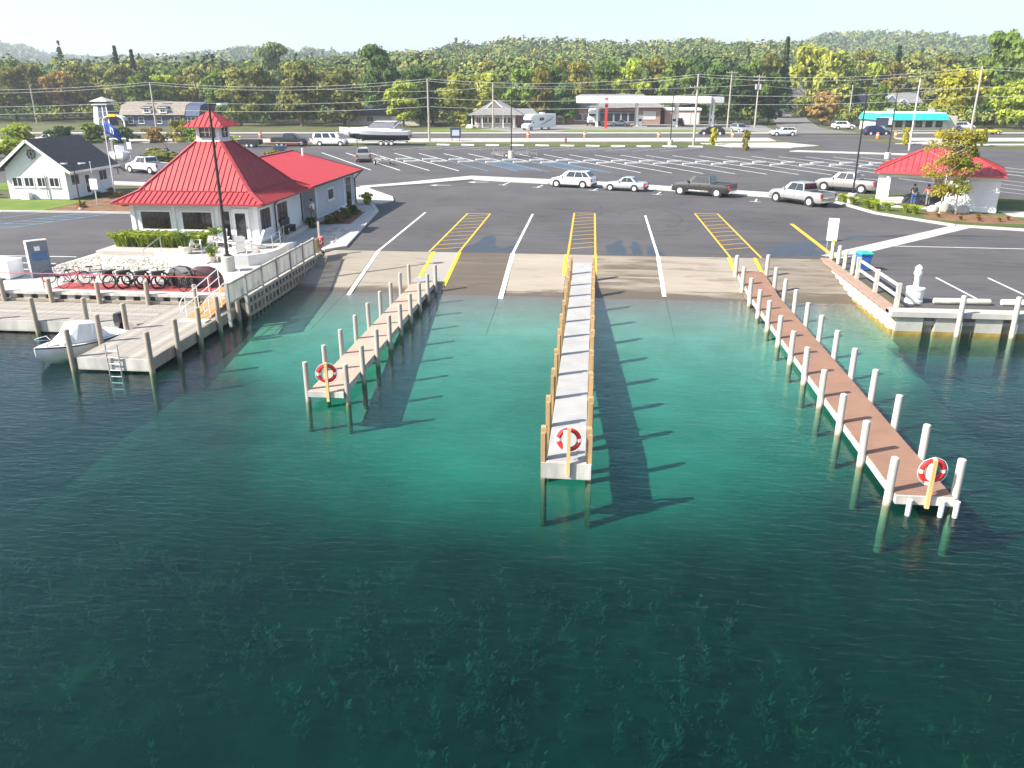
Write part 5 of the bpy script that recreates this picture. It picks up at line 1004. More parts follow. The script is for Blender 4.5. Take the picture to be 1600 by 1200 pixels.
# motorhome and semi truck
rv = T("motorhome", "white motorhome with dark swooshes parked by the restaurant", "motorhome", (-12.2, 178.2, 2.52), R(-128))
sec = lambda x, z0, z1, w_: [(x, -w_, z0), (x, w_, z0), (x, w_, z1 - .15), (x, w_ * .9, z1), (x, -w_ * .9, z1), (x, -w_, z1 - .15)]
O("body", MB().loft([sec(-4.2, .5, 3.2, 1.2), sec(1.9, .5, 3.2, 1.2), sec(2.9, 1.9, 3.1, 1.15), sec(3.5, 2.1, 2.7, 1.05)]), PT['white'], rv); O("cab", MB().loft([sec(1.9, .45, 2.1, 1.05), sec(2.9, .45, 2.05, 1.02), sec(3.3, .45, 1.4, 1.0), sec(4.2, .45, 1.2, .92), sec(4.3, .5, 1.0, .85)]), PT['white'], rv)
O("windshield", MB().quad((2.95, -.9, 2.02), (2.95, .9, 2.02), (3.36, .95, 1.42), (3.36, -.95, 1.42)), CARGLASS, rv)
for sd_ in (-1, 1):
    y = sd_ * 1.206; O("side_window", MB().quad((-.4, y, 1.9), (1.0, y, 1.9), (1.0, y, 2.5), (-.4, y, 2.5)), CARGLASS, rv); O("cab_window", MB().quad((2.1, sd_ * 1.06, 1.45), (2.9, sd_ * 1.04, 1.45), (2.85, sd_ * 1.04, 1.95), (2.1, sd_ * 1.06, 1.95)), CARGLASS, rv)
    for k in range(3): O("swoosh", MB().quad(*[(x, y + sd_ * .002 * k, z) for x, z in ((-3.6 + k * .9, 2.9 - .3 * k), (-2.4 + k * .9, 2.0 - .3 * k), (-.8 + k * 1.0, 1.5 - .3 * k), (-2.6 + k * .9, 1.9 - .3 * k))]), PT['grey'], rv)
    for x in (-2.2, 3.3): wheel(rv, x, sd_ * 1.0, .38, .25)
    O("headlight", MB().box(4.15, 4.31, sd_ * .7 - .14, sd_ * .7 + .14, .75, .95), HEADL, rv)
O("roof_unit", MB().box(-1.6, -.7, -.4, .4, 3.2, 3.45), WHITEP, rv)
sm = T("semi_truck", "white semi truck cab by the station shop", "truck", (-1.0, 200, 2.52), R(-100))
O("cab", MB().loft([sec(-3.4, .9, 3.7, 1.15), sec(-1.2, .9, 3.8, 1.15), sec(-.2, .9, 2.9, 1.1), sec(.2, .9, 2.1, 1.05), sec(1.8, .8, 1.9, .95), sec(2.1, .8, 1.5, .9)]), PT['white'], sm); O("windshield", MB().quad((-.17, -.9, 2.8), (-.17, .9, 2.8), (.23, .92, 2.15), (.23, -.92, 2.15)), CARGLASS, sm); O("grille", MB().box(2.08, 2.16, -.5, .5, .9, 1.5), CHROME, sm); O("chassis", MB().box(-6, -3.4, -.5, .5, .7, 1.0), TRIMB, sm)
for sd_ in (-1, 1):
    for x in (1.2, -4.2, -5.4): wheel(sm, x, sd_ * .95, .5, .3)
    O("headlight", MB().box(1.95, 2.14, sd_ * .7 - .12, sd_ * .7 + .12, 1.0, 1.25), HEADL, sm)
# ------------------------------------------------------------------ boats
GEL = M("white_gelcoat", (.8, .8, .79), .25, var=.03, spec=.6); HULLD = M("navy_hull", (.02, .022, .04), .3); CANV = M("white_canvas_cover", (.78, .78, .76), .85, var=.06, scale=2)
def hull(L, W, zk, zs, zb, n=11):
    out = []
    for i in range(n):
        q = i / (n - 1); x = lerp(-L / 2, L / 2, q); w_ = W / 2 * (1 if q < .5 else max(.02, 1 - ((q - .5) / .5) ** 2.2)); k = zk + (zs - zk) * max(0, (q - .62) / .38) ** 2 * .85; s_ = lerp(zs, zb, max(0, (q - .3) / .7) ** 1.5)
        out.append([(x, 0, k), (x, -w_ * .78, lerp(k, s_, .38)), (x, -w_, s_), (x, -w_ * .9, s_ + .04), (x, w_ * .9, s_ + .04), (x, w_, s_), (x, w_ * .78, lerp(k, s_, .38))])
    return out
bt = T("motorboat", "white open motorboat under a canvas cover moored at the wharf", "boat", (-21.85, 31.15, 0), R(-106)); bt.scale = (.8, .8, .85)
O("hull", MB().loft(hull(5.2, 2.1, -.3, .62, .95)), GEL, bt, True); O("rub_rail", MB().tube([(x, y * 1.01, z) for r_ in hull(5.2, 2.1, -.3, .62, .95) for x, y, z in (r_[2],)], .035).tube([(x, y * 1.01, z) for r_ in hull(5.2, 2.1, -.3, .62, .95) for x, y, z in (r_[5],)], .035), TRIMB, bt)
O("canvas_cover", MB().loft([[(x, -w_, z0), (x, -w_ * .6, z1 * .93), (x, 0, z1), (x, w_ * .6, z1 * .93), (x, w_, z0)] for x, w_, z0, z1 in ((-1.5, .9, .68, .85), (-.9, .85, .7, 1.55), (.2, .85, .75, 1.75), (.7, .7, .8, 1.3), (1.4, .6, .86, .98))]), CANV, bt)
O("cockpit", MB().box(1.45, 2.0, -.35, .35, .8, .93), M("cream_vinyl", (.6, .55, .45), .6), bt); O("bow_rail", MB().tube([(.9, -.88, .8), (1.2, -.8, 1.15), (2.2, -.35, 1.3), (2.45, 0, 1.32), (2.2, .35, 1.3), (1.2, .8, 1.15), (.9, .88, .8)], .02), CHROME, bt, True)
om = O("outboard", MB().loft([[(x, s1 * w_, z) for x, s1 in ((-3.15, -1), (-2.65, -1), (-2.65, 1), (-3.15, 1))] for z, w_ in ((.75, .16), (.95, .22), (1.3, .22), (1.45, .12))]).box(-3.0, -2.8, -.08, .08, -.5, .75), PT['black'], bt); O("cowl_stripe", MB().box(-3.17, -2.9, -.226, .226, 1.05, 1.12), CHROME, om)
O("antenna", MB().cyl((-.2, .9, .7), (-.4, .9, 2.6), .012), WHITEPL, bt)
cb = T("cabin_cruiser", "large white cabin cruiser with navy hull band on a triple axle trailer", "boat", (-35.6, 133.2, gz(133.2) + .01), R(182))
HH = hull(11.4, 3.3, .75, 2.2, 2.75, 15); HB = [[(x, y * 1.004, min(z, 1.62 + .0 * x)) for x, y, z in r_] for r_ in hull(11.4, 3.3, .74, 2.2, 2.75, 15)]
O("hull", MB().loft(HH), GEL, cb, True); O("hull_band", MB().loft([[(r_[0][0], r_[0][1], r_[0][2] - .01), (r_[1][0], r_[1][1] * 1.02, r_[1][2]), (r_[2][0], lerp(r_[1][1], r_[2][1], .35) * 1.03, lerp(r_[1][2], r_[2][2], .35)), (r_[5][0], lerp(r_[6][1], r_[5][1], .35) * 1.03, lerp(r_[6][2], r_[5][2], .35)), (r_[6][0], r_[6][1] * 1.02, r_[6][2])] for r_ in HH[:13]]), HULLD, cb, True)
O("deck_house", MB().loft([[(x, -w_, z0), (x, -w_ * .85, z1), (x, w_ * .85, z1), (x, w_, z0)] for x, w_, z0, z1 in ((-4.6, 1.4, 2.2, 2.5), (-2.2, 1.4, 2.2, 2.75), (.6, 1.25, 2.3, 2.9), (2.6, .9, 2.4, 2.7), (4.2, .3, 2.5, 2.6))]), GEL, cb); O("windshield", MB().loft([[(.9, -1.2, 2.8), (.9, 1.2, 2.8), (-3.4, 1.3, 2.7), (-3.4, -1.3, 2.7)], [(-.2, -1.0, 3.6), (-.2, 1.0, 3.6), (-3.6, 1.1, 3.62), (-3.6, -1.1, 3.62)]]), M("smoked_plastic", (.2, .2, .22), .12, spec=.7), cb); O("canvas_top", MB().box(-3.7, -.3, -1.12, 1.12, 3.62, 3.7), WHITEPL, cb); O("frame_arch", MB().bar((-3.4, -1.3, 2.7), (-4.4, -1.2, 3.6), .15, .1).bar((-3.4, 1.3, 2.7), (-4.4, 1.2, 3.6), .15, .1), GEL, cb)
tb_ = O("trailer", MB().box(-5.2, 5.8, -1.1, -.95, .45, .62).box(-5.2, 5.8, .95, 1.1, .45, .62).bar((5.6, 0, .5), (7.4, 0, .5), .15, .15).box(-4, -3.9, -1.1, 1.1, .45, .8).box(2, 2.1, -1, 1, .45, 1.0), WHITEP, cb)
axle(cb, -1.2, 1.15, .36, 3, .85)
lb = T("fishing_boat", "white fishing boat with hardtop on a trailer behind the cottage", "boat", (-59.5, 99.8, gz(99.8) + .01), R(-55))
O("hull", MB().loft(hull(6.6, 2.4, .7, 1.75, 2.1)), GEL, lb, True); O("console", MB().box(-.8, .4, -.5, .5, 1.7, 2.7), GEL, lb); O("hardtop", MB().box(-1.4, .8, -.9, .9, 3.45, 3.55), GEL, lb); [O("hardtop_leg", MB().cyl((x, y, 1.8), (x, y, 3.45), .04), GALV, lb) for x in (-1.2, .6) for y in (-.8, .8)]; O("outboard", MB().box(-3.9, -3.35, -.25, .25, 1.2, 2.3), PT['black'], lb); O("trailer", MB().box(-3, 4.4, -.8, -.68, .4, .55).box(-3, 4.4, .68, .8, .4, .55), TRIMB, lb); axle(lb, -.4, .95, .32, 2)
# ------------------------------------------------------------------ bicycles
def bike(label, x, y, rz, col, wr=.33, tw=.022, basket=False, z=1.12):
    t = T("bicycle", label, "bicycle", (x, y, z), rz, "bicycles along the plaza rail"); f_ = M("bike_" + col[0], col[1], .4)
    for xx in (-.52, .52):
        w_ = O("wheel", MB().torus((xx, 0, wr), wr, tw, 'y', 20, 6), TYRE, t, True); mb = MB()
        for k in range(6): a = k * math.pi / 6; mb.cyl((xx + wr * math.cos(a), 0, wr + wr * math.sin(a)), (xx - wr * math.cos(a), 0, wr - wr * math.sin(a)), .004, n=4)
        O("spokes", mb, BLACKM, w_)
    O("frame", MB().tube([(-.52, 0, wr), (-.08, 0, .3), (.38, 0, .72), (-.2, 0, .72), (-.08, 0, .3)], .02).tube([(-.52, 0, wr), (-.2, 0, .72)], .014), f_, t, True); O("fork", MB().tube([(.52, 0, wr), (.4, 0, .66), (.35, 0, .92)], .017), f_, t, True)
    O("handlebar", MB().tube([(.2, -.3, .98), (.36, -.16, .95), (.36, .16, .95), (.2, .3, .98)], .014), BLACKM, t, True); O("saddle", MB().loft([[(xq, -wq, .86), (xq, wq, .86), (xq, wq * .7, .92), (xq, -wq * .7, .92)] for xq, wq in ((-.38, .09), (-.25, .08), (-.08, .025))]).cyl((-.2, 0, .7), (-.23, 0, .87), .014), BLACKM, t); O("pedals", MB().bar((-.18, -.12, .22), (.02, .12, .38), .03, .02).lathe([(.09, -.02), (.09, .0)], (-.08, 0, .3), 10, 'y'), BLACKM, t)
    if basket: O("rear_basket", MB().box(-.75, -.35, -.15, .15, .7, .92), BLACKM, t)
BK = ("black", (.02, .02, .022)); 
bike("thin grey road bike leaning near the kiosk", -27.9, 39.3, R(25), ("grey", (.3, .3, .32))); bike("red bicycle left of the second pile", -26.6, 38.5, R(60), ("red", (.5, .03, .06)), tw=.018); bike("dark hybrid bicycle behind the red one", -25.9, 39.3, R(20), BK)
for k, (x, o_) in enumerate(((-24.3, "first"), (-23.5, "second"), (-22.5, "third"), (-21.6, "fourth"))): bike("%s fat tyred black bike from the left along the red rail" % o_, x, 38.75, R(62 - 6 * k), BK, .34, .05, True)
bike("slim bicycle against the dark covered bikes", -20.3, 38.5, R(75), BK)
for k, (x, lab) in enumerate(((-21.0, "black cover draped over a bike beside the fourth fat tyred bike"), (-19.9, "black and dark red cover over a bike at the right end of the rail"))):
    t = T("bike_cover", lab, "bike cover", (x, 39.2, 1.12), R(-20 + 30 * k), "covered bikes"); CV = M("bike_cover_%d" % k, ((.03, .028, .03), (.06, .02, .022))[k], .6, var=.5, scale=2)
    O("cover", MB().loft([[(a * s_, b_ * s_, z) for a, b_ in ((-.95, -.32), (-.3, -.4), (.5, -.36), (.95, -.25), (.95, .25), (.5, .38), (-.3, .36), (-.95, .3))] for z, s_ in ((.05, 1.0), (.5, .92), (.85, .7), (1.02, .35))]), CV, t, True)
    for xx in (-.55, .55): O("wheel", MB().torus((xx, -.42, .3), .29, .03, 'y', 16, 6), TYRE, t, True)
# ------------------------------------------------------------------ foliage
def leaf_mat(name, a, b_, sc_=.35):
    m = bpy.data.materials.new(name); m.use_nodes = True; n = m.node_tree; n.nodes.clear()
    out = n.nodes.new("ShaderNodeOutputMaterial"); g = n.nodes.new("ShaderNodeNewGeometry"); tc = n.nodes.new("ShaderNodeTexCoord")
    ns = n.nodes.new("ShaderNodeTexNoise"); ns.inputs['Scale'].default_value = sc_; ns.inputs['Detail'].default_value = 3; n.links.new(tc.outputs['Object'], ns.inputs['Vector'])
    ad = n.nodes.new("ShaderNodeMath"); ad.operation = 'MULTIPLY_ADD'; ad.inputs[1].default_value = .55; n.links.new(g.outputs['Random Per Island'], ad.inputs[0]); 
    sb = n.nodes.new("ShaderNodeMath"); sb.operation = 'SUBTRACT'; sb.inputs[1].default_value = .27; n.links.new(ns.outputs[0], sb.inputs[0]); n.links.new(sb.outputs[0], ad.inputs[2])
    r = ramp_node(n, ad.outputs[0], [(.15, a), (.8, b_)])
    oi = n.nodes.new("ShaderNodeObjectInfo"); hs_ = n.nodes.new("ShaderNodeHueSaturation"); mr = n.nodes.new("ShaderNodeMapRange"); mr.inputs[3].default_value = .8; mr.inputs[4].default_value = 1.25
    n.links.new(oi.outputs['Random'], mr.inputs[0]); n.links.new(mr.outputs[0], hs_.inputs['Value']); n.links.new(r.outputs[0], hs_.inputs['Color'])
    d = n.nodes.new("ShaderNodeBsdfDiffuse"); t_ = n.nodes.new("ShaderNodeBsdfTranslucent"); mx = n.nodes.new("ShaderNodeMixShader"); mx.inputs[0].default_value = .38
    n.links.new(hs_.outputs[0], d.inputs[0]); n.links.new(hs_.outputs[0], t_.inputs[0]); n.links.new(d.outputs[0], mx.inputs[1]); n.links.new(t_.outputs[0], mx.inputs[2]); n.links.new(mx.outputs[0], out.inputs[0])
    MATS[name] = m; return m
LEAF = dict(olive=leaf_mat("olive_leaves", (0.109, 0.122, 0.033), (0.346, 0.346, 0.102)), green=leaf_mat("green_leaves", (0.082, 0.14, 0.032), (0.256, 0.347, 0.069)), dark=leaf_mat("dark_leaves", (0.042, 0.083, 0.027), (0.14, 0.221, 0.058)), lime=leaf_mat("lime_leaves", (0.164, 0.232, 0.027), (0.511, 0.58, 0.082)), willow=leaf_mat("willow_leaves", (0.174, 0.221, 0.042), (0.557, 0.557, 0.115)), grey=leaf_mat("grey_green_leaves", (0.115, 0.164, 0.069), (0.302, 0.371, 0.164)), autumn=leaf_mat("autumn_leaves", (.12, .12, .024), (.38, .33, .07)), rust=leaf_mat("rust_leaves", (0.186, 0.128, 0.046), (0.463, 0.302, 0.104)), gold=leaf_mat("gold_leaves", (0.325, 0.278, 0.027), (0.62, 0.62, 0.069)), pine=leaf_mat("pine_needles", (0.035, 0.069, 0.032), (0.104, 0.164, 0.069)), orange=leaf_mat("orange_birch_leaves", (.24, .2, .03), (.56, .49, .08)), fresh=leaf_mat("fresh_birch_leaves", (0.164, 0.2, 0.027), (0.453, 0.453, 0.073)))
BARK = M("bark", (.13, .1, .075), .9, var=.3, scale=4, bump=.4); BIRCH = M("birch_bark", (.62, .58, .52), .8, var=.25, scale=6)
def quads_np(cen, nrm, size, asp, rng):
    n_ = len(cen); r = rng.normal(size=(n_, 3)); u = np.cross(nrm, r); u /= np.linalg.norm(u, axis=1)[:, None] + 1e-9; v = np.cross(nrm, u)
    s = (size * rng.uniform(.6, 1.3, n_))[:, None]
    return np.stack([cen - u * s - v * s * asp, cen + u * s - v * s * asp * .7, cen + u * s * .8 + v * s * asp, cen - u * s * .9 + v * s * asp * .8], 1).reshape(-1, 3)
def mesh_np(name, V, cols=None):
    me = bpy.data.meshes.new(name); n_ = len(V); q = n_ // 4
    me.vertices.add(n_); me.vertices.foreach_set("co", V.astype(np.float32).ravel()); me.loops.add(n_); me.loops.foreach_set("vertex_index", np.arange(n_, dtype=np.int32))
    me.polygons.add(q); me.polygons.foreach_set("loop_start", np.arange(0, n_, 4, dtype=np.int32)); me.update(calc_edges=True)
    if cols is not None:
        a = me.attributes.new("tint", 'FLOAT_COLOR', 'POINT'); a.data.foreach_set("color", np.concatenate([cols, np.ones((n_, 1))], 1).astype(np.float32).ravel())
    return me
def crown_np(seed, shape, n_=2600, leaf=.3):
    """unit crown: base of tree at z=0, top at z=1, radius about 1 (scaled per tree)"""
    rng = np.random.default_rng(seed); C = []; N = []
    if shape == 'pine':
        z = rng.uniform(.12, 1, n_) ** 1.0; layer = np.round(z * 13) / 13 + rng.normal(0, .012, n_); z = np.where(rng.random(n_) < .8, layer, z); R_ = (1.02 - z) * .95 * (.75 + .25 * np.sin(seed + 5 * z)); a = rng.uniform(0, 6.283, n_); rr = R_ * rng.uniform(.25, 1, n_) ** .5
        cen = np.stack([rr * np.cos(a), rr * np.sin(a), z - .05 * rr], 1); nrm = np.stack([np.cos(a) * .4, np.sin(a) * .4, np.ones(n_)], 1) + rng.normal(0, .4, (n_, 3))
    else:
        k = 26 if shape != 'willow' else 20; cl = []
        for i in range(k):
            a = rng.uniform(0, 6.283); zz = rng.uniform(.13, .9); env = math.sin(math.pi * min(1, max(0, (zz - .12) / .95)) ** .8) ** .7; rr = env * rng.uniform(.15, .78); cl.append((rr * math.cos(a), rr * math.sin(a), zz, rng.uniform(.24, .42), rng.uniform(.07, .13)))
        cl.append((0, 0, .86, .32, .12)); cl.append((0, 0, .6, .5, .2)); cl = np.array(cl)
        id_ = rng.integers(0, len(cl), n_); d = rng.normal(size=(n_, 3)); d /= np.linalg.norm(d, axis=1)[:, None]; d[:, 2] = np.where(d[:, 2] < -.3, -d[:, 2], d[:, 2]); q = rng.uniform(.55, 1.06, n_)[:, None]
        cen = cl[id_, :3] + d * q * np.stack([cl[id_, 3], cl[id_, 3], cl[id_, 4]], 1); nrm = d + rng.normal(0, .45, (n_, 3))
        if shape == 'willow': drop = rng.random(n_) ** 2 * .3; cen[:, 2] -= drop * (np.hypot(cen[:, 0], cen[:, 1]) > .45); cen[:, 2] = np.maximum(cen[:, 2], .04)
    nrm /= np.linalg.norm(nrm, axis=1)[:, None]
    return cen, nrm, rng
def crown_mesh(seed, shape, h, r, leaf, n_):
    cen, nrm, rng = crown_np(seed, shape, n_); cen = cen * np.array([r, r, h]); nn = nrm * np.array([1, 1, .6]); nn /= np.linalg.norm(nn, axis=1)[:, None]
    return mesh_np("crown", quads_np(cen, nn, leaf, 1.9 if shape == 'willow' else .75, rng))
def trunk_mesh(seed, h, r, shape):
    rr = random.Random(seed); mb = MB(); k = h * .028; top = h * (.95 if shape == 'pine' else .72); px, py = 0, 0; pts = [(0, 0, -.3)]
    for i in range(1, 6): px += rr.uniform(-.03, .03) * h * .3; py += rr.uniform(-.03, .03) * h * .3; pts.append((px, py, top * i / 5))
    for i in range(5): mb.cyl(pts[i], pts[i + 1], k * (1 - i * .17), k * (1 - (i + 1) * .17), 7)
    if shape != 'pine':
        for i in range(9): a = rr.uniform(0, 6.3); b0 = pts[rr.choice((2, 3, 4))]; q = rr.uniform(.4, .75) * r; mb.cyl(b0, (b0[0] + q * math.cos(a), b0[1] + q * math.sin(a), b0[2] + h * rr.uniform(.08, .22)), k * .4, k * .12, 5)
    return mb.mesh("trunk", True)
PROTO = {}
for shape, seeds in (('broad', (1, 2, 3, 4)), ('willow', (5, 6)), ('pine', (7, 8))):
    for sd_ in seeds:
        h, r = (14, 5.5) if shape != 'pine' else (19, 3.4)
        cm = crown_mesh(sd_, shape, h, r, .36 if shape != 'willow' else .26, 3000 if shape != 'pine' else 2400); cm.materials.append(LEAF['green']); tm = trunk_mesh(sd_, h, r, shape); tm.materials.append(BARK); PROTO.setdefault(shape, []).append((cm, tm, h, r))
CNAME = dict(olive="olive green", green="mid green", dark="dark green", lime="bright lime green", willow="yellow green weeping", grey="grey green", autumn="green tree turning orange,", rust="rusty brown", gold="golden yellow weeping", pine="dark pointed pine")
ORD = lambda k: "%d%s" % (k, "th" if 10 <= k % 100 <= 20 else {1: "st", 2: "nd", 3: "rd"}.get(k % 10, "th"))
def tree(name, label, x, y, z, h, r, kind, idx, group=None):
    shape = 'willow' if kind in ('willow', 'gold') else ('pine' if kind == 'pine' else 'broad'); P_ = PROTO[shape]; cm, tm, h0, r0 = P_[idx % len(P_)]
    t = T(name, label, "tree", (x, y, z), (idx * 2.399) % 6.283, group); t.scale = (r / r0, r / r0, h / h0)
    o = O("crown", cm, None, t); o.material_slots[0].link = 'OBJECT'; o.material_slots[0].material = LEAF[kind]; O("trunk", tm, None, t); return t
TREES = [('olive', -82.4, 190, 13, 5.5), ('olive', -81.4, 200, 14, 5), ('grey', -95.3, 245, 21, 7), ('olive', -67.8, 190, 14, 6), ('olive', -58.4, 192, 13, 6.5), ('olive', -70.5, 215, 13, 5), ('dark', -53.2, 205, 18.5, 6), ('lime', -43.5, 188, 10, 4.5), ('dark', -41.3, 196, 13, 5), ('green', -40.1, 206, 13, 5), ('willow', -31.2, 196, 11.5, 6.5), ('willow', -26.8, 206, 12, 5.5), ('green', -18.0, 203, 13, 5), ('autumn', -14.0, 212, 14, 5), ('green', -10.6, 216, 14, 5), ('autumn', -4.9, 228, 15, 5.5), ('dark', -7.5, 206, 10, 4), ('green', 2.0, 238, 16, 6), ('lime', 8.9, 236, 16, 5.5), ('autumn', 15.2, 240, 16, 5.5), ('green', 19.8, 232, 16, 6), ('dark', 26.3, 238, 17, 6), ('dark', 29.1, 212, 14, 5.5), ('dark', 33.5, 208, 13, 5), ('green', 37.9, 212, 14.5, 5), ('dark', 42.1, 214, 12, 4.5), ('pine', 52.2, 250, 21, 4.5), ('olive', 47.4, 250, 18, 6), ('willow', 62.1, 262, 20, 7.5), ('willow', 66.6, 256, 18, 6.5), ('rust', 52.9, 206, 8, 4.2), ('olive', 79.3, 275, 18, 6), ('green', 65.0, 205, 9.5, 2.8), ('pine', 95.7, 290, 20, 5), ('olive', 104.2, 300, 19, 7), ('autumn', 89.6, 300, 20, 7), ('gold', 85.4, 216, 13, 6), ('gold', 92.3, 222, 12.5, 5.5), ('green', 100.4, 226, 22, 7), ('green', 101.2, 216, 20, 7), ('lime', 89.2, 196, 10, 4.5), ('lime', 89.8, 190, 11, 5), ('dark', 86.7, 200, 6, 2.6), ('olive', 104.9, 280, 18, 7), ('olive', -155.9, 215, 14, 6), ('olive', -155.5, 225, 15, 6), ('rust', -146.9, 222, 13, 5.5), ('olive', -146.7, 232, 15, 6), ('green', -172.0, 240, 16, 6), ('olive', -134.2, 232, 15, 6), ('green', -119.6, 216, 12, 6), ('lime', -116.1, 222, 12, 5.5), ('autumn', -117.0, 232, 12, 5), ('olive', -108.5, 225, 14, 5.5), ('green', -94.8, 208, 13, 5.5), ('pine', -152.6, 262, 20, 4.5), ('pine', -148.9, 265, 19, 4.5), ('olive', -149.4, 246, 15, 6), ('olive', -167.6, 222, 15, 6), ('green', 110.3, 222, 19, 7)]
TREES2 = [('autumn', -198.8, 254.7, 14.4, 4.7), ('dark', -222.1, 292.1, 16.0, 6.0), ('dark', -213.6, 291.1, 15.9, 6.2), ('olive', -230.8, 325.2, 16.1, 6.1), ('dark', -177.9, 262.2, 13.4, 6.2), ('grey', -207.1, 317.3, 12.4, 5.7), ('green', -182.9, 288.5, 13.2, 5.1), ('pine', -191.0, 314.7, 16.2, 4.5), ('dark', -181.3, 305.2, 16.2, 5.5), ('autumn', -168.7, 296.3, 14.3, 5.0), ('olive', -171.8, 313.0, 12.2, 5.8), ('lime', -153.0, 290.9, 15.5, 4.8), ('green', -125.2, 251.6, 15.2, 5.4), ('grey', -136.4, 282.6, 15.2, 4.9), ('green', -145.0, 316.5, 13.4, 5.7), ('green', -109.7, 256.3, 13.5, 4.6), ('dark', -104.5, 252.9, 15.7, 6.4), ('green', -107.1, 270.3, 15.9, 5.3), ('olive', -107.6, 298.1, 13.5, 4.9), ('autumn', -89.2, 257.5, 15.0, 4.8), ('lime', -89.2, 276.5, 12.8, 6.1), ('olive', -82.2, 270.4, 14.2, 4.9), ('olive', -70.2, 255.5, 12.3, 4.8), ('olive', -66.4, 258.6, 14.7, 5.7), ('pine', -59.8, 249.0, 13.5, 6.5), ('green', -56.3, 262.8, 13.2, 5.3), ('green', -56.7, 281.4, 15.2, 5.4), ('olive', -46.6, 261.8, 13.3, 5.0), ('dark', -41.7, 265.4, 12.7, 4.6), ('autumn', -37.1, 293.5, 16.8, 5.8), ('olive', -32.6, 306.3, 14.5, 4.7), ('green', -30.2, 319.4, 13.7, 5.8), ('autumn', -19.8, 300.0, 14.6, 5.8), ('autumn', -12.6, 268.5, 16.8, 4.6), ('green', -7.3, 326.8, 12.2, 6.3), ('olive', -4.4, 327.4, 16.4, 5.9), ('autumn', 3.3, 285.7, 16.6, 4.9), ('olive', 8.3, 323.5, 15.1, 5.0), ('autumn', 15.9, 310.7, 16.4, 5.6), ('grey', 20.4, 262.9, 16.1, 5.6), ('lime', 31.1, 322.9, 12.1, 4.6), ('dark', 32.6, 287.1, 15.0, 4.8), ('pine', 40.5, 310.5, 16.5, 5.1), ('pine', 37.9, 252.3, 14.3, 4.9), ('lime', 49.6, 278.6, 16.3, 5.3), ('grey', 60.1, 322.9, 14.6, 5.4), ('olive', 73.0, 286.2, 16.0, 4.8), ('green', 71.4, 260.8, 13.6, 6.2), ('olive', 93.5, 327.8, 15.6, 4.5), ('lime', 89.0, 291.8, 15.9, 5.7), ('autumn', 94.7, 289.7, 16.2, 5.2), ('olive', 114.7, 328.8, 15.4, 5.7), ('lime', 116.9, 322.7, 15.9, 5.6), ('lime', 112.2, 288.6, 15.1, 5.4), ('grey', 123.6, 310.8, 16.9, 5.2), ('green', 124.7, 296.9, 13.4, 6.4), ('olive', 136.3, 312.7, 12.4, 5.8), ('grey', 126.7, 273.7, 13.6, 5.1), ('olive', 116.6, 247.7, 16.0, 6.1), ('lime', 129.8, 259.3, 15.3, 6.5)]
def tree_row(lst, group, where):
    cnt = {}
    for i, (k, x, y, h, r) in enumerate(sorted(lst, key=lambda q: q[1] / q[2])):
        cnt[k] = cnt.get(k, 0) + 1
        tree("pine_tree" if k == 'pine' else ("willow_tree" if k in ('willow', 'gold') else "roadside_tree"), "%s%s %s, %s of its colour from left" % (CNAME[k], "" if k in ('autumn', 'pine') else " tree", where, ORD(cnt[k])), x, y, terr(x, y) - .1, h, r, k, i, group)
tree_row(TREES, "trees in the front row beyond the road", "in front row beyond road"); tree_row(TREES2, "trees in the second row beyond the road", "in row behind roadside trees")
# far wooded hills, a mass nobody could count
rng = np.random.default_rng(11); VV = []; CC = []
pal = np.array([(.05, .075, .02), (.075, .095, .024), (.10, .11, .03), (.04, .062, .02), (.13, .125, .03), (.16, .125, .03), (.085, .09, .03), (.03, .045, .02)])
def forest(n_t, r0, r1, nq, leaf, hh, power, box=None):
    k = 0
    while k < n_t:
        a = rng.uniform(-.72, .72); q = r0 + (r1 - r0) * rng.random() ** power; xc, yc = math.sin(a) * q, math.cos(a) * q; x = xc * math.cos(CA) - yc * math.sin(CA); y = xc * math.sin(CA) + yc * math.cos(CA)
        k += 1
        if box: x, y = rng.uniform(box[0], box[1]), rng.uniform(box[2], box[3])
        if (y < 255 and not box) or (abs(x - np.interp(y, [p[1] for p in SIDE], [p[0] for p in SIDE])) < 9 and y < 460): continue
        if 70 < x < 104 and 250 < y < 285: continue
        z = terr(x, y); h = hh * rng.uniform(.75, 1.3); r = h * rng.uniform(.34, .5); pine = rng.random() < .015
        d = rng.normal(size=(nq, 3)); d /= np.linalg.norm(d, axis=1)[:, None]; d[:, 2] = np.abs(d[:, 2]) * np.where(rng.random(nq) < .75, 1, -.6)
        if pine: t_ = rng.random(nq); cen = np.stack([d[:, 0] * r * .55 * (1 - t_), d[:, 1] * r * .55 * (1 - t_), h * (.2 + 1.05 * t_)], 1)
        else: lump = 1 + .22 * np.sin(d[:, 0] * 5 + k) * np.sin(d[:, 1] * 5 + 2 * k); cen = d * np.array([r, r, h * .38]) * lump[:, None] + np.array([0, 0, h * .6])
        nn = d + rng.normal(0, .4, (nq, 3)); nn /= np.linalg.norm(nn, axis=1)[:, None]
        VV.append(quads_np(cen + np.array([x, y, z]), nn, leaf, .8, rng)); c = pal[7] if pine else pal[rng.choice(8, p=[.25, .24, .19, .15, .06, .02, .07, .02])]; CC.append(np.repeat(np.clip(c * 2.1 * rng.uniform(.8, 1.2) * rng.uniform(.85, 1.15, (nq, 1)), 0, 1), 4, 0))
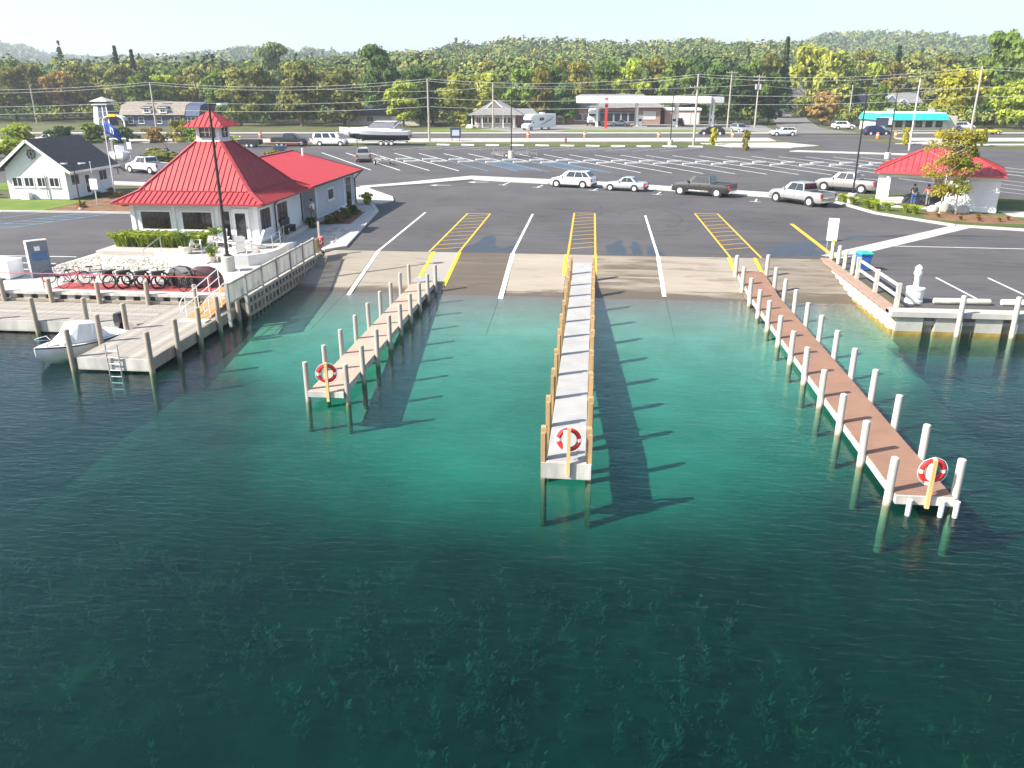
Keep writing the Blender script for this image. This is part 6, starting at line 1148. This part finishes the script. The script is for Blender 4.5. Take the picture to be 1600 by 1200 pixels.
for bx_ in ((-200, -122, 196, 250), (-86, -61, 187, 250), (-40, -33, 190, 250), (-32, 44, 222, 252), (31, 41, 200, 225), (80, 112, 192, 250), (56, 82, 196, 250), (-122, -61, 205, 250)): forest(int((bx_[1] - bx_[0]) * (bx_[3] - bx_[2]) / 14), 0, 1, 46, .3, 3.6, 1, bx_)
forest(2600, 262, 560, 110, .62, 14, .8); forest(3600, 540, 1000, 55, 1.1, 13, .8); forest(6000, 980, 2700, 36, 1.7, 14, .8)
m = bpy.data.materials.new("far_foliage"); m.use_nodes = True; n = m.node_tree; b = n.nodes["Principled BSDF"]; at_ = n.nodes.new("ShaderNodeAttribute"); at_.attribute_name = "tint"; n.links.new(at_.outputs['Color'], b.inputs['Base Color']); b.inputs['Roughness'].default_value = 1; b.inputs['Specular IOR Level'].default_value = 0
O("wooded_hillside", mesh_np("wooded_hillside", np.concatenate(VV), np.concatenate(CC)), m, kind="stuff", label="mixed woodland covering the hills beyond the road")
# shrubs, grasses, pots
SHR = []
for k in range(3):
    cen, nrm, rg = crown_np(40 + k, 'broad', 520); cen = cen * np.array([.9, .9, 1.0]) - np.array([0, 0, .14]); me = mesh_np("foliage", quads_np(cen, nrm, .085, .75, rg)); me.materials.append(LEAF['green']); SHR.append(me)
stem = MB()
for k in range(5): stem.cyl((0, 0, -.1), (.3 * math.cos(k * 1.26), .3 * math.sin(k * 1.26), .55), .025, .01, 5)
stem = stem.mesh("stems"); stem.materials.append(BARK)
def shrub(label, x, y, z, r, h, kind, k, group=None):
    t = T("shrub", label, "shrub", (x, y, z), k * 1.7, group); t.scale = (r, r, h); o = O("foliage", SHR[k % 3], None, t); o.material_slots[0].link = 'OBJECT'; o.material_slots[0].material = LEAF[kind]; O("stems", stem, None, t)
for k, (x, y, r, h, kd) in enumerate(((-81.5, 109.9, 4, 3, 'lime'), (-76, 112, 3, 3, 'autumn'), (-94, 128.7, 4, 4, 'lime'), (-88, 131, 3, 3.4, 'dark'), (-84, 134, 3.4, 3.6, 'green'), (-79, 134, 3, 3, 'dark'), (-74, 135, 2.6, 3, 'rust'), (-70, 136.5, 3.4, 4.2, 'autumn'), (-66, 133.5, 3, 3, 'green'), (-62.5, 136.2, 3.6, 1.6, 'lime'), (-57.5, 106.5, 2.6, 1.6, 'olive'), (-60.4, 110, 2.8, 1.8, 'olive'), (-46.2, 99, 1.8, 1.7, 'lime'), (-42.8, 108, 1.5, 1.8, 'autumn'), (-98, 118, 4, 4, 'green'), (-104, 124, 4, 5, 'lime'))):
    shrub("%s shrub in left planting beds, %s in order of distance" % (CNAME.get(kd, kd).replace(' tree turning orange,', ' orange tinged'), ORD(k + 1)), x, y, gz(y), r, h, kd, k, "shrubs left of the far lot")
for k in range(7): shrub("dry brown shrub in the bed beside the red wing, %s from the bench" % ORD(k + 1), -19.9 + .5 * (k % 2), 59.8 + k * 1.0, 1.1, .62, .8, ('olive', 'rust', 'dark')[k % 3], k, "shrubs beside the wing")
shrub("round dark shrub beside the doorway of the red roofed building", -20.6, 58.0, 1.1, .65, .9, 'dark', 1); shrub("yellow green shrub at the far corner of the red wing", -20.2, 71.6, 1.1, .9, 1.1, 'lime', 2)
for k, (x, y) in enumerate(((-35, 66.5), (-38, 70), (-41, 68), (-44, 66.5), (-36.5, 76), (-41, 77.5), (-45, 74))): shrub("low reddish plant in the mulch by the flagpoles, %s of seven" % ORD(k + 1), x, y, 1.08, .7, .6, ('rust', 'autumn', 'olive')[k % 3], k, "mulch bed plants")
for k, (x, y, r, h, kd) in enumerate(((-57.5, 72, .9, 1.9, 'dark'), (-59, 74, 1.3, 1.4, 'green'), (-46.9, 76, .6, .7, 'rust'), (-46.7, 73.4, .5, .6, 'dark'))): shrub("shrub against the white cottage, %s from its left" % ORD(k + 1), x, y, 1.1, r, h, kd, k, "cottage shrubs")
gm = []
for k in range(2):
    mb = MB(); rr = random.Random(k)
    for i in range(150):
        a = rr.uniform(0, 6.3); l = rr.uniform(.25, .62); q = rr.uniform(0, .16); dx, dy = math.cos(a), math.sin(a); s_ = .014; x0, y0 = q * dx, q * dy; mb.add([(x0 - dy * s_, y0 + dx * s_, 0), (x0 + dy * s_, y0 - dx * s_, 0), (x0 + dx * l * .4 + dy * s_, y0 + dy * l * .4 - dx * s_, .75 * rr.uniform(.7, 1)), (x0 + dx * l * .4 - dy * s_, y0 + dy * l * .4 + dx * s_, .75 * rr.uniform(.7, 1)), (x0 + dx * l, y0 + dy * l, .72 * rr.uniform(.6, 1.1))], [(0, 1, 2, 3), (3, 2, 4)])
    me = mb.mesh("blades", fix=False); me.materials.append(LEAF['lime']); gm.append(me)
def grass_clump(label, x, y, z, s_, k, group, kind='lime'):
    t = T("grass_clump", label, "ornamental grass", (x, y, z), k * 2.1, group); t.scale = (s_, s_, s_); o = O("blades", gm[k % 2], None, t); o.material_slots[0].link = 'OBJECT'; o.material_slots[0].material = LEAF[kind]; O("crown_base", MB().lathe([(.18, 0), (.12, .1), (.02, .16)], n=8), BARK, t)
for k in range(22): grass_clump("ornamental grass under front windows, %s from left in %s row" % (ORD(k % 11 + 1), ("front", "back")[k // 11]), -29.8 + (k % 11) * .5 + .2 * (k // 11), 48.2 + .75 * (k // 11), 1.36, 1.15, k, "grasses under the windows", ('lime', 'green')[k % 3 == 2])
for k, (x, y) in enumerate(((22.6, 74.6), (23.3, 72.6), (24.0, 73.4), (23.6, 71.2), (24.4, 71.0), (25.6, 70.2), (22.3, 76.4), (26.0, 69.4))): grass_clump("ornamental grass at the pavilion corner, %s of eight" % ORD(k + 1), x, y, 1.13, .95, k, "grasses by the pavilion", 'lime')
for k, (x, y) in enumerate(((27.2, 67.6), (28.4, 66.4), (29.6, 66.0), (31, 65.8), (32, 66.6), (30.2, 67.6))): grass_clump("small dry tuft in the mulch under the birch, %s of six" % ORD(k + 1), x, y, 1.13, .45, k, "tufts under the birch", 'rust')
def pot(label, x, y, z, fl, s_=1):
    t = T("planter_pot", label, "planter", (x, y, z)); t.scale = (s_, s_, s_); O("pot", MB().lathe([(.2, 0), (.3, .2), (.34, .42), (.3, .44), (.28, .38)], n=14), STUC, t, True); o = O("leaves", gm[0], None, t, loc=(0, 0, .36)); o.material_slots[0].link = 'OBJECT'; o.material_slots[0].material = LEAF['green']
    if fl:
        mb = MB(); rr = random.Random(2)
        for i in range(46): a, q = rr.uniform(0, 6.3), rr.uniform(.02, .34); x0, y0, z0 = q * math.cos(a), q * math.sin(a), .5 + rr.uniform(-.08, .22); mb.lathe([(.001, -.03), (.05, 0), (.03, .04), (.001, .05)], (x0, y0, z0), 6)
        O("flowers", mb, M("flower_" + fl[0], fl[1], .6), t)
pot("stone planter with spiky grass at the top of the steps", -24.4, 46.3, 1.3, None, 1.2); pot("planter of red orange flowers left of the glass door", -23.7, 49.2, 1.36, ("red", (.6, .1, .03)), 1.0); pot("small planter of yellow flowers by the terrace rail", -22.3, 45.2, 1.12, ("yellow", (.85, .62, .02)), .8)
# birch pair in front of the pavilion
for nm, x, y, kd, h, r, k, lab in (("birch_tree", 27.9, 69.3, 'orange', 7.0, 2.1, 0, "yellow orange birch with pale trunk in front of the pavilion"), ("birch_tree", 29.3, 69.6, 'fresh', 6.6, 1.55, 1, "green yellow birch right of the orange one before the pavilion")):
    t = T(nm, lab, "tree", (x, y, 1.12), 0, "pavilion birches"); cen, nrm, rg = crown_np(60 + k, 'broad', 3600); cen = cen * np.array([r, r, h * .92]) + np.array([0, 0, h * .06]); cen[:, 2] = h * .24 + (cen[:, 2] - h * .2) * .95
    me = mesh_np("crown", quads_np(cen, nrm, .07, .8, rg)); me.materials.append(LEAF[kd]); O("crown", me, None, t); mb = MB()
    pts = [(0, 0, -.1), (.05 - .2 * k, 0, h * .3), (.1 - .25 * k, .05, h * .6), (.05, 0, h * .9)]
    for a, b_, r0, r1 in zip(pts[:-1], pts[1:], (.07, .055, .035), (.055, .035, .012)): mb.cyl(a, b_, r0, r1, 8)
    rr = random.Random(k)
    for i in range(12): a = rr.uniform(0, 6.3); z = h * rr.uniform(.35, .75); mb.cyl((.06, 0, z), (r * .7 * math.cos(a), r * .7 * math.sin(a), z + h * .12), .02, .006, 5)
    O("trunk", mb, BIRCH, t, True)
for k, (x, y, kd, lab) in enumerate(((18.6, 136.8, 'gold', "thin sapling left of the entry drive"), (22.4, 128.6, 'autumn', "thin sapling on the kerb island by the entry"), (60, 137.6, 'autumn', "thin sapling on the grass behind the pavilion"), (49, 139.5, 'gold', "thin sapling at the right of the entry drive"))):
    t = T("sapling", lab, "tree", (x, y, gz(y)), k, "saplings along the road"); t.scale = (.85, .85, 3.2); o = O("crown", SHR[k % 3], None, t); o.material_slots[0].link = 'OBJECT'; o.material_slots[0].material = LEAF[kd]; O("trunk", MB().cyl((0, 0, -.05), (0, 0, .8), .035, .012, 6), BARK, t)
# ------------------------------------------------------------------ lamps, poles, wires, flags
BRZ = M("dark_bronze_pole", (.035, .028, .025), .5, .3)
def lamp(label, x, y, z0, top, base=None, heads=1, r=.085):
    t = T("lamp_post", label, "lamp post", (x, y, z0), .3); h = top - z0; zb = 0
    if base: O("base", MB().lathe([(base[0], 0), (base[0], base[1] - .05), (base[0] - .04, base[1])], n=20), CONC, t, True); zb = base[1]
    O("pole", MB().cyl((0, 0, zb), (0, 0, h), r, r * .6, 10), BRZ, t, True); O("flange", MB().lathe([(r * 2, zb), (r * 2, zb + .06), (r, zb + .1)], n=10), BRZ, t, True)
    for k in range(heads): s_ = 1 if k == 0 else -1; O("arm", MB().bar((0, 0, h - .08), (s_ * .5, 0, h - .02), .06, .06), BRZ, t); O("lamp_head", MB().loft([[(s_ * xx, -w_, z), (s_ * xx, w_, z), (s_ * xx, w_ * .8, z + .1), (s_ * xx, -w_ * .8, z + .1)] for xx, w_, z in ((.4, .12, h - .08), (.6, .17, h - .08), (.95, .13, h - .06))]), GALV, t)
lamp("tall dark lamp post on a white drum in front of the red roof", -20.3, 43.0, 1.1, 10.0, (.36, .85), 1, .1); lamp("tall dark lamp post on a white base by the silver pickup", 22.9, 75.9, 1.05, 11.15, (.38, .95)); lamp("central lamp post of the far parking lot", -11.6, 115.1, gz(115), 11.2, (.42, 1.0)); lamp("lamp post at the back edge of the lot before the canopy", 11.8, 135.9, gz(136), 11.4, (.4, .9)); lamp("dark lamp post left of the pavilion roof", 39.4, 117.8, gz(118), 11.2, (.4, .9))
lamp("short twin headed lamp by the left lot kerb", -43.3, 65.4, 1.0, 4.9, (.2, .25), 2, .06); lamp("short lamp behind the cottage", -56.1, 93.0, 1.25, 5.2, None, 1, .06); lamp("small round headed lamp by the red wing roof", -32.5, 112.2, 1.6, 5.0, None, 2, .06); lamp("lamp at the far left edge of the lot", -70, 75, 1.0, 5.0, None, 1, .06)
POLEW = M("pole_wood", (.4, .36, .31), .9, var=.15)
def upole(label, x, y, top, arms=(), trans=False):
    z0 = gz(y); t = T("utility_pole", label, "utility pole", (x, y, z0), R(5.6), "utility poles"); h = top - z0; O("pole", MB().cyl((0, 0, -.2), (0, 0, h), .19, .13, 9), POLEW, t, True)
    for dz in arms:
        O("crossarm", MB().box(-1.3, 1.3, -.22, -.14, h - dz - .07, h - dz + .07), POLEW, t)
        for xx in (-1.15, -.5, .5, 1.15): O("insulator", MB().lathe([(.05, h - dz + .07), (.07, h - dz + .18), (.03, h - dz + .26)], (xx, -.18, 0), 8), GALV, t)
    if trans: O("transformer", MB().cyl((-.45, 0, h - 3), (-.45, 0, h - 1.9), .28), GALV, t, True); O("transformer", MB().cyl((.45, 0, h - 3), (.45, 0, h - 1.9), .28), GALV, t, True)
UP = [(-130, 133.5, 11.2), (-75, 138, 11.7), (-27.9, 139.4, 12.2), (15.5, 136.4, 12.8), (59.2, 140.8, 13.9), (112, 147, 15)]
for (x, y, tp), lab, ar in zip(UP[1:5], ("leaning wooden utility pole in front of the navy building", "wooden utility pole right of the cabin cruiser", "utility pole with a low crossarm before the fuel canopy", "wooden utility pole behind the pavilion"), ((), (), (1.9,), ())): upole(lab, x, y, tp, ar)
upole("far utility pole with a crossarm right of the canopy", 28.8, 191, 14.2, (.3,)); upole("far utility pole with two transformers right of the canopy", 34.8, 191.6, 13.5, (.4, 1.2), True); upole("slim utility pole beside the restaurant", -22.3, 182, 11.9); upole("short utility pole near the rusty shrub tree", 58.5, 205, 11.5); upole("slim wooden pole at the far left", -140, 200, 11.5)
WIRE = M("pale_wire", (.6, .58, .54), .6)
def wire(label, pts, sag, r=.021):
    P_ = []
    for a, b_ in zip(pts[:-1], pts[1:]):
        for k in range(14): q = k / 14; P_.append((lerp(a[0], b_[0], q), lerp(a[1], b_[1], q), lerp(a[2], b_[2], q) - sag * 4 * q * (1 - q)))
    P_.append(pts[-1]); O("power_line", MB().tube(P_, r, 4), WIRE, label=label, cat="power line", group="power lines along the road", fix=False)
for dz, dy, sg_, lab in ((0.0, 0, 1.0, "topmost power line along the road"), (.35, .3, 1.15, "second power line just under the topmost"), (2.9, 0, .8, "middle power line along the road"), (4.3, 0, .6, "lowest power line along the road")): wire(lab, [(x, y + dy, z - dz) for x, y, z in UP], sg_)
wire("thin far line from the transformer pole over the canopy", [(-60, 186, 10.5), (-22.3, 182, 11), (34.8, 191.6, 11.5), (58.5, 205, 11), (110, 215, 12)], .7, .025)
fp = T("flagpole", "white flagpole with blue flag behind the red roof", "flagpole", (-45.9, 75, 1.1)); O("pole", MB().cyl((0, 0, 0), (0, 0, 7.0), .06, .04), WHITEP, fp, True); O("ball", MB().lathe([(.01, 6.98), (.09, 7.06), (.01, 7.14)], n=10), CHROME, fp, True)
fl = MB(); nx = 9
for j in range(5):
    for i in range(nx): q = i / (nx - 1); fl.v.append((.05 + 1.5 * q * .92, .16 * math.sin(q * 7 + j * .4) * q, 6.7 - j * .26 - q * q * .75 - .1 * q))
fl.f = [(j * nx + i, j * nx + i + 1, (j + 1) * nx + i + 1, (j + 1) * nx + i) for j in range(4) for i in range(nx - 1)]
fo = O("flag", fl, M("flag_blue", (.015, .06, .33), .7), fp, True, fix=False); fo.modifiers.new("thickness", 'SOLIDIFY').thickness = .01
O("emblem", MB().add([(x, y - .03, z) for x, y, z in (fl.v[nx + 3], fl.v[nx + 5], fl.v[3 * nx + 5], fl.v[3 * nx + 3])], [(0, 1, 2, 3)]), M("flag_emblem", (.6, .62, .6), .7), fo)
for lab, x, y, h, r in (("slim white pole left of the flagpole", -46.9, 73.4, 3.2, .05), ("tall bare white flagpole behind the pavilion", 46.6, 130.6, 9.9, .11)):
    t = T("flagpole", lab, "flagpole", (x, y, gz(y))); O("pole", MB().cyl((0, 0, 0), (0, 0, h), r, r * .6), WHITEP, t, True); O("ball", MB().lathe([(.01, h), (r * 1.4, h + .08), (.01, h + .16)], n=8), WHITEP, t, True)
# ------------------------------------------------------------------ wheel stops, cones, signs, small things
ws = MB().loft([[(x, -.16, 0), (x, .16, 0), (x, .1, .17), (x, -.1, .17)] for x in (-1.1, 1.1)]).mesh("wheel_stop"); ws.materials.append(M("painted_concrete", (.7, .69, .66), .8, var=.12, scale=3))
for k, p in enumerate(stops): O("wheel_stop", ws, None, loc=(p.x, p.y, gz(p.y) + .004), rz=math.atan2(13.6, 21.6), label="white wheel stop of long stalls, %s from left in %s line" % (ORD(k // 2 + 1), ("far", "near")[k % 2]), cat="wheel stop", group="wheel stops of the long stalls")
for k in range(11): O("wheel_stop", ws, None, loc=(-24.5 + 4.0 * k, 133.7 - .05 * k, gz(133.5) + .035), rz=R(-14), label="white wheel stop along the back verge, %s from the left" % ORD(k + 1), cat="wheel stop", group="wheel stops along the verge")
ORG = M("traffic_orange", (.75, .2, .04), .6)
for k, (x, y) in enumerate(((-46, 147), (-33, 148), (-12, 149), (-2, 151), (11, 150.6), (24, 152), (49, 153), (53, 156), (57, 160), (66, 155.6), (84, 160), (-60, 146))):
    t = T("traffic_barrel", "orange white roadwork drum on the road, %s from the left" % ORD(sorted((-46, -33, -12, -2, 11, 24, 49, 53, 57, 66, 84, -60)).index(x) + 1), "traffic drum", (x, y, gz(y) + .02), 0, "roadwork drums"); O("drum", MB().lathe([(.3, 0), (.28, .1), (.25, .9), (.2, 1.0)], n=12), ORG, t, True); O("band", MB().lathe([(.268, .5), (.262, .7)], n=12), WHITEPL, t)
sg = T("sign", "dark square notice sign on the verge by the utility pole", "sign", (-23.6, 140.6, 2.35), R(6)); O("panel", MB().box(-.9, .9, -.05, .05, .5, 2.2), M("navy_sign", (.05, .06, .12), .5), sg); O("emblem", MB().box(-.6, .6, -.06, -.051, .9, 1.8), M("sign_pale", (.5, .53, .58), .6), sg); O("post", MB().box(-.7, -.6, .05, .12, 0, 2).box(.6, .7, .05, .12, 0, 2), BLACKM, sg)
hy = T("hydrant", "small dark red hydrant on the verge", "hydrant", (-5.0, 139.6, 2.25)); O("barrel", MB().lathe([(.16, 0), (.14, .1), (.14, .6), (.18, .62), (.1, .8), (.03, .85)], n=12), PT['red'], hy, True); O("nozzle", MB().cyl((-.26, 0, .5), (.26, 0, .5), .06), PT['red'], hy, True)
for k, (x, y, z, lab) in enumerate(((-63, 108, 1.6, "pale parking sign on a post beside the left road"), (-43.2, 67.6, 1.1, "small white sign beside the twin headed lamp"), (57.5, 176, 2.5, "white sign board left of the teal shop"), (55.2, 171, 2.5, "dark blue sign board on posts left of the blue suv"))):
    t = T("sign", lab, "sign", (x, y, z)); b2 = .35 if k < 2 else 1.2; O("panel", MB().box(-b2, b2, -.03, .03, 1.4, 2.3 if k < 2 else 2.9), (WHITEP, WHITEP, WHITEP, MATS["navy_sign"])[k], t); O("post", MB().box(-.05, .05, .03, .1, 0, 2.2), GALV, t)
for k, (x, y, s_, lab) in enumerate(((28.1, 71.2, .5, "pale boulder at the left under the birches"), (29.0, 71.6, .75, "large pale boulder behind the birches"), (30.2, 70.6, .6, "pale boulder by the pavilion wall"))):
    rr = random.Random(k); O("boulder", MB().loft([[(s_ * q * math.cos(a) * rr.uniform(.85, 1.1), s_ * q * .7 * math.sin(a) * rr.uniform(.85, 1.1), s_ * z) for a in np.linspace(0, 5.6, 9)] for q, z in ((.9, -.1), (1, .3), (.8, .75), (.35, 1.0))]), M("pale_boulder", (.55, .52, .48), .9, var=.15, scale=2), smooth=True, loc=(x, y, 1.13), label=lab, cat="boulder", group="boulders by the pavilion")
for k, (x, y, lab) in enumerate(((28.2, 76.0, "picnic table at the left inside the pavilion"), (31.2, 75.6, "picnic table behind the pavilion screen wall"))):
    t = T("picnic_table", lab, "table", (x, y, 1.3), R(-22 + 90)); O("table_top", MB().box(-.9, .9, -.38, .38, .7, .75), BLACKM, t)
    for s_ in (-1, 1): O("bench_seat", MB().box(-.9, .9, s_ * .7 - .13, s_ * .7 + .13, .42, .46), BLACKM, t); O("leg", MB().bar((s_ * .6, -.7, 0), (s_ * .6, .25, .7), .06, .06).bar((s_ * .6, .7, 0), (s_ * .6, -.25, .7), .06, .06), BLACKM, t)
gr_ = T("grill", "dark covered grill inside the pavilion", "grill", (29.6, 74.2, 1.3), R(-22)); O("body", MB().box(-.7, .7, -.35, .35, .15, .95), BLACKM, gr_); O("hood", MB().lathe([(.34, -.6), (.34, .6)], (0, 0, .96), 14, 'x'), BLACKM, gr_, True); O("wheel", MB().lathe([(.08, -.03), (.08, .03)], (-.6, -.3, .08), 10, 'y'), TYRE, gr_)
# ------------------------------------------------------------------ people
def skin_mesh(name, verts, edges, rad, mat, parent, loc=(0, 0, 0)):
    me = bpy.data.meshes.new(name); me.from_pydata(verts, edges, []); o = bpy.data.objects.new(name, me); COL.objects.link(o); o.parent = parent; o.location = loc
    sk = o.modifiers.new("skin", 'SKIN'); sk.use_smooth_shade = True
    for v, r in zip(me.skin_vertices[0].data, rad): v.radius = (r, r) if not isinstance(r, tuple) else r
    me.skin_vertices[0].data[0].use_root = True; o.modifiers.new("subsurf", 'SUBSURF').levels = 1; me.materials.append(mat); return o
SKIN = M("skin", (.5, .32, .23), .6, var=.05); HAIR = M("dark_hair", (.03, .022, .018), .7)
def person(label, x, y, z, rz, shirt, pants, bend=.15, hat=None):
    t = T("person", label, "person", (x, y, z), rz); b_ = bend
    J = [(0, 0, .95), (0, -.02 + b_ * .3, 1.15), (0, b_ * .8, 1.38), (0, b_ * 1.05, 1.5), (0, b_ * 1.2 + .02, 1.6), (0, b_ * 1.25 + .03, 1.72), (-.19, b_ * .8, 1.4), (-.25, b_ + .08, 1.14), (-.2, b_ + .3, 1.0), (-.18, b_ + .38, .97), (.19, b_ * .8, 1.4), (.25, b_ + .08, 1.14), (.2, b_ + .3, 1.0), (.18, b_ + .38, .97), (-.1, 0, .9), (-.11, .03, .5), (-.12, -.02, .08), (-.12, .14, .04), (.1, 0, .9), (.11, .05, .5), (.12, .0, .08), (.12, .16, .04)]
    E_ = [(0, 1), (1, 2), (2, 3), (3, 4), (4, 5), (2, 6), (6, 7), (7, 8), (8, 9), (2, 10), (10, 11), (11, 12), (12, 13), (0, 14), (14, 15), (15, 16), (16, 17), (0, 18), (18, 19), (19, 20), (20, 21)]
    Rr = [.14, (.15, .11), (.17, .11), .055, .095, .08, .06, .045, .035, .04, .06, .045, .035, .04, .085, .06, .045, .04, .085, .06, .045, .04]
    skin_mesh("body", J, E_, Rr, SKIN, t)
    skin_mesh("shirt", [J[i] for i in (0, 1, 2, 6, 7, 10, 11)], [(0, 1), (1, 2), (2, 3), (3, 4), (2, 5), (5, 6)], [(.16, .13), (.17, .13), (.185, .13), .085, .06, .085, .06], shirt, t)
    skin_mesh("trousers", [J[i] for i in (0, 14, 15, 16, 18, 19, 20)], [(0, 1), (1, 2), (2, 3), (0, 4), (4, 5), (5, 6)], [(.165, .135), .105, .08, .07, .105, .08, .07], pants, t)
    hx = b_ * 1.23 + .0; O("hair", MB().lathe([(.09, -.02), (.108, .04), (.1, .1), (.06, .14), (.01, .155)], (0, hx - .015, 1.64), 12), hat or HAIR, t, True)
    for s_ in (-1, 1): O("shoe", MB().loft([[(s_ * .12 - w_, yy, 0), (s_ * .12 + w_, yy, 0), (s_ * .12 + w_ * .8, yy, hh), (s_ * .12 - w_ * .8, yy, hh)] for yy, w_, hh in ((-.09, .04, .09), (.04, .05, .1), (.18, .045, .05))]), TRIMB, t)
DENIM = M("blue_denim", (.05, .1, .25), .9); GREYT = M("grey_trousers", (.2, .2, .22), .9)
person("person in dark top and blue jeans standing in the pavilion", 27.3, 73.6, 1.3, R(-10), M("dark_navy_top", (.02, .025, .04), .9), DENIM); person("person in a coral shirt and grey trousers in the pavilion", 28.4, 73.3, 1.3, R(15), M("coral_shirt", (.6, .16, .12), .9), GREYT); person("person in a white shirt by the side doorway of the red roofed building", -20.75, 58.9, 1.3, R(80), M("white_shirt", (.72, .72, .72), .9), M("khaki_trousers", (.3, .26, .18), .9), .05); person("person on a red mower beside the far left road", -58.9, 110.5, 1.7, R(160), M("navy_shirt", (.04, .05, .1), .9), DENIM, .3)
mw = T("mower", "small red riding mower at the far left road", "mower", (-59.2, 111.2, 1.68), R(100)); O("body", MB().box(-.8, .8, -.4, .4, .3, .75), PT['red'], mw); O("seat", MB().box(-.5, -.1, -.25, .25, .76, 1.1), TRIMB, mw)
for s_ in (-1, 1):
    for x in (-.55, .6): wheel(mw, x, s_ * .45, .25, .2)

# ------------------------------------------------------------------ air
m = bpy.data.materials.new("haze_air"); m.use_nodes = True; n = m.node_tree; n.nodes.clear(); out = n.nodes.new("ShaderNodeOutputMaterial"); pvn = n.nodes.new("ShaderNodeVolumePrincipled")
pvn.inputs['Color'].default_value = (.8, .88, 1, 1); pvn.inputs['Density'].default_value = .0003; pvn.inputs['Anisotropy'].default_value = .2; n.links.new(pvn.outputs[0], out.inputs['Volume'])
O("haze", MB().box(-3600, 3600, -320, 3500, -10.2, 190), m, kind="stuff", label="thin pale haze in the air over the lake and hills")
